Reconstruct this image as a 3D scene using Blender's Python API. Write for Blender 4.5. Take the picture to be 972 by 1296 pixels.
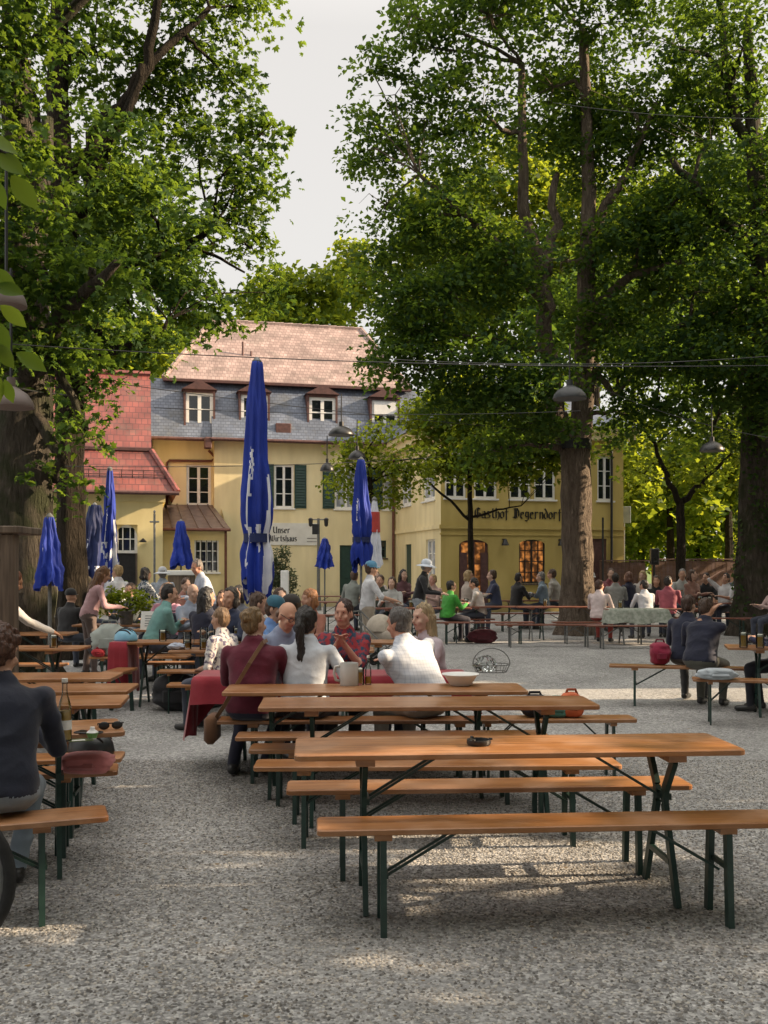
import bpy, bmesh, math, random
import numpy as np
from mathutils import Vector, Matrix, noise
SC = bpy.context.scene
COL = SC.collection
PI = math.pi
R = math.radians
for _o in list(bpy.data.objects): bpy.data.objects.remove(_o)

# ---------------------------------------------------------------- camera, sky, sun, exposure
CAMZ, F, CX, HY = 1.66, 1250.0, 486.0, 718.0          # eye height, focal length in photo pixels, horizon row
cam = bpy.data.cameras.new('Camera')
camo = bpy.data.objects.new('Camera', cam); COL.objects.link(camo)
camo.location = (0, 0, CAMZ); camo.rotation_euler = (PI/2, 0, 0)
cam.sensor_fit = 'VERTICAL'; cam.sensor_height = 36.0
cam.lens = F/1296*36.0
cam.shift_y = (HY-648)/1296.0
cam.clip_start = 0.05; cam.clip_end = 2000
SC.camera = camo

SUN_EL, SUN_AZ = R(24), R(4)                          # azimuth measured from +X towards +Y
SDIR = Vector((math.cos(SUN_EL)*math.cos(SUN_AZ), math.cos(SUN_EL)*math.sin(SUN_AZ), math.sin(SUN_EL)))
world = bpy.data.worlds.new('World'); SC.world = world; world.use_nodes = True
wn = world.node_tree.nodes; wl = world.node_tree.links
bg = wn['Background']
sky = wn.new('ShaderNodeTexSky'); sky.sky_type = 'NISHITA'; sky.sun_disc = False
sky.sun_elevation = SUN_EL; sky.sun_rotation = PI/2 - SUN_AZ
sky.air_density = 1.0; sky.dust_density = 4.0; sky.ozone_density = 1.0; sky.altitude = 500
hz = wn.new('ShaderNodeMixRGB'); hz.blend_type = 'MIX'; hz.inputs['Fac'].default_value = 0.75
# bright cloud: like any overcast sky it is brighter overhead than at the horizon
_tc = wn.new('ShaderNodeTexCoord'); _sp = wn.new('ShaderNodeSeparateXYZ'); _mr = wn.new('ShaderNodeMapRange'); _vm = wn.new('ShaderNodeVectorMath'); _vm.operation = 'SCALE'
wl.new(_tc.outputs['Generated'], _sp.inputs[0]); wl.new(_sp.outputs['Z'], _mr.inputs['Value'])
_mr.inputs['From Min'].default_value = .48; _mr.inputs['From Max'].default_value = 1.0; _mr.inputs['To Min'].default_value = .95; _mr.inputs['To Max'].default_value = 3.0
_vm.inputs[0].default_value = (6.7, 6.3, 5.75); wl.new(_mr.outputs[0], _vm.inputs['Scale']); wl.new(_vm.outputs[0], hz.inputs['Color2'])
wl.new(sky.outputs[0], hz.inputs['Color1']); wl.new(hz.outputs[0], bg.inputs['Color'])
bg.inputs['Strength'].default_value = 0.07
sun = bpy.data.lights.new('sun', 'SUN'); sun.energy = 5.0; sun.angle = R(0.5); sun.color = (1.0, 0.77, 0.52)
suno = bpy.data.objects.new('sun', sun); COL.objects.link(suno)
suno.rotation_euler = SDIR.to_track_quat('Z', 'Y').to_euler()
vs = SC.view_settings
SC.display_settings.display_device = 'sRGB'
vs.view_transform = 'Standard'; vs.look = 'None'; vs.gamma = 1.0; vs.exposure = 1.22; vs.use_curve_mapping = False
SC.cycles.max_bounces = 6; SC.cycles.diffuse_bounces = 4; SC.cycles.transmission_bounces = 4
SC.cycles.transparent_max_bounces = 6; SC.cycles.glossy_bounces = 3
SC.cycles.use_denoising = True
SC.cycles.caustics_reflective = False; SC.cycles.caustics_refractive = False
try: SC.cycles.sample_clamp_indirect = 6.0
except Exception: pass

# ---------------------------------------------------------------- measuring helpers (photo pixel -> place)
def PX(px, Y): return (px-CX)/F*Y
def PZ(py, Y): return CAMZ+(HY-py)/F*Y
def at(px, py, Y): return Vector((PX(px, Y), Y, PZ(py, Y)))

# ---------------------------------------------------------------- materials
def nodes(name):
    m = bpy.data.materials.new(name); m.use_nodes = True
    nt = m.node_tree
    return m, nt, nt.nodes['Principled BSDF'], nt.nodes, nt.links
def rgb(c): return (c[0], c[1], c[2], 1)
def M(name, c1, c2=None, scale=6.0, rough=0.6, bump=0.0, bscale=40.0, metal=0.0, stretch=(1,1,1), var=0.0, spec=None, sheen=0, detail=4.0, bdist=0.01, lo=.35, hi=.65):
    m, nt, b, n, l = nodes(name)
    b.inputs['Roughness'].default_value = rough; b.inputs['Metallic'].default_value = metal
    if spec is not None: b.inputs['Specular IOR Level'].default_value = spec
    if sheen: b.inputs['Sheen Weight'].default_value = sheen
    b.inputs['Base Color'].default_value = rgb(c1)
    tc = n.new('ShaderNodeTexCoord'); mp = n.new('ShaderNodeMapping'); mp.inputs['Scale'].default_value = stretch
    l.new(tc.outputs['Object'], mp.inputs['Vector'])
    out = None
    if c2 is not None:
        t = n.new('ShaderNodeTexNoise'); t.inputs['Scale'].default_value = scale; t.inputs['Detail'].default_value = detail
        l.new(mp.outputs[0], t.inputs['Vector'])
        r = n.new('ShaderNodeValToRGB'); r.color_ramp.elements[0].position = lo; r.color_ramp.elements[1].position = hi
        r.color_ramp.elements[0].color = rgb(c1); r.color_ramp.elements[1].color = rgb(c2)
        l.new(t.outputs['Fac'], r.inputs['Fac']); out = r.outputs['Color']
        l.new(out, b.inputs['Base Color'])
    if var:
        oi = n.new('ShaderNodeObjectInfo'); mr = n.new('ShaderNodeMapRange')
        mr.inputs['To Min'].default_value = 1-var; mr.inputs['To Max'].default_value = 1+var
        l.new(oi.outputs['Random'], mr.inputs['Value'])
        hs = n.new('ShaderNodeHueSaturation'); l.new(mr.outputs[0], hs.inputs['Value'])
        if out is not None: l.new(out, hs.inputs['Color'])
        else: hs.inputs['Color'].default_value = rgb(c1)
        l.new(hs.outputs[0], b.inputs['Base Color'])
    if bump:
        t2 = n.new('ShaderNodeTexNoise'); t2.inputs['Scale'].default_value = bscale; t2.inputs['Detail'].default_value = 5
        l.new(mp.outputs[0], t2.inputs['Vector'])
        bp = n.new('ShaderNodeBump'); bp.inputs['Strength'].default_value = bump; bp.inputs['Distance'].default_value = bdist
        l.new(t2.outputs['Fac'], bp.inputs['Height']); l.new(bp.outputs[0], b.inputs['Normal'])
    return m

def M_leaf(name, ca, cb, tr, rough=0.45, trans=0.5):
    m, nt, b, n, l = nodes(name)
    g = n.new('ShaderNodeNewGeometry')
    r = n.new('ShaderNodeValToRGB'); r.color_ramp.elements[0].color = rgb(ca); r.color_ramp.elements[1].color = rgb(cb)
    e = r.color_ramp.elements.new(0.55); e.color = rgb([(x+y)/2*0.95 for x, y in zip(ca, cb)])
    tc = n.new('ShaderNodeTexCoord'); cn = n.new('ShaderNodeTexNoise'); cn.inputs['Scale'].default_value = .7; cn.inputs['Detail'].default_value = 3; l.new(tc.outputs['Object'], cn.inputs['Vector'])
    cm = n.new('ShaderNodeMapRange'); cm.inputs['From Min'].default_value = .3; cm.inputs['From Max'].default_value = .7; cm.inputs['To Min'].default_value = -.35; cm.inputs['To Max'].default_value = .35; l.new(cn.outputs['Fac'], cm.inputs['Value'])
    ca_ = n.new('ShaderNodeMath'); ca_.operation = 'ADD'; ca_.use_clamp = True; l.new(g.outputs['Random Per Island'], ca_.inputs[0]); l.new(cm.outputs[0], ca_.inputs[1])
    l.new(ca_.outputs[0], r.inputs['Fac'])
    l.new(r.outputs[0], b.inputs['Base Color'])
    b.inputs['Roughness'].default_value = rough; b.inputs['Specular IOR Level'].default_value = 0.2
    t = n.new('ShaderNodeBsdfTranslucent'); tm = n.new('ShaderNodeMixRGB'); tm.inputs['Color1'].default_value = rgb([x*.7 for x in tr]); tm.inputs['Color2'].default_value = rgb([tr[0]*1.4, tr[1]*1.18, tr[2]]); l.new(ca_.outputs[0], tm.inputs['Fac']); l.new(tm.outputs[0], t.inputs['Color'])
    mx = n.new('ShaderNodeMixShader'); mx.inputs['Fac'].default_value = trans
    l.new(b.outputs[0], mx.inputs[1]); l.new(t.outputs[0], mx.inputs[2])
    l.new(mx.outputs[0], n['Material Output'].inputs['Surface'])
    return m

def M_wood(name, ca, cb, rough=0.30, seam=None, var=0.12):
    """varnished board, grain along local X; seam = board width across local Y"""
    m, nt, b, n, l = nodes(name)
    tc = n.new('ShaderNodeTexCoord'); mp = n.new('ShaderNodeMapping'); mp.inputs['Scale'].default_value = (1.1, 26, 26)
    oi = n.new('ShaderNodeObjectInfo')
    ad = n.new('ShaderNodeVectorMath'); ad.operation = 'ADD'
    l.new(tc.outputs['Object'], ad.inputs[0]); l.new(oi.outputs['Random'], ad.inputs[1])
    l.new(ad.outputs[0], mp.inputs['Vector'])
    t = n.new('ShaderNodeTexNoise'); t.inputs['Scale'].default_value = 1.6; t.inputs['Detail'].default_value = 6; t.inputs['Distortion'].default_value = .5
    l.new(mp.outputs[0], t.inputs['Vector'])
    r = n.new('ShaderNodeValToRGB'); r.color_ramp.elements[0].position = .3; r.color_ramp.elements[1].position = .72
    r.color_ramp.elements[0].color = rgb(ca); r.color_ramp.elements[1].color = rgb(cb)
    l.new(t.outputs['Fac'], r.inputs['Fac'])
    # worn, bleached and stained blotches
    t3 = n.new('ShaderNodeTexNoise'); t3.inputs['Scale'].default_value = 3.5; t3.inputs['Detail'].default_value = 5
    l.new(ad.outputs[0], t3.inputs['Vector'])
    mr3 = n.new('ShaderNodeMapRange'); mr3.inputs['From Min'].default_value = .45; mr3.inputs['From Max'].default_value = .8
    l.new(t3.outputs['Fac'], mr3.inputs['Value'])
    mx = n.new('ShaderNodeMixRGB'); mx.inputs['Color2'].default_value = (cb[0]*1.2, cb[1]*1.5, cb[2]*2.4, 1)
    l.new(mr3.outputs[0], mx.inputs['Fac']); l.new(r.outputs[0], mx.inputs['Color1'])
    mr = n.new('ShaderNodeMapRange'); mr.inputs['To Min'].default_value = 1-var; mr.inputs['To Max'].default_value = 1+var
    l.new(oi.outputs['Random'], mr.inputs['Value'])
    hs = n.new('ShaderNodeHueSaturation'); l.new(mr.outputs[0], hs.inputs['Value']); l.new(mx.outputs[0], hs.inputs['Color'])
    last = hs.outputs[0]
    t5 = n.new('ShaderNodeTexNoise'); t5.inputs['Scale'].default_value = 1.7; t5.inputs['Detail'].default_value = 8; t5.inputs['Roughness'].default_value = .7; l.new(ad.outputs[0], t5.inputs['Vector'])
    mr5 = n.new('ShaderNodeMapRange'); mr5.inputs['From Min'].default_value = .52; mr5.inputs['From Max'].default_value = .72; mr5.inputs['To Max'].default_value = .55; l.new(t5.outputs['Fac'], mr5.inputs['Value'])
    m5 = n.new('ShaderNodeMixRGB'); m5.inputs['Color2'].default_value = (ca[0]*.45, ca[1]*.5, ca[2]*.7, 1); l.new(mr5.outputs[0], m5.inputs['Fac']); l.new(last, m5.inputs['Color1']); last = m5.outputs[0]
    mp6 = n.new('ShaderNodeMapping'); mp6.inputs['Scale'].default_value = (3, 90, 90); mp6.inputs['Rotation'].default_value = (0, 0, .05); l.new(ad.outputs[0], mp6.inputs['Vector'])
    t6 = n.new('ShaderNodeTexNoise'); t6.inputs['Scale'].default_value = 1.5; l.new(mp6.outputs[0], t6.inputs['Vector'])
    mr6 = n.new('ShaderNodeMapRange'); mr6.inputs['From Min'].default_value = .66; mr6.inputs['From Max'].default_value = .74; mr6.inputs['To Max'].default_value = .5; l.new(t6.outputs['Fac'], mr6.inputs['Value'])
    m6 = n.new('ShaderNodeMixRGB'); m6.inputs['Color2'].default_value = (cb[0]*1.5, cb[1]*1.8, cb[2]*2.6, 1); l.new(mr6.outputs[0], m6.inputs['Fac']); l.new(last, m6.inputs['Color1']); last = m6.outputs[0]
    if seam:
        sp = n.new('ShaderNodeSeparateXYZ'); l.new(tc.outputs['Object'], sp.inputs[0])
        dv = n.new('ShaderNodeMath'); dv.operation = 'DIVIDE'; dv.inputs[1].default_value = seam; l.new(sp.outputs['Y'], dv.inputs[0])
        a5 = n.new('ShaderNodeMath'); a5.operation = 'ADD'; a5.inputs[1].default_value = 20.0; l.new(dv.outputs[0], a5.inputs[0])
        fr = n.new('ShaderNodeMath'); fr.operation = 'FRACT'; l.new(a5.outputs[0], fr.inputs[0])
        lt = n.new('ShaderNodeMath'); lt.operation = 'LESS_THAN'; lt.inputs[1].default_value = .035; l.new(fr.outputs[0], lt.inputs[0])
        m2 = n.new('ShaderNodeMixRGB'); m2.inputs['Color2'].default_value = (ca[0]*.35, ca[1]*.3, ca[2]*.3, 1)
        l.new(lt.outputs[0], m2.inputs['Fac']); l.new(last, m2.inputs['Color1']); last = m2.outputs[0]
    l.new(last, b.inputs['Base Color'])
    rr = n.new('ShaderNodeMapRange'); rr.inputs['To Min'].default_value = rough-.08; rr.inputs['To Max'].default_value = rough+.2
    l.new(t3.outputs['Fac'], rr.inputs['Value']); l.new(rr.outputs[0], b.inputs['Roughness'])
    bp = n.new('ShaderNodeBump'); bp.inputs['Strength'].default_value = .25; bp.inputs['Distance'].default_value = .002
    l.new(t.outputs['Fac'], bp.inputs['Height']); l.new(bp.outputs[0], b.inputs['Normal'])
    return m

def M_gravel():
    m, nt, b, n, l = nodes('gravel')
    tc = n.new('ShaderNodeTexCoord')
    wob = n.new('ShaderNodeTexNoise'); wob.inputs['Scale'].default_value = 30; l.new(tc.outputs['Object'], wob.inputs['Vector'])
    v = n.new('ShaderNodeTexVoronoi'); v.inputs['Scale'].default_value = 68; l.new(tc.outputs['Object'], v.inputs['Vector'])
    v2 = n.new('ShaderNodeTexVoronoi'); v2.inputs['Scale'].default_value = 26; l.new(tc.outputs['Object'], v2.inputs['Vector'])
    sp = n.new('ShaderNodeSeparateColor'); l.new(v.outputs['Color'], sp.inputs[0])
    sp2 = n.new('ShaderNodeSeparateColor'); l.new(v2.outputs['Color'], sp2.inputs[0])
    r = n.new('ShaderNodeValToRGB'); cr = r.color_ramp
    cr.elements[0].position = 0; cr.elements[0].color = (.085, .08, .074, 1)
    cr.elements[1].position = 1; cr.elements[1].color = (.60, .57, .52, 1)
    for p, c in ((.2, (.15, .147, .142)), (.55, (.28, .275, .262)), (.8, (.38, .37, .345))):
        e = cr.elements.new(p); e.color = rgb(c)
    l.new(sp.outputs[0], r.inputs['Fac'])
    r2 = n.new('ShaderNodeValToRGB'); r2.color_ramp.elements[0].color = (.13, .127, .122, 1); r2.color_ramp.elements[1].color = (.40, .39, .37, 1)
    l.new(sp2.outputs[1], r2.inputs['Fac'])
    mx = n.new('ShaderNodeMixRGB'); mx.inputs['Fac'].default_value = .4; l.new(r.outputs[0], mx.inputs['Color1']); l.new(r2.outputs[0], mx.inputs['Color2'])
    big = n.new('ShaderNodeTexNoise'); big.inputs['Scale'].default_value = .9; big.inputs['Detail'].default_value = 6; l.new(tc.outputs['Object'], big.inputs['Vector'])
    mr = n.new('ShaderNodeMapRange'); mr.inputs['From Min'].default_value = .3; mr.inputs['From Max'].default_value = .7
    mr.inputs['To Min'].default_value = .90; mr.inputs['To Max'].default_value = 1.36; l.new(big.outputs['Fac'], mr.inputs['Value'])
    hs = n.new('ShaderNodeHueSaturation'); l.new(mx.outputs[0], hs.inputs['Color']); l.new(mr.outputs[0], hs.inputs['Value'])
    hs.inputs['Saturation'].default_value = .45
    dz = n.new('ShaderNodeTexNoise'); dz.inputs['Scale'].default_value = .42; dz.inputs['Detail'].default_value = 5; l.new(tc.outputs['Object'], dz.inputs['Vector'])
    dm = n.new('ShaderNodeMapRange'); dm.inputs['From Min'].default_value = .48; dm.inputs['From Max'].default_value = .66; dm.inputs['To Max'].default_value = .55; l.new(dz.outputs['Fac'], dm.inputs['Value'])
    m9 = n.new('ShaderNodeMixRGB'); m9.inputs['Color2'].default_value = (.315, .31, .30, 1); l.new(dm.outputs[0], m9.inputs['Fac']); l.new(hs.outputs[0], m9.inputs['Color1'])
    # brown leaf litter and damp earth showing through here and there
    li = n.new('ShaderNodeTexNoise'); li.inputs['Scale'].default_value = 5; li.inputs['Detail'].default_value = 8; li.inputs['Roughness'].default_value = .75; l.new(tc.outputs['Object'], li.inputs['Vector'])
    lm = n.new('ShaderNodeMapRange'); lm.inputs['From Min'].default_value = .58; lm.inputs['From Max'].default_value = .72; lm.inputs['To Max'].default_value = .4; l.new(li.outputs['Fac'], lm.inputs['Value'])
    m3 = n.new('ShaderNodeMixRGB'); m3.inputs['Color2'].default_value = (.13, .10, .065, 1); l.new(lm.outputs[0], m3.inputs['Fac']); l.new(m9.outputs[0], m3.inputs['Color1'])
    l.new(m3.outputs[0], b.inputs['Base Color']); b.inputs['Roughness'].default_value = .9
    b.inputs['Specular IOR Level'].default_value = .25
    b1 = n.new('ShaderNodeBump'); b1.inputs['Strength'].default_value = .9; b1.inputs['Distance'].default_value = .008; b1.invert = True
    l.new(v.outputs['Distance'], b1.inputs['Height'])
    b2 = n.new('ShaderNodeBump'); b2.inputs['Strength'].default_value = .7; b2.inputs['Distance'].default_value = .05
    l.new(big.outputs['Fac'], b2.inputs['Height']); l.new(b1.outputs[0], b2.inputs['Normal']); l.new(b2.outputs[0], b.inputs['Normal'])
    return m

def M_tiles(name, ca, cb, w=.3, h=.33, mortar=(.05, .03, .03), rough=.75, bump=.6, msize=.02):
    """roof tiles: brick pattern in local X / up-slope (uses object X and Z)"""
    m, nt, b, n, l = nodes(name)
    tc = n.new('ShaderNodeTexCoord'); sp = n.new('ShaderNodeSeparateXYZ'); cb_ = n.new('ShaderNodeCombineXYZ')
    l.new(tc.outputs['Object'], sp.inputs[0])
    ad = n.new('ShaderNodeMath'); ad.operation = 'ADD'; l.new(sp.outputs['X'], ad.inputs[0])
    l.new(ad.outputs[0], cb_.inputs['X']); l.new(sp.outputs['Z'], cb_.inputs['Y'])
    br = n.new('ShaderNodeTexBrick'); br.inputs['Scale'].default_value = 1.0
    br.inputs['Brick Width'].default_value = w; br.inputs['Row Height'].default_value = h; br.inputs['Mortar Size'].default_value = msize
    br.inputs['Color1'].default_value = rgb(ca); br.inputs['Color2'].default_value = rgb(cb); br.inputs['Mortar'].default_value = rgb(mortar)
    br.inputs['Bias'].default_value = 0.0
    l.new(cb_.outputs[0], br.inputs['Vector'])
    t = n.new('ShaderNodeTexNoise'); t.inputs['Scale'].default_value = 1.3; t.inputs['Detail'].default_value = 6; l.new(tc.outputs['Object'], t.inputs['Vector'])
    mr = n.new('ShaderNodeMapRange'); mr.inputs['From Min'].default_value = .3; mr.inputs['From Max'].default_value = .7; mr.inputs['To Min'].default_value = .62; mr.inputs['To Max'].default_value = 1.25
    l.new(t.outputs['Fac'], mr.inputs['Value'])
    hs = n.new('ShaderNodeHueSaturation'); l.new(br.outputs['Color'], hs.inputs['Color']); l.new(mr.outputs[0], hs.inputs['Value'])
    mo = n.new('ShaderNodeTexNoise'); mo.inputs['Scale'].default_value = .8; mo.inputs['Detail'].default_value = 9; mo.inputs['Roughness'].default_value = .75; l.new(tc.outputs['Object'], mo.inputs['Vector'])
    mm = n.new('ShaderNodeMapRange'); mm.inputs['From Min'].default_value = .52; mm.inputs['From Max'].default_value = .7; mm.inputs['To Max'].default_value = .6; l.new(mo.outputs['Fac'], mm.inputs['Value'])
    mx = n.new('ShaderNodeMixRGB'); mx.inputs['Color2'].default_value = (.09, .085, .065, 1); l.new(mm.outputs[0], mx.inputs['Fac']); l.new(hs.outputs[0], mx.inputs['Color1'])
    l.new(mx.outputs[0], b.inputs['Base Color']); b.inputs['Roughness'].default_value = rough
    # each course rises to its lower edge
    dv = n.new('ShaderNodeMath'); dv.operation = 'DIVIDE'; dv.inputs[1].default_value = h; l.new(sp.outputs['Z'], dv.inputs[0])
    fr = n.new('ShaderNodeMath'); fr.operation = 'FRACT'; l.new(dv.outputs[0], fr.inputs[0])
    bp = n.new('ShaderNodeBump'); bp.inputs['Strength'].default_value = bump; bp.inputs['Distance'].default_value = .05; bp.invert = True
    l.new(fr.outputs[0], bp.inputs['Height']); l.new(bp.outputs[0], b.inputs['Normal'])
    return m

def M_plaster(name, c1, c2):
    m, nt, b, n, l = nodes(name)
    tc = n.new('ShaderNodeTexCoord')
    mp = n.new('ShaderNodeMapping'); mp.inputs['Scale'].default_value = (1, 1, .35); l.new(tc.outputs['Object'], mp.inputs['Vector'])
    t = n.new('ShaderNodeTexNoise'); t.inputs['Scale'].default_value = 1.4; t.inputs['Detail'].default_value = 7; l.new(mp.outputs[0], t.inputs['Vector'])
    r = n.new('ShaderNodeValToRGB'); r.color_ramp.elements[0].position = .3; r.color_ramp.elements[1].position = .7
    r.color_ramp.elements[0].color = rgb([x*.88 for x in c1]); r.color_ramp.elements[1].color = rgb(c2); l.new(t.outputs['Fac'], r.inputs['Fac'])
    # grime splashed up the first half metre
    sp = n.new('ShaderNodeSeparateXYZ'); l.new(tc.outputs['Object'], sp.inputs[0])
    t2 = n.new('ShaderNodeTexNoise'); t2.inputs['Scale'].default_value = 4; t2.inputs['Detail'].default_value = 6; l.new(tc.outputs['Object'], t2.inputs['Vector'])
    sb = n.new('ShaderNodeMath'); sb.operation = 'SUBTRACT'; l.new(t2.outputs['Fac'], sb.inputs[0]); l.new(sp.outputs['Z'], sb.inputs[1])
    mr = n.new('ShaderNodeMapRange'); mr.inputs['From Min'].default_value = -.2; mr.inputs['From Max'].default_value = .4; mr.inputs['To Max'].default_value = .5; l.new(sb.outputs[0], mr.inputs['Value'])
    mx = n.new('ShaderNodeMixRGB'); mx.inputs['Color2'].default_value = (.22, .18, .10, 1); l.new(mr.outputs[0], mx.inputs['Fac']); l.new(r.outputs[0], mx.inputs['Color1'])
    mp7 = n.new('ShaderNodeMapping'); mp7.inputs['Scale'].default_value = (1.6, 1.6, .22); l.new(tc.outputs['Object'], mp7.inputs['Vector'])
    t7 = n.new('ShaderNodeTexNoise'); t7.inputs['Scale'].default_value = 1.2; t7.inputs['Detail'].default_value = 6; l.new(mp7.outputs[0], t7.inputs['Vector'])
    m7 = n.new('ShaderNodeMapRange'); m7.inputs['From Min'].default_value = .52; m7.inputs['From Max'].default_value = .75; m7.inputs['To Max'].default_value = .26; l.new(t7.outputs['Fac'], m7.inputs['Value'])
    x7 = n.new('ShaderNodeMixRGB'); x7.inputs['Color2'].default_value = (c1[0]*.55, c1[1]*.52, c1[2]*.5, 1); l.new(m7.outputs[0], x7.inputs['Fac']); l.new(mx.outputs[0], x7.inputs['Color1'])
    l.new(x7.outputs[0], b.inputs['Base Color']); b.inputs['Roughness'].default_value = .88; b.inputs['Specular IOR Level'].default_value = .2
    t3 = n.new('ShaderNodeTexNoise'); t3.inputs['Scale'].default_value = 60; l.new(tc.outputs['Object'], t3.inputs['Vector'])
    bp = n.new('ShaderNodeBump'); bp.inputs['Strength'].default_value = .3; bp.inputs['Distance'].default_value = .01; l.new(t3.outputs['Fac'], bp.inputs['Height']); l.new(bp.outputs[0], b.inputs['Normal'])
    return m

def M_bark(name, c1, c2, moss=None):
    m, nt, b, n, l = nodes(name)
    tc = n.new('ShaderNodeTexCoord'); mp = n.new('ShaderNodeMapping'); mp.inputs['Scale'].default_value = (1, 1, .22); l.new(tc.outputs['Object'], mp.inputs['Vector'])
    v = n.new('ShaderNodeTexVoronoi'); v.inputs['Scale'].default_value = 17; v.feature = 'DISTANCE_TO_EDGE'
    t = n.new('ShaderNodeTexNoise'); t.inputs['Scale'].default_value = 9; t.inputs['Detail'].default_value = 8; t.inputs['Roughness'].default_value = .7; l.new(mp.outputs[0], t.inputs['Vector'])
    ad = n.new('ShaderNodeMixRGB'); ad.inputs['Fac'].default_value = .12; l.new(mp.outputs[0], ad.inputs['Color1']); l.new(t.outputs['Color'], ad.inputs['Color2']); l.new(ad.outputs[0], v.inputs['Vector'])
    r = n.new('ShaderNodeValToRGB'); r.color_ramp.elements[0].position = .3; r.color_ramp.elements[1].position = .7
    r.color_ramp.elements[0].color = rgb(c1); r.color_ramp.elements[1].color = rgb(c2); l.new(t.outputs['Fac'], r.inputs['Fac'])
    last = r.outputs[0]
    if moss:
        t4 = n.new('ShaderNodeTexNoise'); t4.inputs['Scale'].default_value = 2.2; t4.inputs['Detail'].default_value = 7; l.new(tc.outputs['Object'], t4.inputs['Vector'])
        mr = n.new('ShaderNodeMapRange'); mr.inputs['From Min'].default_value = .48; mr.inputs['From Max'].default_value = .62; mr.inputs['To Max'].default_value = .8; l.new(t4.outputs['Fac'], mr.inputs['Value'])
        mx = n.new('ShaderNodeMixRGB'); mx.inputs['Color2'].default_value = rgb(moss); l.new(mr.outputs[0], mx.inputs['Fac']); l.new(last, mx.inputs['Color1']); last = mx.outputs[0]
    l.new(last, b.inputs['Base Color']); b.inputs['Roughness'].default_value = .92; b.inputs['Specular IOR Level'].default_value = .15
    mu = n.new('ShaderNodeMath'); mu.operation = 'MULTIPLY'; mu.inputs[1].default_value = 3.0; mu.use_clamp = True; l.new(v.outputs['Distance'], mu.inputs[0])
    a2 = n.new('ShaderNodeMath'); a2.operation = 'ADD'; l.new(mu.outputs[0], a2.inputs[0]); l.new(t.outputs['Fac'], a2.inputs[1])
    bp = n.new('ShaderNodeBump'); bp.inputs['Strength'].default_value = 1.0; bp.inputs['Distance'].default_value = .06; l.new(a2.outputs[0], bp.inputs['Height']); l.new(bp.outputs[0], b.inputs['Normal'])
    return m

def M_glass(name, tint=(.012, .016, .02), rough=.04, spec=.8, blotch=None):
    m, nt, b, n, l = nodes(name)
    b.inputs['Base Color'].default_value = rgb(tint); b.inputs['Roughness'].default_value = rough; b.inputs['Specular IOR Level'].default_value = spec
    tc = n.new('ShaderNodeTexCoord'); t = n.new('ShaderNodeTexNoise'); t.inputs['Scale'].default_value = 2.5; l.new(tc.outputs['Object'], t.inputs['Vector'])
    bp = n.new('ShaderNodeBump'); bp.inputs['Strength'].default_value = .08; bp.inputs['Distance'].default_value = .02; l.new(t.outputs['Fac'], bp.inputs['Height']); l.new(bp.outputs[0], b.inputs['Normal'])
    if blotch:
        r = n.new('ShaderNodeValToRGB'); r.color_ramp.elements[0].position = .45; r.color_ramp.elements[1].position = .6
        r.color_ramp.elements[0].color = rgb(tint); r.color_ramp.elements[1].color = rgb(blotch); l.new(t.outputs['Fac'], r.inputs['Fac']); l.new(r.outputs[0], b.inputs['Base Color'])
    return m

def M_clear(name, col=(1,1,1), rough=.03):
    m, nt, b, n, l = nodes(name)
    t = n.new('ShaderNodeBsdfTransparent'); t.inputs['Color'].default_value = (.90, .93, .92, 1); gl = n.new('ShaderNodeBsdfGlossy'); gl.inputs['Roughness'].default_value = rough
    f = n.new('ShaderNodeFresnel'); f.inputs['IOR'].default_value = 1.5; mx = n.new('ShaderNodeMixShader')
    l.new(f.outputs[0], mx.inputs['Fac']); l.new(t.outputs[0], mx.inputs[1]); l.new(gl.outputs[0], mx.inputs[2]); l.new(mx.outputs[0], n['Material Output'].inputs['Surface'])
    return m

def M_lit(name, col, strength):
    m, nt, b, n, l = nodes(name)
    b.inputs['Base Color'].default_value = rgb((.1,.05,.02))
    tc = n.new('ShaderNodeTexCoord'); t = n.new('ShaderNodeTexNoise'); t.inputs['Scale'].default_value = 4.2; t.inputs['Detail'].default_value = 3; l.new(tc.outputs['Object'], t.inputs['Vector'])
    r = n.new('ShaderNodeValToRGB'); r.color_ramp.elements[0].position = .45; r.color_ramp.elements[1].position = .68
    r.color_ramp.elements[0].color = (col[0]*.06, col[1]*.05, col[2]*.05, 1); r.color_ramp.elements[1].color = rgb(col); l.new(t.outputs['Fac'], r.inputs['Fac'])
    l.new(r.outputs[0], b.inputs['Emission Color']); b.inputs['Emission Strength'].default_value = strength
    return m

MAT = {}
MAT['gravel'] = M_gravel()
MAT['wood'] = M_wood('orange_varnished_wood', (.21, .082, .026), (.37, .165, .058), seam=.166)
MAT['woodb'] = M_wood('orange_bench_wood', (.215, .084, .027), (.38, .17, .06), seam=None)
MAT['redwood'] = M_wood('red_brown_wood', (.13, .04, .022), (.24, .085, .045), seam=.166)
MAT['steel'] = M('dark_green_steel', (.008, .03, .024), (.014, .042, .033), 20, .42, .1, 60)
MAT['greysteel'] = M('grey_steel', (.10, .11, .11), (.16, .16, .155), 20, .45)
MAT['yellow'] = M_plaster('yellow_plaster', (.72, .60, .30), (.79, .67, .36))
MAT['paleyellow'] = M_plaster('pale_yellow_plaster', (.76, .66, .39), (.83, .73, .46))
MAT['ochre'] = M_plaster('ochre_plaster', (.48, .37, .125), (.55, .43, .16))  # house yellow darkened: the shade of the trees is put into this colour
MAT['white'] = M('white_paint', (.72, .72, .70), (.80, .80, .78), 8, .5)
MAT['cream'] = M('cream_board', (.62, .62, .58), (.70, .70, .66), 3, .7)
MAT['black'] = M('black_metal', (.012, .012, .014), (.02, .02, .022), 10, .4)
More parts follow.
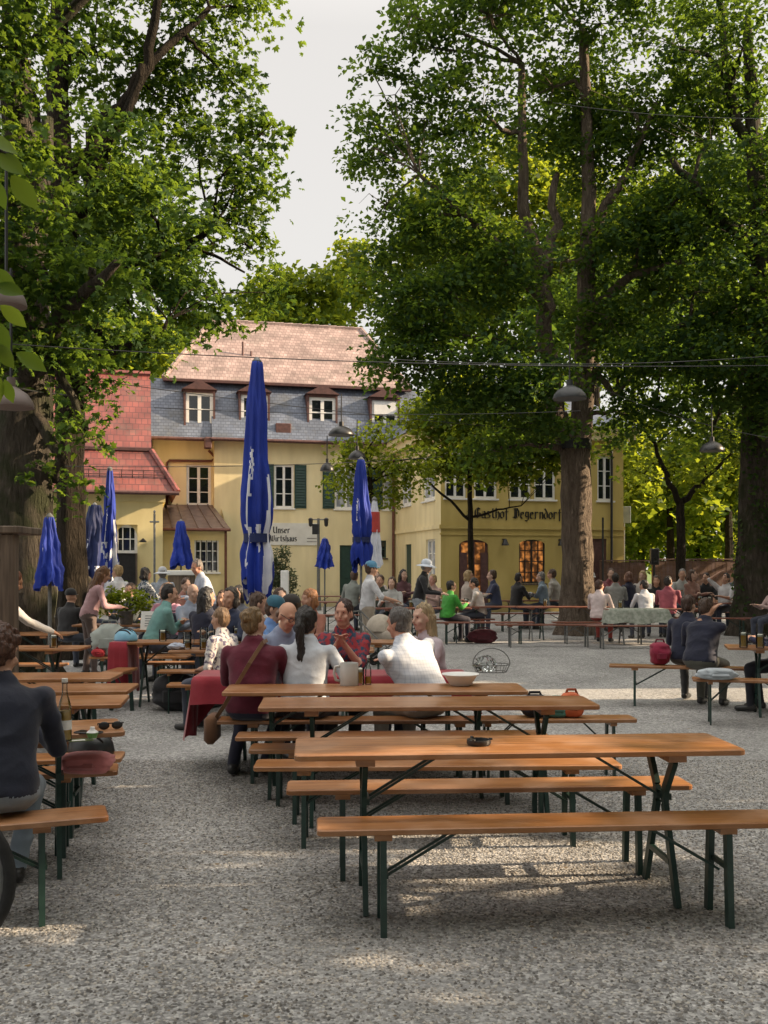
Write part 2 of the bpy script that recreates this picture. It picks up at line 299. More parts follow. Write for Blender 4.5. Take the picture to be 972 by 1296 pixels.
MAT['copper'] = M('brown_copper', (.12, .045, .03), (.17, .07, .05), 6, .5, metal=.3)
MAT['shutter'] = M('dark_green_paint', (.012, .04, .035), (.018, .055, .045), 8, .5)
MAT['pane'] = M_glass('window_glass')
MAT['pane_sky'] = M_glass('curtained_window_glass', (.25, .27, .30), blotch=(.45, .47, .5))
MAT['pane_lit'] = M_lit('lamp_lit_room', (1.0, .36, .08), .28)
MAT['slate'] = M_tiles('grey_slate', (.095, .115, .16), (.135, .16, .21), .20, .13, (.06, .07, .10), .5, .4, .012)
MAT['pinktile'] = M_tiles('faded_pink_tile', (.245, .172, .155), (.36, .265, .24), .17, .17, (.18, .125, .112), .9, .35, .012)
MAT['redtile'] = M_tiles('red_clay_tile', (.165, .040, .032), (.24, .065, .05), .22, .24, (.12, .035, .03), .65, 1.0, .018)
MAT['metalroof'] = M('brown_sheet_roof', (.13, .09, .08), (.20, .15, .13), 4, .45, .1, 8, metal=.4)
MAT['dormer'] = M('red_brown_dormer', (.07, .032, .03), (.11, .05, .045), 8, .7)
MAT['bark'] = M_bark('grey_brown_bark', (.045, .038, .03), (.155, .132, .105), (.045, .055, .024))
MAT['barkd'] = M_bark('dark_bark', (.014, .012, .009), (.06, .047, .034))
MAT['barkr'] = M_bark('red_brown_bark', (.10, .075, .058), (.30, .24, .185))
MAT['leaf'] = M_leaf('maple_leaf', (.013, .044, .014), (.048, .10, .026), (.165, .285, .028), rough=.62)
MAT['leafy'] = M_leaf('lit_leaf', (.04, .085, .012), (.10, .15, .02), (.32, .42, .03), rough=.62, trans=.55)  # lighter, yellower leaf: the sunlit glow is put into its colour
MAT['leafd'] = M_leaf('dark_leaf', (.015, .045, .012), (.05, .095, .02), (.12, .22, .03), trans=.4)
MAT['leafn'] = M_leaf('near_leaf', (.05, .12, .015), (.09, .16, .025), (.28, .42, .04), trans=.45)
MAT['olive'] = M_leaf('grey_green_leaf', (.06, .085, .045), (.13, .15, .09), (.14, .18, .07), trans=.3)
MAT['grass'] = M('grass', (.05, .10, .015), (.12, .17, .03), 3, .9, .6, 30)
MAT['blue'] = M('blue_canvas', (.003, .022, .24), (.006, .034, .34), 3, .7, .3, 25)
MAT['navy'] = M('dark_blue_canvas', (.006, .014, .07), (.009, .022, .105), 3, .7, .25, 25)
MAT['print'] = M('white_print', (.62, .65, .74), (.72, .74, .80), 12, .7)
MAT['fence'] = M_wood('fence_wood', (.085, .042, .026), (.15, .08, .05), rough=.7, var=.05)
MAT['oldwood'] = M('weathered_wood', (.07, .05, .035), (.16, .12, .085), 3, .8, .4, 20, stretch=(8, 8, .6))
MAT['redcloth'] = M('dark_red_cloth', (.24, .012, .025), (.32, .02, .035), 4, .85, .3, 30, sheen=.3)
MAT['check'] = M('pale_checked_cloth', (.24, .27, .22), (.42, .44, .38), 14, .85)
MAT['rubber'] = M('black_rubber', (.012, .012, .012), (.02, .02, .02), 20, .7, .4, 60)
MAT['clear'] = M_clear('clear_glass')
MAT['beer'] = M('amber_beer', (.72, .36, .03), (.80, .44, .06), 6, .15)
MAT['juice'] = M('yellow_spritzer', (.85, .50, .12), (.88, .58, .18), 6, .15)
MAT['foam'] = M('beer_foam', (.75, .72, .64), None, rough=.8)
MAT['stone'] = M('grey_stoneware', (.42, .41, .39), (.52, .50, .47), 8, .4)
MAT['paper'] = M('paper', (.70, .68, .64), (.78, .77, .73), 5, .8)
def M_plaid(name, c):
    m, nt, b, n, l = nodes(name); tc = n.new('ShaderNodeTexCoord'); sp = n.new('ShaderNodeSeparateXYZ'); l.new(tc.outputs['Object'], sp.inputs[0]); outs = []
    for ax, f in (('X', 38.0), ('Z', 38.0)):
        mu = n.new('ShaderNodeMath'); mu.operation = 'MULTIPLY'; mu.inputs[1].default_value = f; l.new(sp.outputs[ax], mu.inputs[0])
        fr = n.new('ShaderNodeMath'); fr.operation = 'FRACT'; l.new(mu.outputs[0], fr.inputs[0])
        lt = n.new('ShaderNodeMath'); lt.operation = 'LESS_THAN'; lt.inputs[1].default_value = .22; l.new(fr.outputs[0], lt.inputs[0]); outs.append(lt)
    ad = n.new('ShaderNodeMath'); ad.operation = 'ADD'; l.new(outs[0].outputs[0], ad.inputs[0]); l.new(outs[1].outputs[0], ad.inputs[1])
    mm = n.new('ShaderNodeMath'); mm.operation = 'MULTIPLY'; mm.inputs[1].default_value = .22; l.new(ad.outputs[0], mm.inputs[0])
    mx = n.new('ShaderNodeMixRGB'); mx.inputs['Color1'].default_value = rgb(c); mx.inputs['Color2'].default_value = (.20, .24, .34, 1); l.new(mm.outputs[0], mx.inputs['Fac']); l.new(mx.outputs[0], b.inputs['Base Color']); b.inputs['Roughness'].default_value = .85
    return m
_mc = {}
def CM(c, kind='cloth'):
    k = (kind,)+tuple(c)
    if k not in _mc:
        d = tuple(x*.78 for x in c)
        if kind == 'cloth': _mc[k] = M('cloth_%d' % len(_mc), d, c, 9, .85, .35, 45, sheen=.15, bdist=.006)
        elif kind == 'skin': _mc[k] = M('skin_%d' % len(_mc), tuple(x*.88 for x in c), c, 14, .5, .05, 90, spec=.35)
        elif kind == 'hair': _mc[k] = M('hair_%d' % len(_mc), tuple(x*.55 for x in c), tuple(min(1, x*1.25) for x in c), 30, .45, .8, 55, stretch=(3, 3, .35), bdist=.01)
        elif kind == 'print': _mc[k] = M('patterned_cloth_%d' % len(_mc), (.02, .05, .09), c, 26, .85, .3, 45, lo=.44, hi=.54)
        elif kind == 'plaid': _mc[k] = M_plaid('checked_cloth_%d' % len(_mc), c)
        elif kind == 'floral': _mc[k] = M('floral_cloth_%d' % len(_mc), (.62, .58, .55), c, 24, .85, .3, 45, lo=.52, hi=.6)
        else: _mc[k] = M('plastic_%d' % len(_mc), d, c, 6, .35)
    return _mc[k]

# ---------------------------------------------------------------- mesh building
class MB:
    def __init__(s): s.v = []; s.f = []; s.m = []
    def add(s, vs, fs, m=0):
        o = len(s.v); s.v.extend([tuple(v) for v in vs])
        s.f.extend([tuple(i+o for i in f) for f in fs]); s.m.extend([m]*len(fs)); return s
    def box(s, lo, hi, m=0):
        x0, y0, z0 = lo; x1, y1, z1 = hi
        return s.add([(x0,y0,z0),(x1,y0,z0),(x1,y1,z0),(x0,y1,z0),(x0,y0,z1),(x1,y0,z1),(x1,y1,z1),(x0,y1,z1)],
                     [(0,3,2,1),(4,5,6,7),(0,1,5,4),(1,2,6,5),(2,3,7,6),(3,0,4,7)], m)
    def cbox(s, lo, hi, c=.004, m=0):
        """box with chamfered edges"""
        bm = bmesh.new(); bmesh.ops.create_cube(bm, size=1)
        for v in bm.verts: v.co = Vector([(lo[i]+hi[i])/2+v.co[i]*(hi[i]-lo[i]) for i in range(3)])
        bmesh.ops.bevel(bm, geom=bm.edges[:], offset=c, segments=1, affect='EDGES')
        bm.verts.index_update()
        s.add([v.co[:] for v in bm.verts], [[v.index for v in f.verts] for f in bm.faces], m); bm.free(); return s
    def bar(s, p, q, w, h, m=0, up=(0,0,1)):
        p = Vector(p); q = Vector(q); d = (q-p).normalized(); u = Vector(up)
        if abs(d.dot(u)) > .95: u = Vector((0,1,0))
        a = d.cross(u).normalized()*w/2; b = a.cross(d).normalized()*h/2
        return s.add([p-a-b,p+a-b,p+a+b,p-a+b,q-a-b,q+a-b,q+a+b,q-a+b],
                     [(0,1,2,3),(7,6,5,4),(0,4,5,1),(1,5,6,2),(2,6,7,3),(3,7,4,0)], m)
    def tube(s, pts, rad, n=8, m=0, cap=True):
        pts = [Vector(p) for p in pts]; k = len(pts)
        if not hasattr(rad, '__len__'): rad = [rad]*k
        vs = []; a = None
        for i in range(k):
            d = (pts[min(i+1,k-1)]-pts[max(i-1,0)])
            d = d.normalized() if d.length > 1e-9 else Vector((0,0,1))
            if a is None:
                a = d.cross(Vector((0,0,1))) if abs(d.z) < .9 else d.cross(Vector((1,0,0)))
            a = (a-d*a.dot(d)).normalized(); b = d.cross(a)
            for j in range(n):
                t = 2*PI*j/n; vs.append(pts[i]+(a*math.cos(t)+b*math.sin(t))*rad[i])
        fs = [(i*n+j, i*n+(j+1)%n, (i+1)*n+(j+1)%n, (i+1)*n+j) for i in range(k-1) for j in range(n)]
        if cap: fs += [tuple(range(n-1,-1,-1)), tuple((k-1)*n+j for j in range(n))]
        return s.add(vs, fs, m)
    def lathe(s, prof, c=(0,0,0), n=16, m=0, mat=None):
        vs = []
        for r, z in prof:
            for j in range(n):
                t = 2*PI*j/n; vs.append(Vector((r*math.cos(t), r*math.sin(t), z)))
        if mat is not None: vs = [mat @ v for v in vs]
        vs = [v+Vector(c) for v in vs]
        k = len(prof)
        fs = [(i*n+j, i*n+(j+1)%n, (i+1)*n+(j+1)%n, (i+1)*n+j) for i in range(k-1) for j in range(n)]
        if prof[0][0] > 1e-6: fs.append(tuple(range(n-1,-1,-1)))
        if prof[-1][0] > 1e-6: fs.append(tuple((k-1)*n+j for j in range(n)))
        return s.add(vs, fs, m)
    def ell(s, c, r, n=12, k=8, m=0, rot=None):
        vs = []; c = Vector(c)
        for i in range(k+1):
            ph = PI*i/k
            for j in range(n):
                t = 2*PI*j/n; v = Vector((r[0]*math.sin(ph)*math.cos(t), r[1]*math.sin(ph)*math.sin(t), r[2]*math.cos(ph)))
                vs.append(c+(rot @ v if rot is not None else v))
        fs = [(i*n+j, (i+1)*n+j, (i+1)*n+(j+1)%n, i*n+(j+1)%n) for i in range(k) for j in range(n)]
        return s.add(vs, fs, m)
    def slab(s, poly, z0, z1, c=.004, m=0):
        """horizontal board with a small chamfer round the top and bottom edge"""
        n = len(poly); cx = sum(p[0] for p in poly)/n; cy = sum(p[1] for p in poly)/n
        def ins(p, d):
            v = Vector((p[0]-cx, p[1]-cy)); return (p[0]-d*(1 if v.x > 0 else -1), p[1]-d*(1 if v.y > 0 else -1))
        vs = []
        for z, d in ((z0, c), (z0+c, 0), (z1-c, 0), (z1, c)):
            vs += [(*ins(p, d), z) for p in poly]
        fs = [(i*n+j, i*n+(j+1)%n, (i+1)*n+(j+1)%n, (i+1)*n+j) for i in range(3) for j in range(n)]
        fs += [tuple(range(n-1,-1,-1)), tuple(3*n+j for j in range(n))]
        return s.add(vs, fs, m)
    def build(s, name, mats, parent=None, smooth=False, loc=None, rot=None, angle=None):
        me = bpy.data.meshes.new(name); me.from_pydata(s.v, [], s.f)
        if not isinstance(mats, (list, tuple)): mats = [mats]
        for mm in mats: me.materials.append(mm)
        if len(mats) > 1: me.polygons.foreach_set('material_index', np.array(s.m, dtype=np.int32))
        if smooth:
            me.polygons.foreach_set('use_smooth', np.ones(len(s.f), dtype=bool))
            if angle: me.set_sharp_from_angle(angle=R(angle))
        me.validate(); me.update()
        o = bpy.data.objects.new(name, me); COL.objects.link(o)
        if parent is not None: o.parent = parent
        if loc is not None: o.location = loc
        if rot is not None: o.rotation_euler = rot
        return o

def rrect(x0, y0, x1, y1, r, k=4):
    p = []
    for cx, cy, a in ((x1-r,y1-r,0),(x0+r,y1-r,90),(x0+r,y0+r,180),(x1-r,y0+r,270)):
        for i in range(k+1):
            t = R(a+90*i/k); p.append((cx+r*math.cos(t), cy+r*math.sin(t)))
    return p
def tag(o, label, cat, group=None, kind=None):
    o['label'] = label; o['category'] = cat
    if group: o['group'] = group
    if kind: o['kind'] = kind
    return o
def thing(name, label, cat, loc=(0,0,0), rz=0.0, group=None):
    o = bpy.data.objects.new(name, None); COL.objects.link(o); o.empty_display_size = .1
    o.location = loc; o.rotation_euler = (0, 0, rz)
    return tag(o, label, cat, group)
def struct(o): o['kind'] = 'structure'; return o
_kids = {}
def kids(o): return [c for c in bpy.data.objects if c.parent == o]
def tree_of(o): return (o, [tree_of(c) for c in kids(o)])
def dup_tree(t, parent=None):
    c = t[0].copy(); COL.objects.link(c); c.parent = parent
    for k in t[1]: dup_tree(k, c)
    return c

# ================================================================ SETTING: ground
g = MB()
g.add([(-400,-60,0),(400,-60,0),(400,900,0),(-400,900,0)], [(0,1,2,3)])
struct(g.build('gravel_ground', MAT['gravel']))
g = MB(); g.add([(-300,56,.01),(300,56,.01),(300,600,.01),(-300,600,.01)], [(0,1,2,3)])
g.add([(11,41.5,.01),(300,41.5,.01),(300,56,.01),(11,56,.01)], [(0,1,2,3)])
struct(g.build('lawn', MAT['grass']))
# loose stones lying on the gravel near the eye: nobody could count them
_rs = np.random.RandomState(5)
def stones(n, y0, y1, smin, smax):
    Y = np.sqrt(_rs.uniform(y0*y0, y1*y1, n)); X = _rs.uniform(-.42, .42, n)*Y
    s = _rs.uniform(smin, smax, n)**1.0
    base = np.array([(1,0,0),(.3,.9,0),(-.8,.5,0),(-.7,-.6,0),(.4,-.9,0),(.1,.05,.75)], float)
    V = base[None]*(1+_rs.uniform(-.35,.35,(n,6,3)))*s[:,None,None]
    a = _rs.uniform(0, 6.28, n); c, d = np.cos(a)[:,None], np.sin(a)[:,None]
    x = V[:,:,0]*c-V[:,:,1]*d; y = V[:,:,0]*d+V[:,:,1]*c
    V[:,:,0] = x+X[:,None]; V[:,:,1] = y+Y[:,None]; V[:,:,2] += .001
    f = np.array([(0,1,5),(1,2,5),(2,3,5),(3,4,5),(4,0,5)])
    Fc = (f[None]+(np.arange(n)*6)[:,None,None]).reshape(-1,3)
    return V.reshape(-1,3), Fc
def np_mesh(name, V, Fc, mats, parent=None, smooth=False, mi=None):
    me = bpy.data.meshes.new(name); n, k = Fc.shape
    me.vertices.add(len(V)); me.vertices.foreach_set('co', np.ascontiguousarray(V, dtype=np.float32).ravel())
    me.loops.add(n*k); me.loops.foreach_set('vertex_index', np.ascontiguousarray(Fc, dtype=np.int32).ravel())
    me.polygons.add(n); me.polygons.foreach_set('loop_start', np.arange(0, n*k, k, dtype=np.int32))
    if not isinstance(mats, (list, tuple)): mats = [mats]
    for mm in mats: me.materials.append(mm)
    if mi is not None: me.polygons.foreach_set('material_index', np.ascontiguousarray(mi, dtype=np.int32))
    if smooth: me.polygons.foreach_set('use_smooth', np.ones(n, dtype=bool))
    me.update(calc_edges=True)
    o = bpy.data.objects.new(name, me); COL.objects.link(o)
    if parent is not None: o.parent = parent
    return o
def M_stone():
    m, nt, b, n, l = nodes('loose_stone')
    g_ = n.new('ShaderNodeNewGeometry'); r = n.new('ShaderNodeValToRGB'); cr = r.color_ramp
    cr.elements[0].color = (.08,.075,.07,1); cr.elements[1].color = (.48,.45,.40,1)
    e = cr.elements.new(.5); e.color = (.22,.205,.185,1)
    l.new(g_.outputs['Random Per Island'], r.inputs['Fac']); l.new(r.outputs[0], b.inputs['Base Color']); b.inputs['Roughness'].default_value = .85
    return m
MAT['stones'] = M_stone()
V, Fc = stones(60000, 3.3, 8.5, .003, .0098)
o = np_mesh('loose_gravel', V, Fc, MAT['stones']); o['kind'] = 'stuff'; o['label'] = 'loose grey stones scattered over the gravel yard'
V, Fc = stones(1100, 3.3, 16.0, .006, .017); V[:, 2] *= .25
o = np_mesh('fallen_leaves', V, Fc, M('dry_leaf', (.12, .085, .05), (.22, .16, .09), 9, .9)); o['kind'] = 'stuff'; o['label'] = 'dry brown leaf scraps lying on the gravel'

# ================================================================ BUILDINGS
TH = R(14); CS, SN = math.cos(TH), math.sin(TH)
class Plane:
    """a facade in plan: origin, direction; converts photo pixels to (x along it, z)"""
    def __init__(s, ox, oy, dx, dy): s.o = (ox, oy); s.d = (dx, dy)
    def x(s, px):
        k = (px-CX)/F; return (k*s.o[1]-s.o[0])/(s.d[0]-k*s.d[1])
    def Y(s, px): return s.o[1]+s.x(px)*s.d[1]
    def z(s, py, px): return PZ(py, s.Y(px))
HO = (.47, 42.4)
def main_plane(d): return Plane(HO[0]-SN*d, HO[1]+CS*d, CS, SN)

def wall_holes(mb, x0, x1, z0, z1, holes, y=0.0, depth=.16, m=0):
    xs = sorted({x0, x1, *[h[0] for h in holes], *[h[1] for h in holes]})
    zs = sorted({z0, z1, *[h[2] for h in holes], *[h[3] for h in holes]})
    for i in range(len(xs)-1):
        for j in range(len(zs)-1):
            cx, cz = (xs[i]+xs[i+1])/2, (zs[j]+zs[j+1])/2
            if any(h[0] < cx < h[1] and h[2] < cz < h[3] for h in holes): continue
            mb.add([(xs[i],y,zs[j]),(xs[i+1],y,zs[j]),(xs[i+1],y,zs[j+1]),(xs[i],y,zs[j+1])], [(0,1,2,3)], m)
    for a, b, c, d in [h[:4] for h in holes]:
        e = y+depth
        mb.add([(a,y,c),(a,e,c),(a,e,d),(a,y,d)], [(3,2,1,0)], m); mb.add([(b,y,c),(b,e,c),(b,e,d),(b,y,d)], [(0,1,2,3)], m)
        mb.add([(a,y,d),(b,y,d),(b,e,d),(a,e,d)], [(0,3,2,1)], m); mb.add([(a,y,c),(b,y,c),(b,e,c),(a,e,c)], [(0,1,2,3)], m)

def xf(o, T):
    if T is not None: o.data.transform(T); o.data.update()
    return o
def window(parent, x0, x1, z0, z1, y=0, cols=2, rows=2, fm='white', pm='pane', fw=.075, bw=.035, arch=0, sill=True, T=None, name='window', wallm='yellow', transom=None):
    f = MB(); ya, yb = y+.07, y+.13
    f.box((x0,ya,z0),(x0+fw,yb,z1)); f.box((x1-fw,ya,z0),(x1,yb,z1))
    f.box((x0+fw,ya,z1-fw),(x1-fw,yb,z1)); f.box((x0+fw,ya,z0),(x1-fw,yb,z0+fw))
    for i in range(1, cols):
        c = x0+(x1-x0)*i/cols; w = fw*.55 if (cols == 2 or i*2 == cols) else bw/2
        f.box((c-w,ya-.012,z0+fw),(c+w,yb-.012,z1-fw))
    zz = [z0+(z1-z0)*i/rows for i in range(1, rows)]
    for z in zz: f.box((x0+fw,ya+.012,z-bw/2),(x1-fw,yb-.022,z+bw/2))
    if transom: f.box((x0+fw,ya-.006,transom-fw*.5),(x1-fw,yb-.006,transom+fw*.5))
    fo = xf(f.build(name, MAT[fm], parent), T)
    p = MB(); p.add([(x0+.02,y+.105,z0+.02),(x1-.02,y+.105,z0+.02),(x1-.02,y+.105,z1-.02),(x0+.02,y+.105,z1-.02)], [(0,1,2,3)])
    xf(p.build('pane', MAT[pm], fo), T)
    if sill:
        s = MB(); s.cbox((x0-.06,y-.07,z0-.07),(x1+.06,y+.068,z0-.003), .01); xf(s.build('sill', MAT['white'] if fm == 'white' else MAT['oldwood'], fo), T)
    if arch:
        a = MB(); n = 8; cx = (x0+x1)/2; w = (x1-x0)/2
        for sd in (-1, 1):
            pts = [(cx+sd*w, z1)]
            arc = [(cx+sd*w*math.sin(i/n*PI/2), z1-arch+arch*math.cos(i/n*PI/2)) for i in range(n+1)]
            poly = pts+arc
            vs = [(q[0], y+.003, q[1]) for q in poly]+[(q[0], y+.066, q[1]) for q in poly]
            k = len(poly)
            fs = [tuple(range(k)), tuple(range(2*k-1, k-1, -1))]+[(i, (i+1) % k, k+(i+1) % k, k+i) for i in range(k)]
            a.add(vs, fs)
        xf(a.build('arch_plaster', MAT[wallm], fo), T)
    return fo

# ---- main house (mansard roof)
house = thing('guesthouse', 'long yellow guesthouse with grey slate mansard, dormers and faded pink tiled roof', 'house', (HO[0], HO[1], 0), TH)
P0, P5 = main_plane(0), main_plane(.5)
XL = P5.x(193); XS = P0.x(271); XR = 4.5; EAV = 6.9
def hole(P, a, b, t, bo): xm = (a+b)/2; return (P.x(a), P.x(b), P.z(bo, xm), P.z(t, xm))
h1 = hole(P5, 236, 267, 588, 640)
h2 = hole(P0, 347, 372, 588, 643); h3 = hole(P0, 431, 447, 598, 643); h3 = (h3[0]-.25, h3[1]+.2, h2[2], h2[3])
h4 = (P0.x(430), P0.x(446), 0, P0.z(690, 438)); h5 = hole(P0, 476, 489, 684, 706)
h6 = (h3[0]+1.75+.35, h3[1]+1.9+.25, h2[2], h2[3])
w = MB(); wall_holes(w, XL, XS, 0, EAV+.1, [h1], y=.5)
wall_holes(w, XS, XR, 0, EAV+.1, [h2, h3, h4, h5, h6], y=0)
w.add([(XS,0,0),(XS,.5,0),(XS,.5,EAV+.1),(XS,0,EAV+.1)], [(3,2,1,0)])
w.add([(XL,.5,0),(XL,10,0),(XL,10,EAV+.1),(XL,.5,EAV+.1)], [(3,2,1,0)])
w.add([(XR,0,0),(XR,10,0),(XR,10,EAV+.1),(XR,0,EAV+.1)], [(0,1,2,3)])
w.add([(XL,10,0),(XR,10,0),(XR,10,EAV+.1),(XL,10,EAV+.1)], [(3,2,1,0)])
w.build('wall', MAT['paleyellow'], house)
window(house, *h1, y=.5, cols=2, rows=3, fw=.11); window(house, *h2, cols=2, rows=3, fw=.09); window(house, *h3, cols=2, rows=3, fw=.09, pm='pane_sky')
window(house, *h6, cols=2, rows=3, fw=.09, pm='pane_sky'); window(house, *h5, cols=2, rows=2, fm='shutter', fw=.05)
d = MB(); d.box((h4[0],.06,.02),(h4[1],.12,h4[3])); d.box((h4[0]+.08,.045,1.2),(h4[1]-.08,.06,h4[3]-.1)); d.build('door', MAT['shutter'], house)
for a, b in ((h2[1]+.02, h2[1]+.52), (h2[0]-.52, h2[0]-.02), (h3[0]-.52, h3[0]-.02), (h3[1]+.02, h3[1]+.52), (h6[0]-.52, h6[0]-.02)):
    s = MB(); s.box((a,-.05,h2[2]),(b,-.004,h2[3]))
    for i in range(14):
        z = h2[2]+.1+i*(h2[3]-h2[2]-.2)/14; s.add([(a+.05,-.052,z+.08),(b-.05,-.052,z+.08),(b-.05,-.07,z),(a+.05,-.07,z)], [(3,2,1,0)])
    s.build('shutter', MAT['shutter'], house)
# roof: slate mansard below, tiles above
MZ, MY = 9.5, .95
r = MB(); e0, e1 = -.38, MY
r.add([(XL-.25,e0+.2,EAV),(XS-.1,e0+.2,EAV),(XS-.1,e1,MZ),(XL-.1,e1,MZ)], [(0,1,2,3)])
r.add([(XS-.1,e0,EAV),(XR+.3,e0,EAV),(XR-.5,e1+.004,MZ),(XS-.1,e1+.004,MZ)], [(0,1,2,3)])
r.add([(XS-.1,e0,EAV),(XS-.1,e1,MZ),(XS-.1,e0+.2,EAV)], [(0,2,1)])
r.add([(XL-.25,e0+.2,EAV),(XL-.1,e1,MZ),(XL-.1,9.2,MZ),(XL-.25,10.4,EAV)], [(0,1,2,3)])
r.add([(XR+.3,e0,EAV),(XR+.3,10.4,EAV),(XR-.5,9.2,MZ),(XR-.5,e1,MZ)], [(0,1,2,3)])
r.add([(XL-.25,10.4,EAV),(XL-.1,9.2,MZ),(XR-.5,9.2,MZ),(XR+.3,10.4,EAV)], [(0,1,2,3)])
r.add([(XL-.25,e0+.2,EAV-.02),(XR+.3,e0,EAV-.02),(XR+.3,1,EAV-.02),(XL-.25,1,EAV-.02)], [(3,2,1,0)])
rf = r.build('slate_roof', MAT['slate'], house)
P_r = main_plane(5.2); rl, rr_ = P_r.x(268), P_r.x(457); RZ = P_r.z(411, 360)
t = MB(); ey = .72; el, er = main_plane(.7).x(207), main_plane(.7).x(520)
t.add([(el,ey,MZ-.02),(er,ey,MZ-.02),(rr_,5.2,RZ),(rl,5.2,RZ)], [(0,1,2,3)])
t.add([(el,ey,MZ-.02),(rl,5.2,RZ),(el,9.6,MZ-.02)], [(0,1,2)]); t.add([(er,ey,MZ-.02),(er,9.6,MZ-.02),(rr_,5.2,RZ)], [(0,1,2)])
t.add([(el,9.6,MZ-.02),(rl,5.2,RZ),(rr_,5.2,RZ),(er,9.6,MZ-.02)], [(0,1,2,3)])
for xa in np.arange(rl, rr_, .42): t.lathe([(.10,-.21),(.13,.21)], (xa+.2,5.2,RZ-.02), 6, 0, Matrix.Rotation(PI/2, 4, 'Y'))
for pa, pb in (((el,ey,MZ),(rl,5.2,RZ)), ((er,ey,MZ),(rr_,5.2,RZ))):
    t.tube([Vector(pa).lerp(Vector(pb), i/10) for i in range(11)], .11, 6)
to = t.build('tiled_roof', MAT['pinktile'], house)
s = MB(); s.box((el-.02,ey-.12,MZ-.14),(er,ey+.1,MZ-.03)); s.build('fascia', MAT['dormer'], house)
s = MB()
for px, h_ in ((300, .9), (310, .5)): s.tube([(P_r.x(px),2.6,RZ-2.4),(P_r.x(px),2.6,RZ-2.4+h_)], .05, 6)
xq = P0.x(358); s.cbox((xq-.32,-.2,EAV+.1),(xq+.32,.5,EAV+.75), .02); s.build('vent_stack', MAT['dormer'], house)
s = MB(); s.tube([(XL-.25,e0+.13,EAV-.03),(XS-.1,e0+.13,EAV-.03)], .075, 8); s.tube([(XS-.15,e0-.08,EAV-.03),(XR+.3,e0-.08,EAV-.03)], .075, 8)
s.cbox((XS-.42,e0-.1,EAV-.42),(XS-.12,e0+.3,EAV+.05), .04); s.build('gutter', MAT['dormer'], house)
s = MB(); xa, xb = P5.x(211), P5.x(272); za, zb = P5.z(583, 240), P5.z(615, 211)
s.tube([(XS-.2,.4,EAV-.4),(xb,.4,za+.15),(xb-.15,.4,za),(xa+.1,.4,za-.02),(xa,.4,za-.12),(xa,.4,zb-1.2)], .05, 8)
xd = P0.x(497); s.tube([(xd,-.12,EAV-.1),(xd,-.12,0)], .06, 8); s.build('downpipe', MAT['copper'], house)
# dormers: the second is half behind the tall umbrella
for px, y0, y1 in ((252.5,497,539), (322,500,541), (408,503,541), (487,507,543)):
    pl = main_plane(.1); xc = pl.x(px); hw = 17/F*pl.Y(px); zb, zt = pl.z(y1, px), pl.z(y0, px)
    b = MB(); q = .08
    b.box((xc-hw-q,.06,zb-.1),(xc-hw,1.6,zt+.12)); b.box((xc+hw,.06,zb-.1),(xc+hw+q,1.6,zt+.12)); b.box((xc-hw,.06,zt),(xc+hw,1.6,zt+.12)); b.box((xc-hw,.06,zb-.1),(xc+hw,1.6,zb))
    dm = b.build('dormer', MAT['dormer'], house)
    p = MB(); ex = hw+q+.08
    for (ya, yb_, zo) in ((-.06, 2.2, .12),):
        pts = [(-ex, zt+zo), (0, zt+zo+.40), (ex, zt+zo)]
        vs = [(xc+a, ya, z) for a, z in pts]+[(xc+a, yb_, z) for a, z in pts]
        p.add(vs, [(0,1,2)][::-1]+[(0,2,5,3),(0,3,4,1),(1,4,5,2),(3,5,4)])
    p.build('gable_roof', MAT['dormer'], dm)
    window(dm, xc-hw, xc+hw, zb, zt, y=.05, cols=2, rows=2, fw=.13, bw=.05, sill=False, pm='pane')
    if px == 487:
        s = MB(); s.box((xc-hw+.1,.06,(zb+zt)/2),(xc+hw-.1,.112,zt-.08)); s.build('roller_blind', MAT['white'], dm)
for px in (240, 300, 395, 425, 470):                       # lead flashing strips in the slates
    xq = main_plane(.3).x(px)

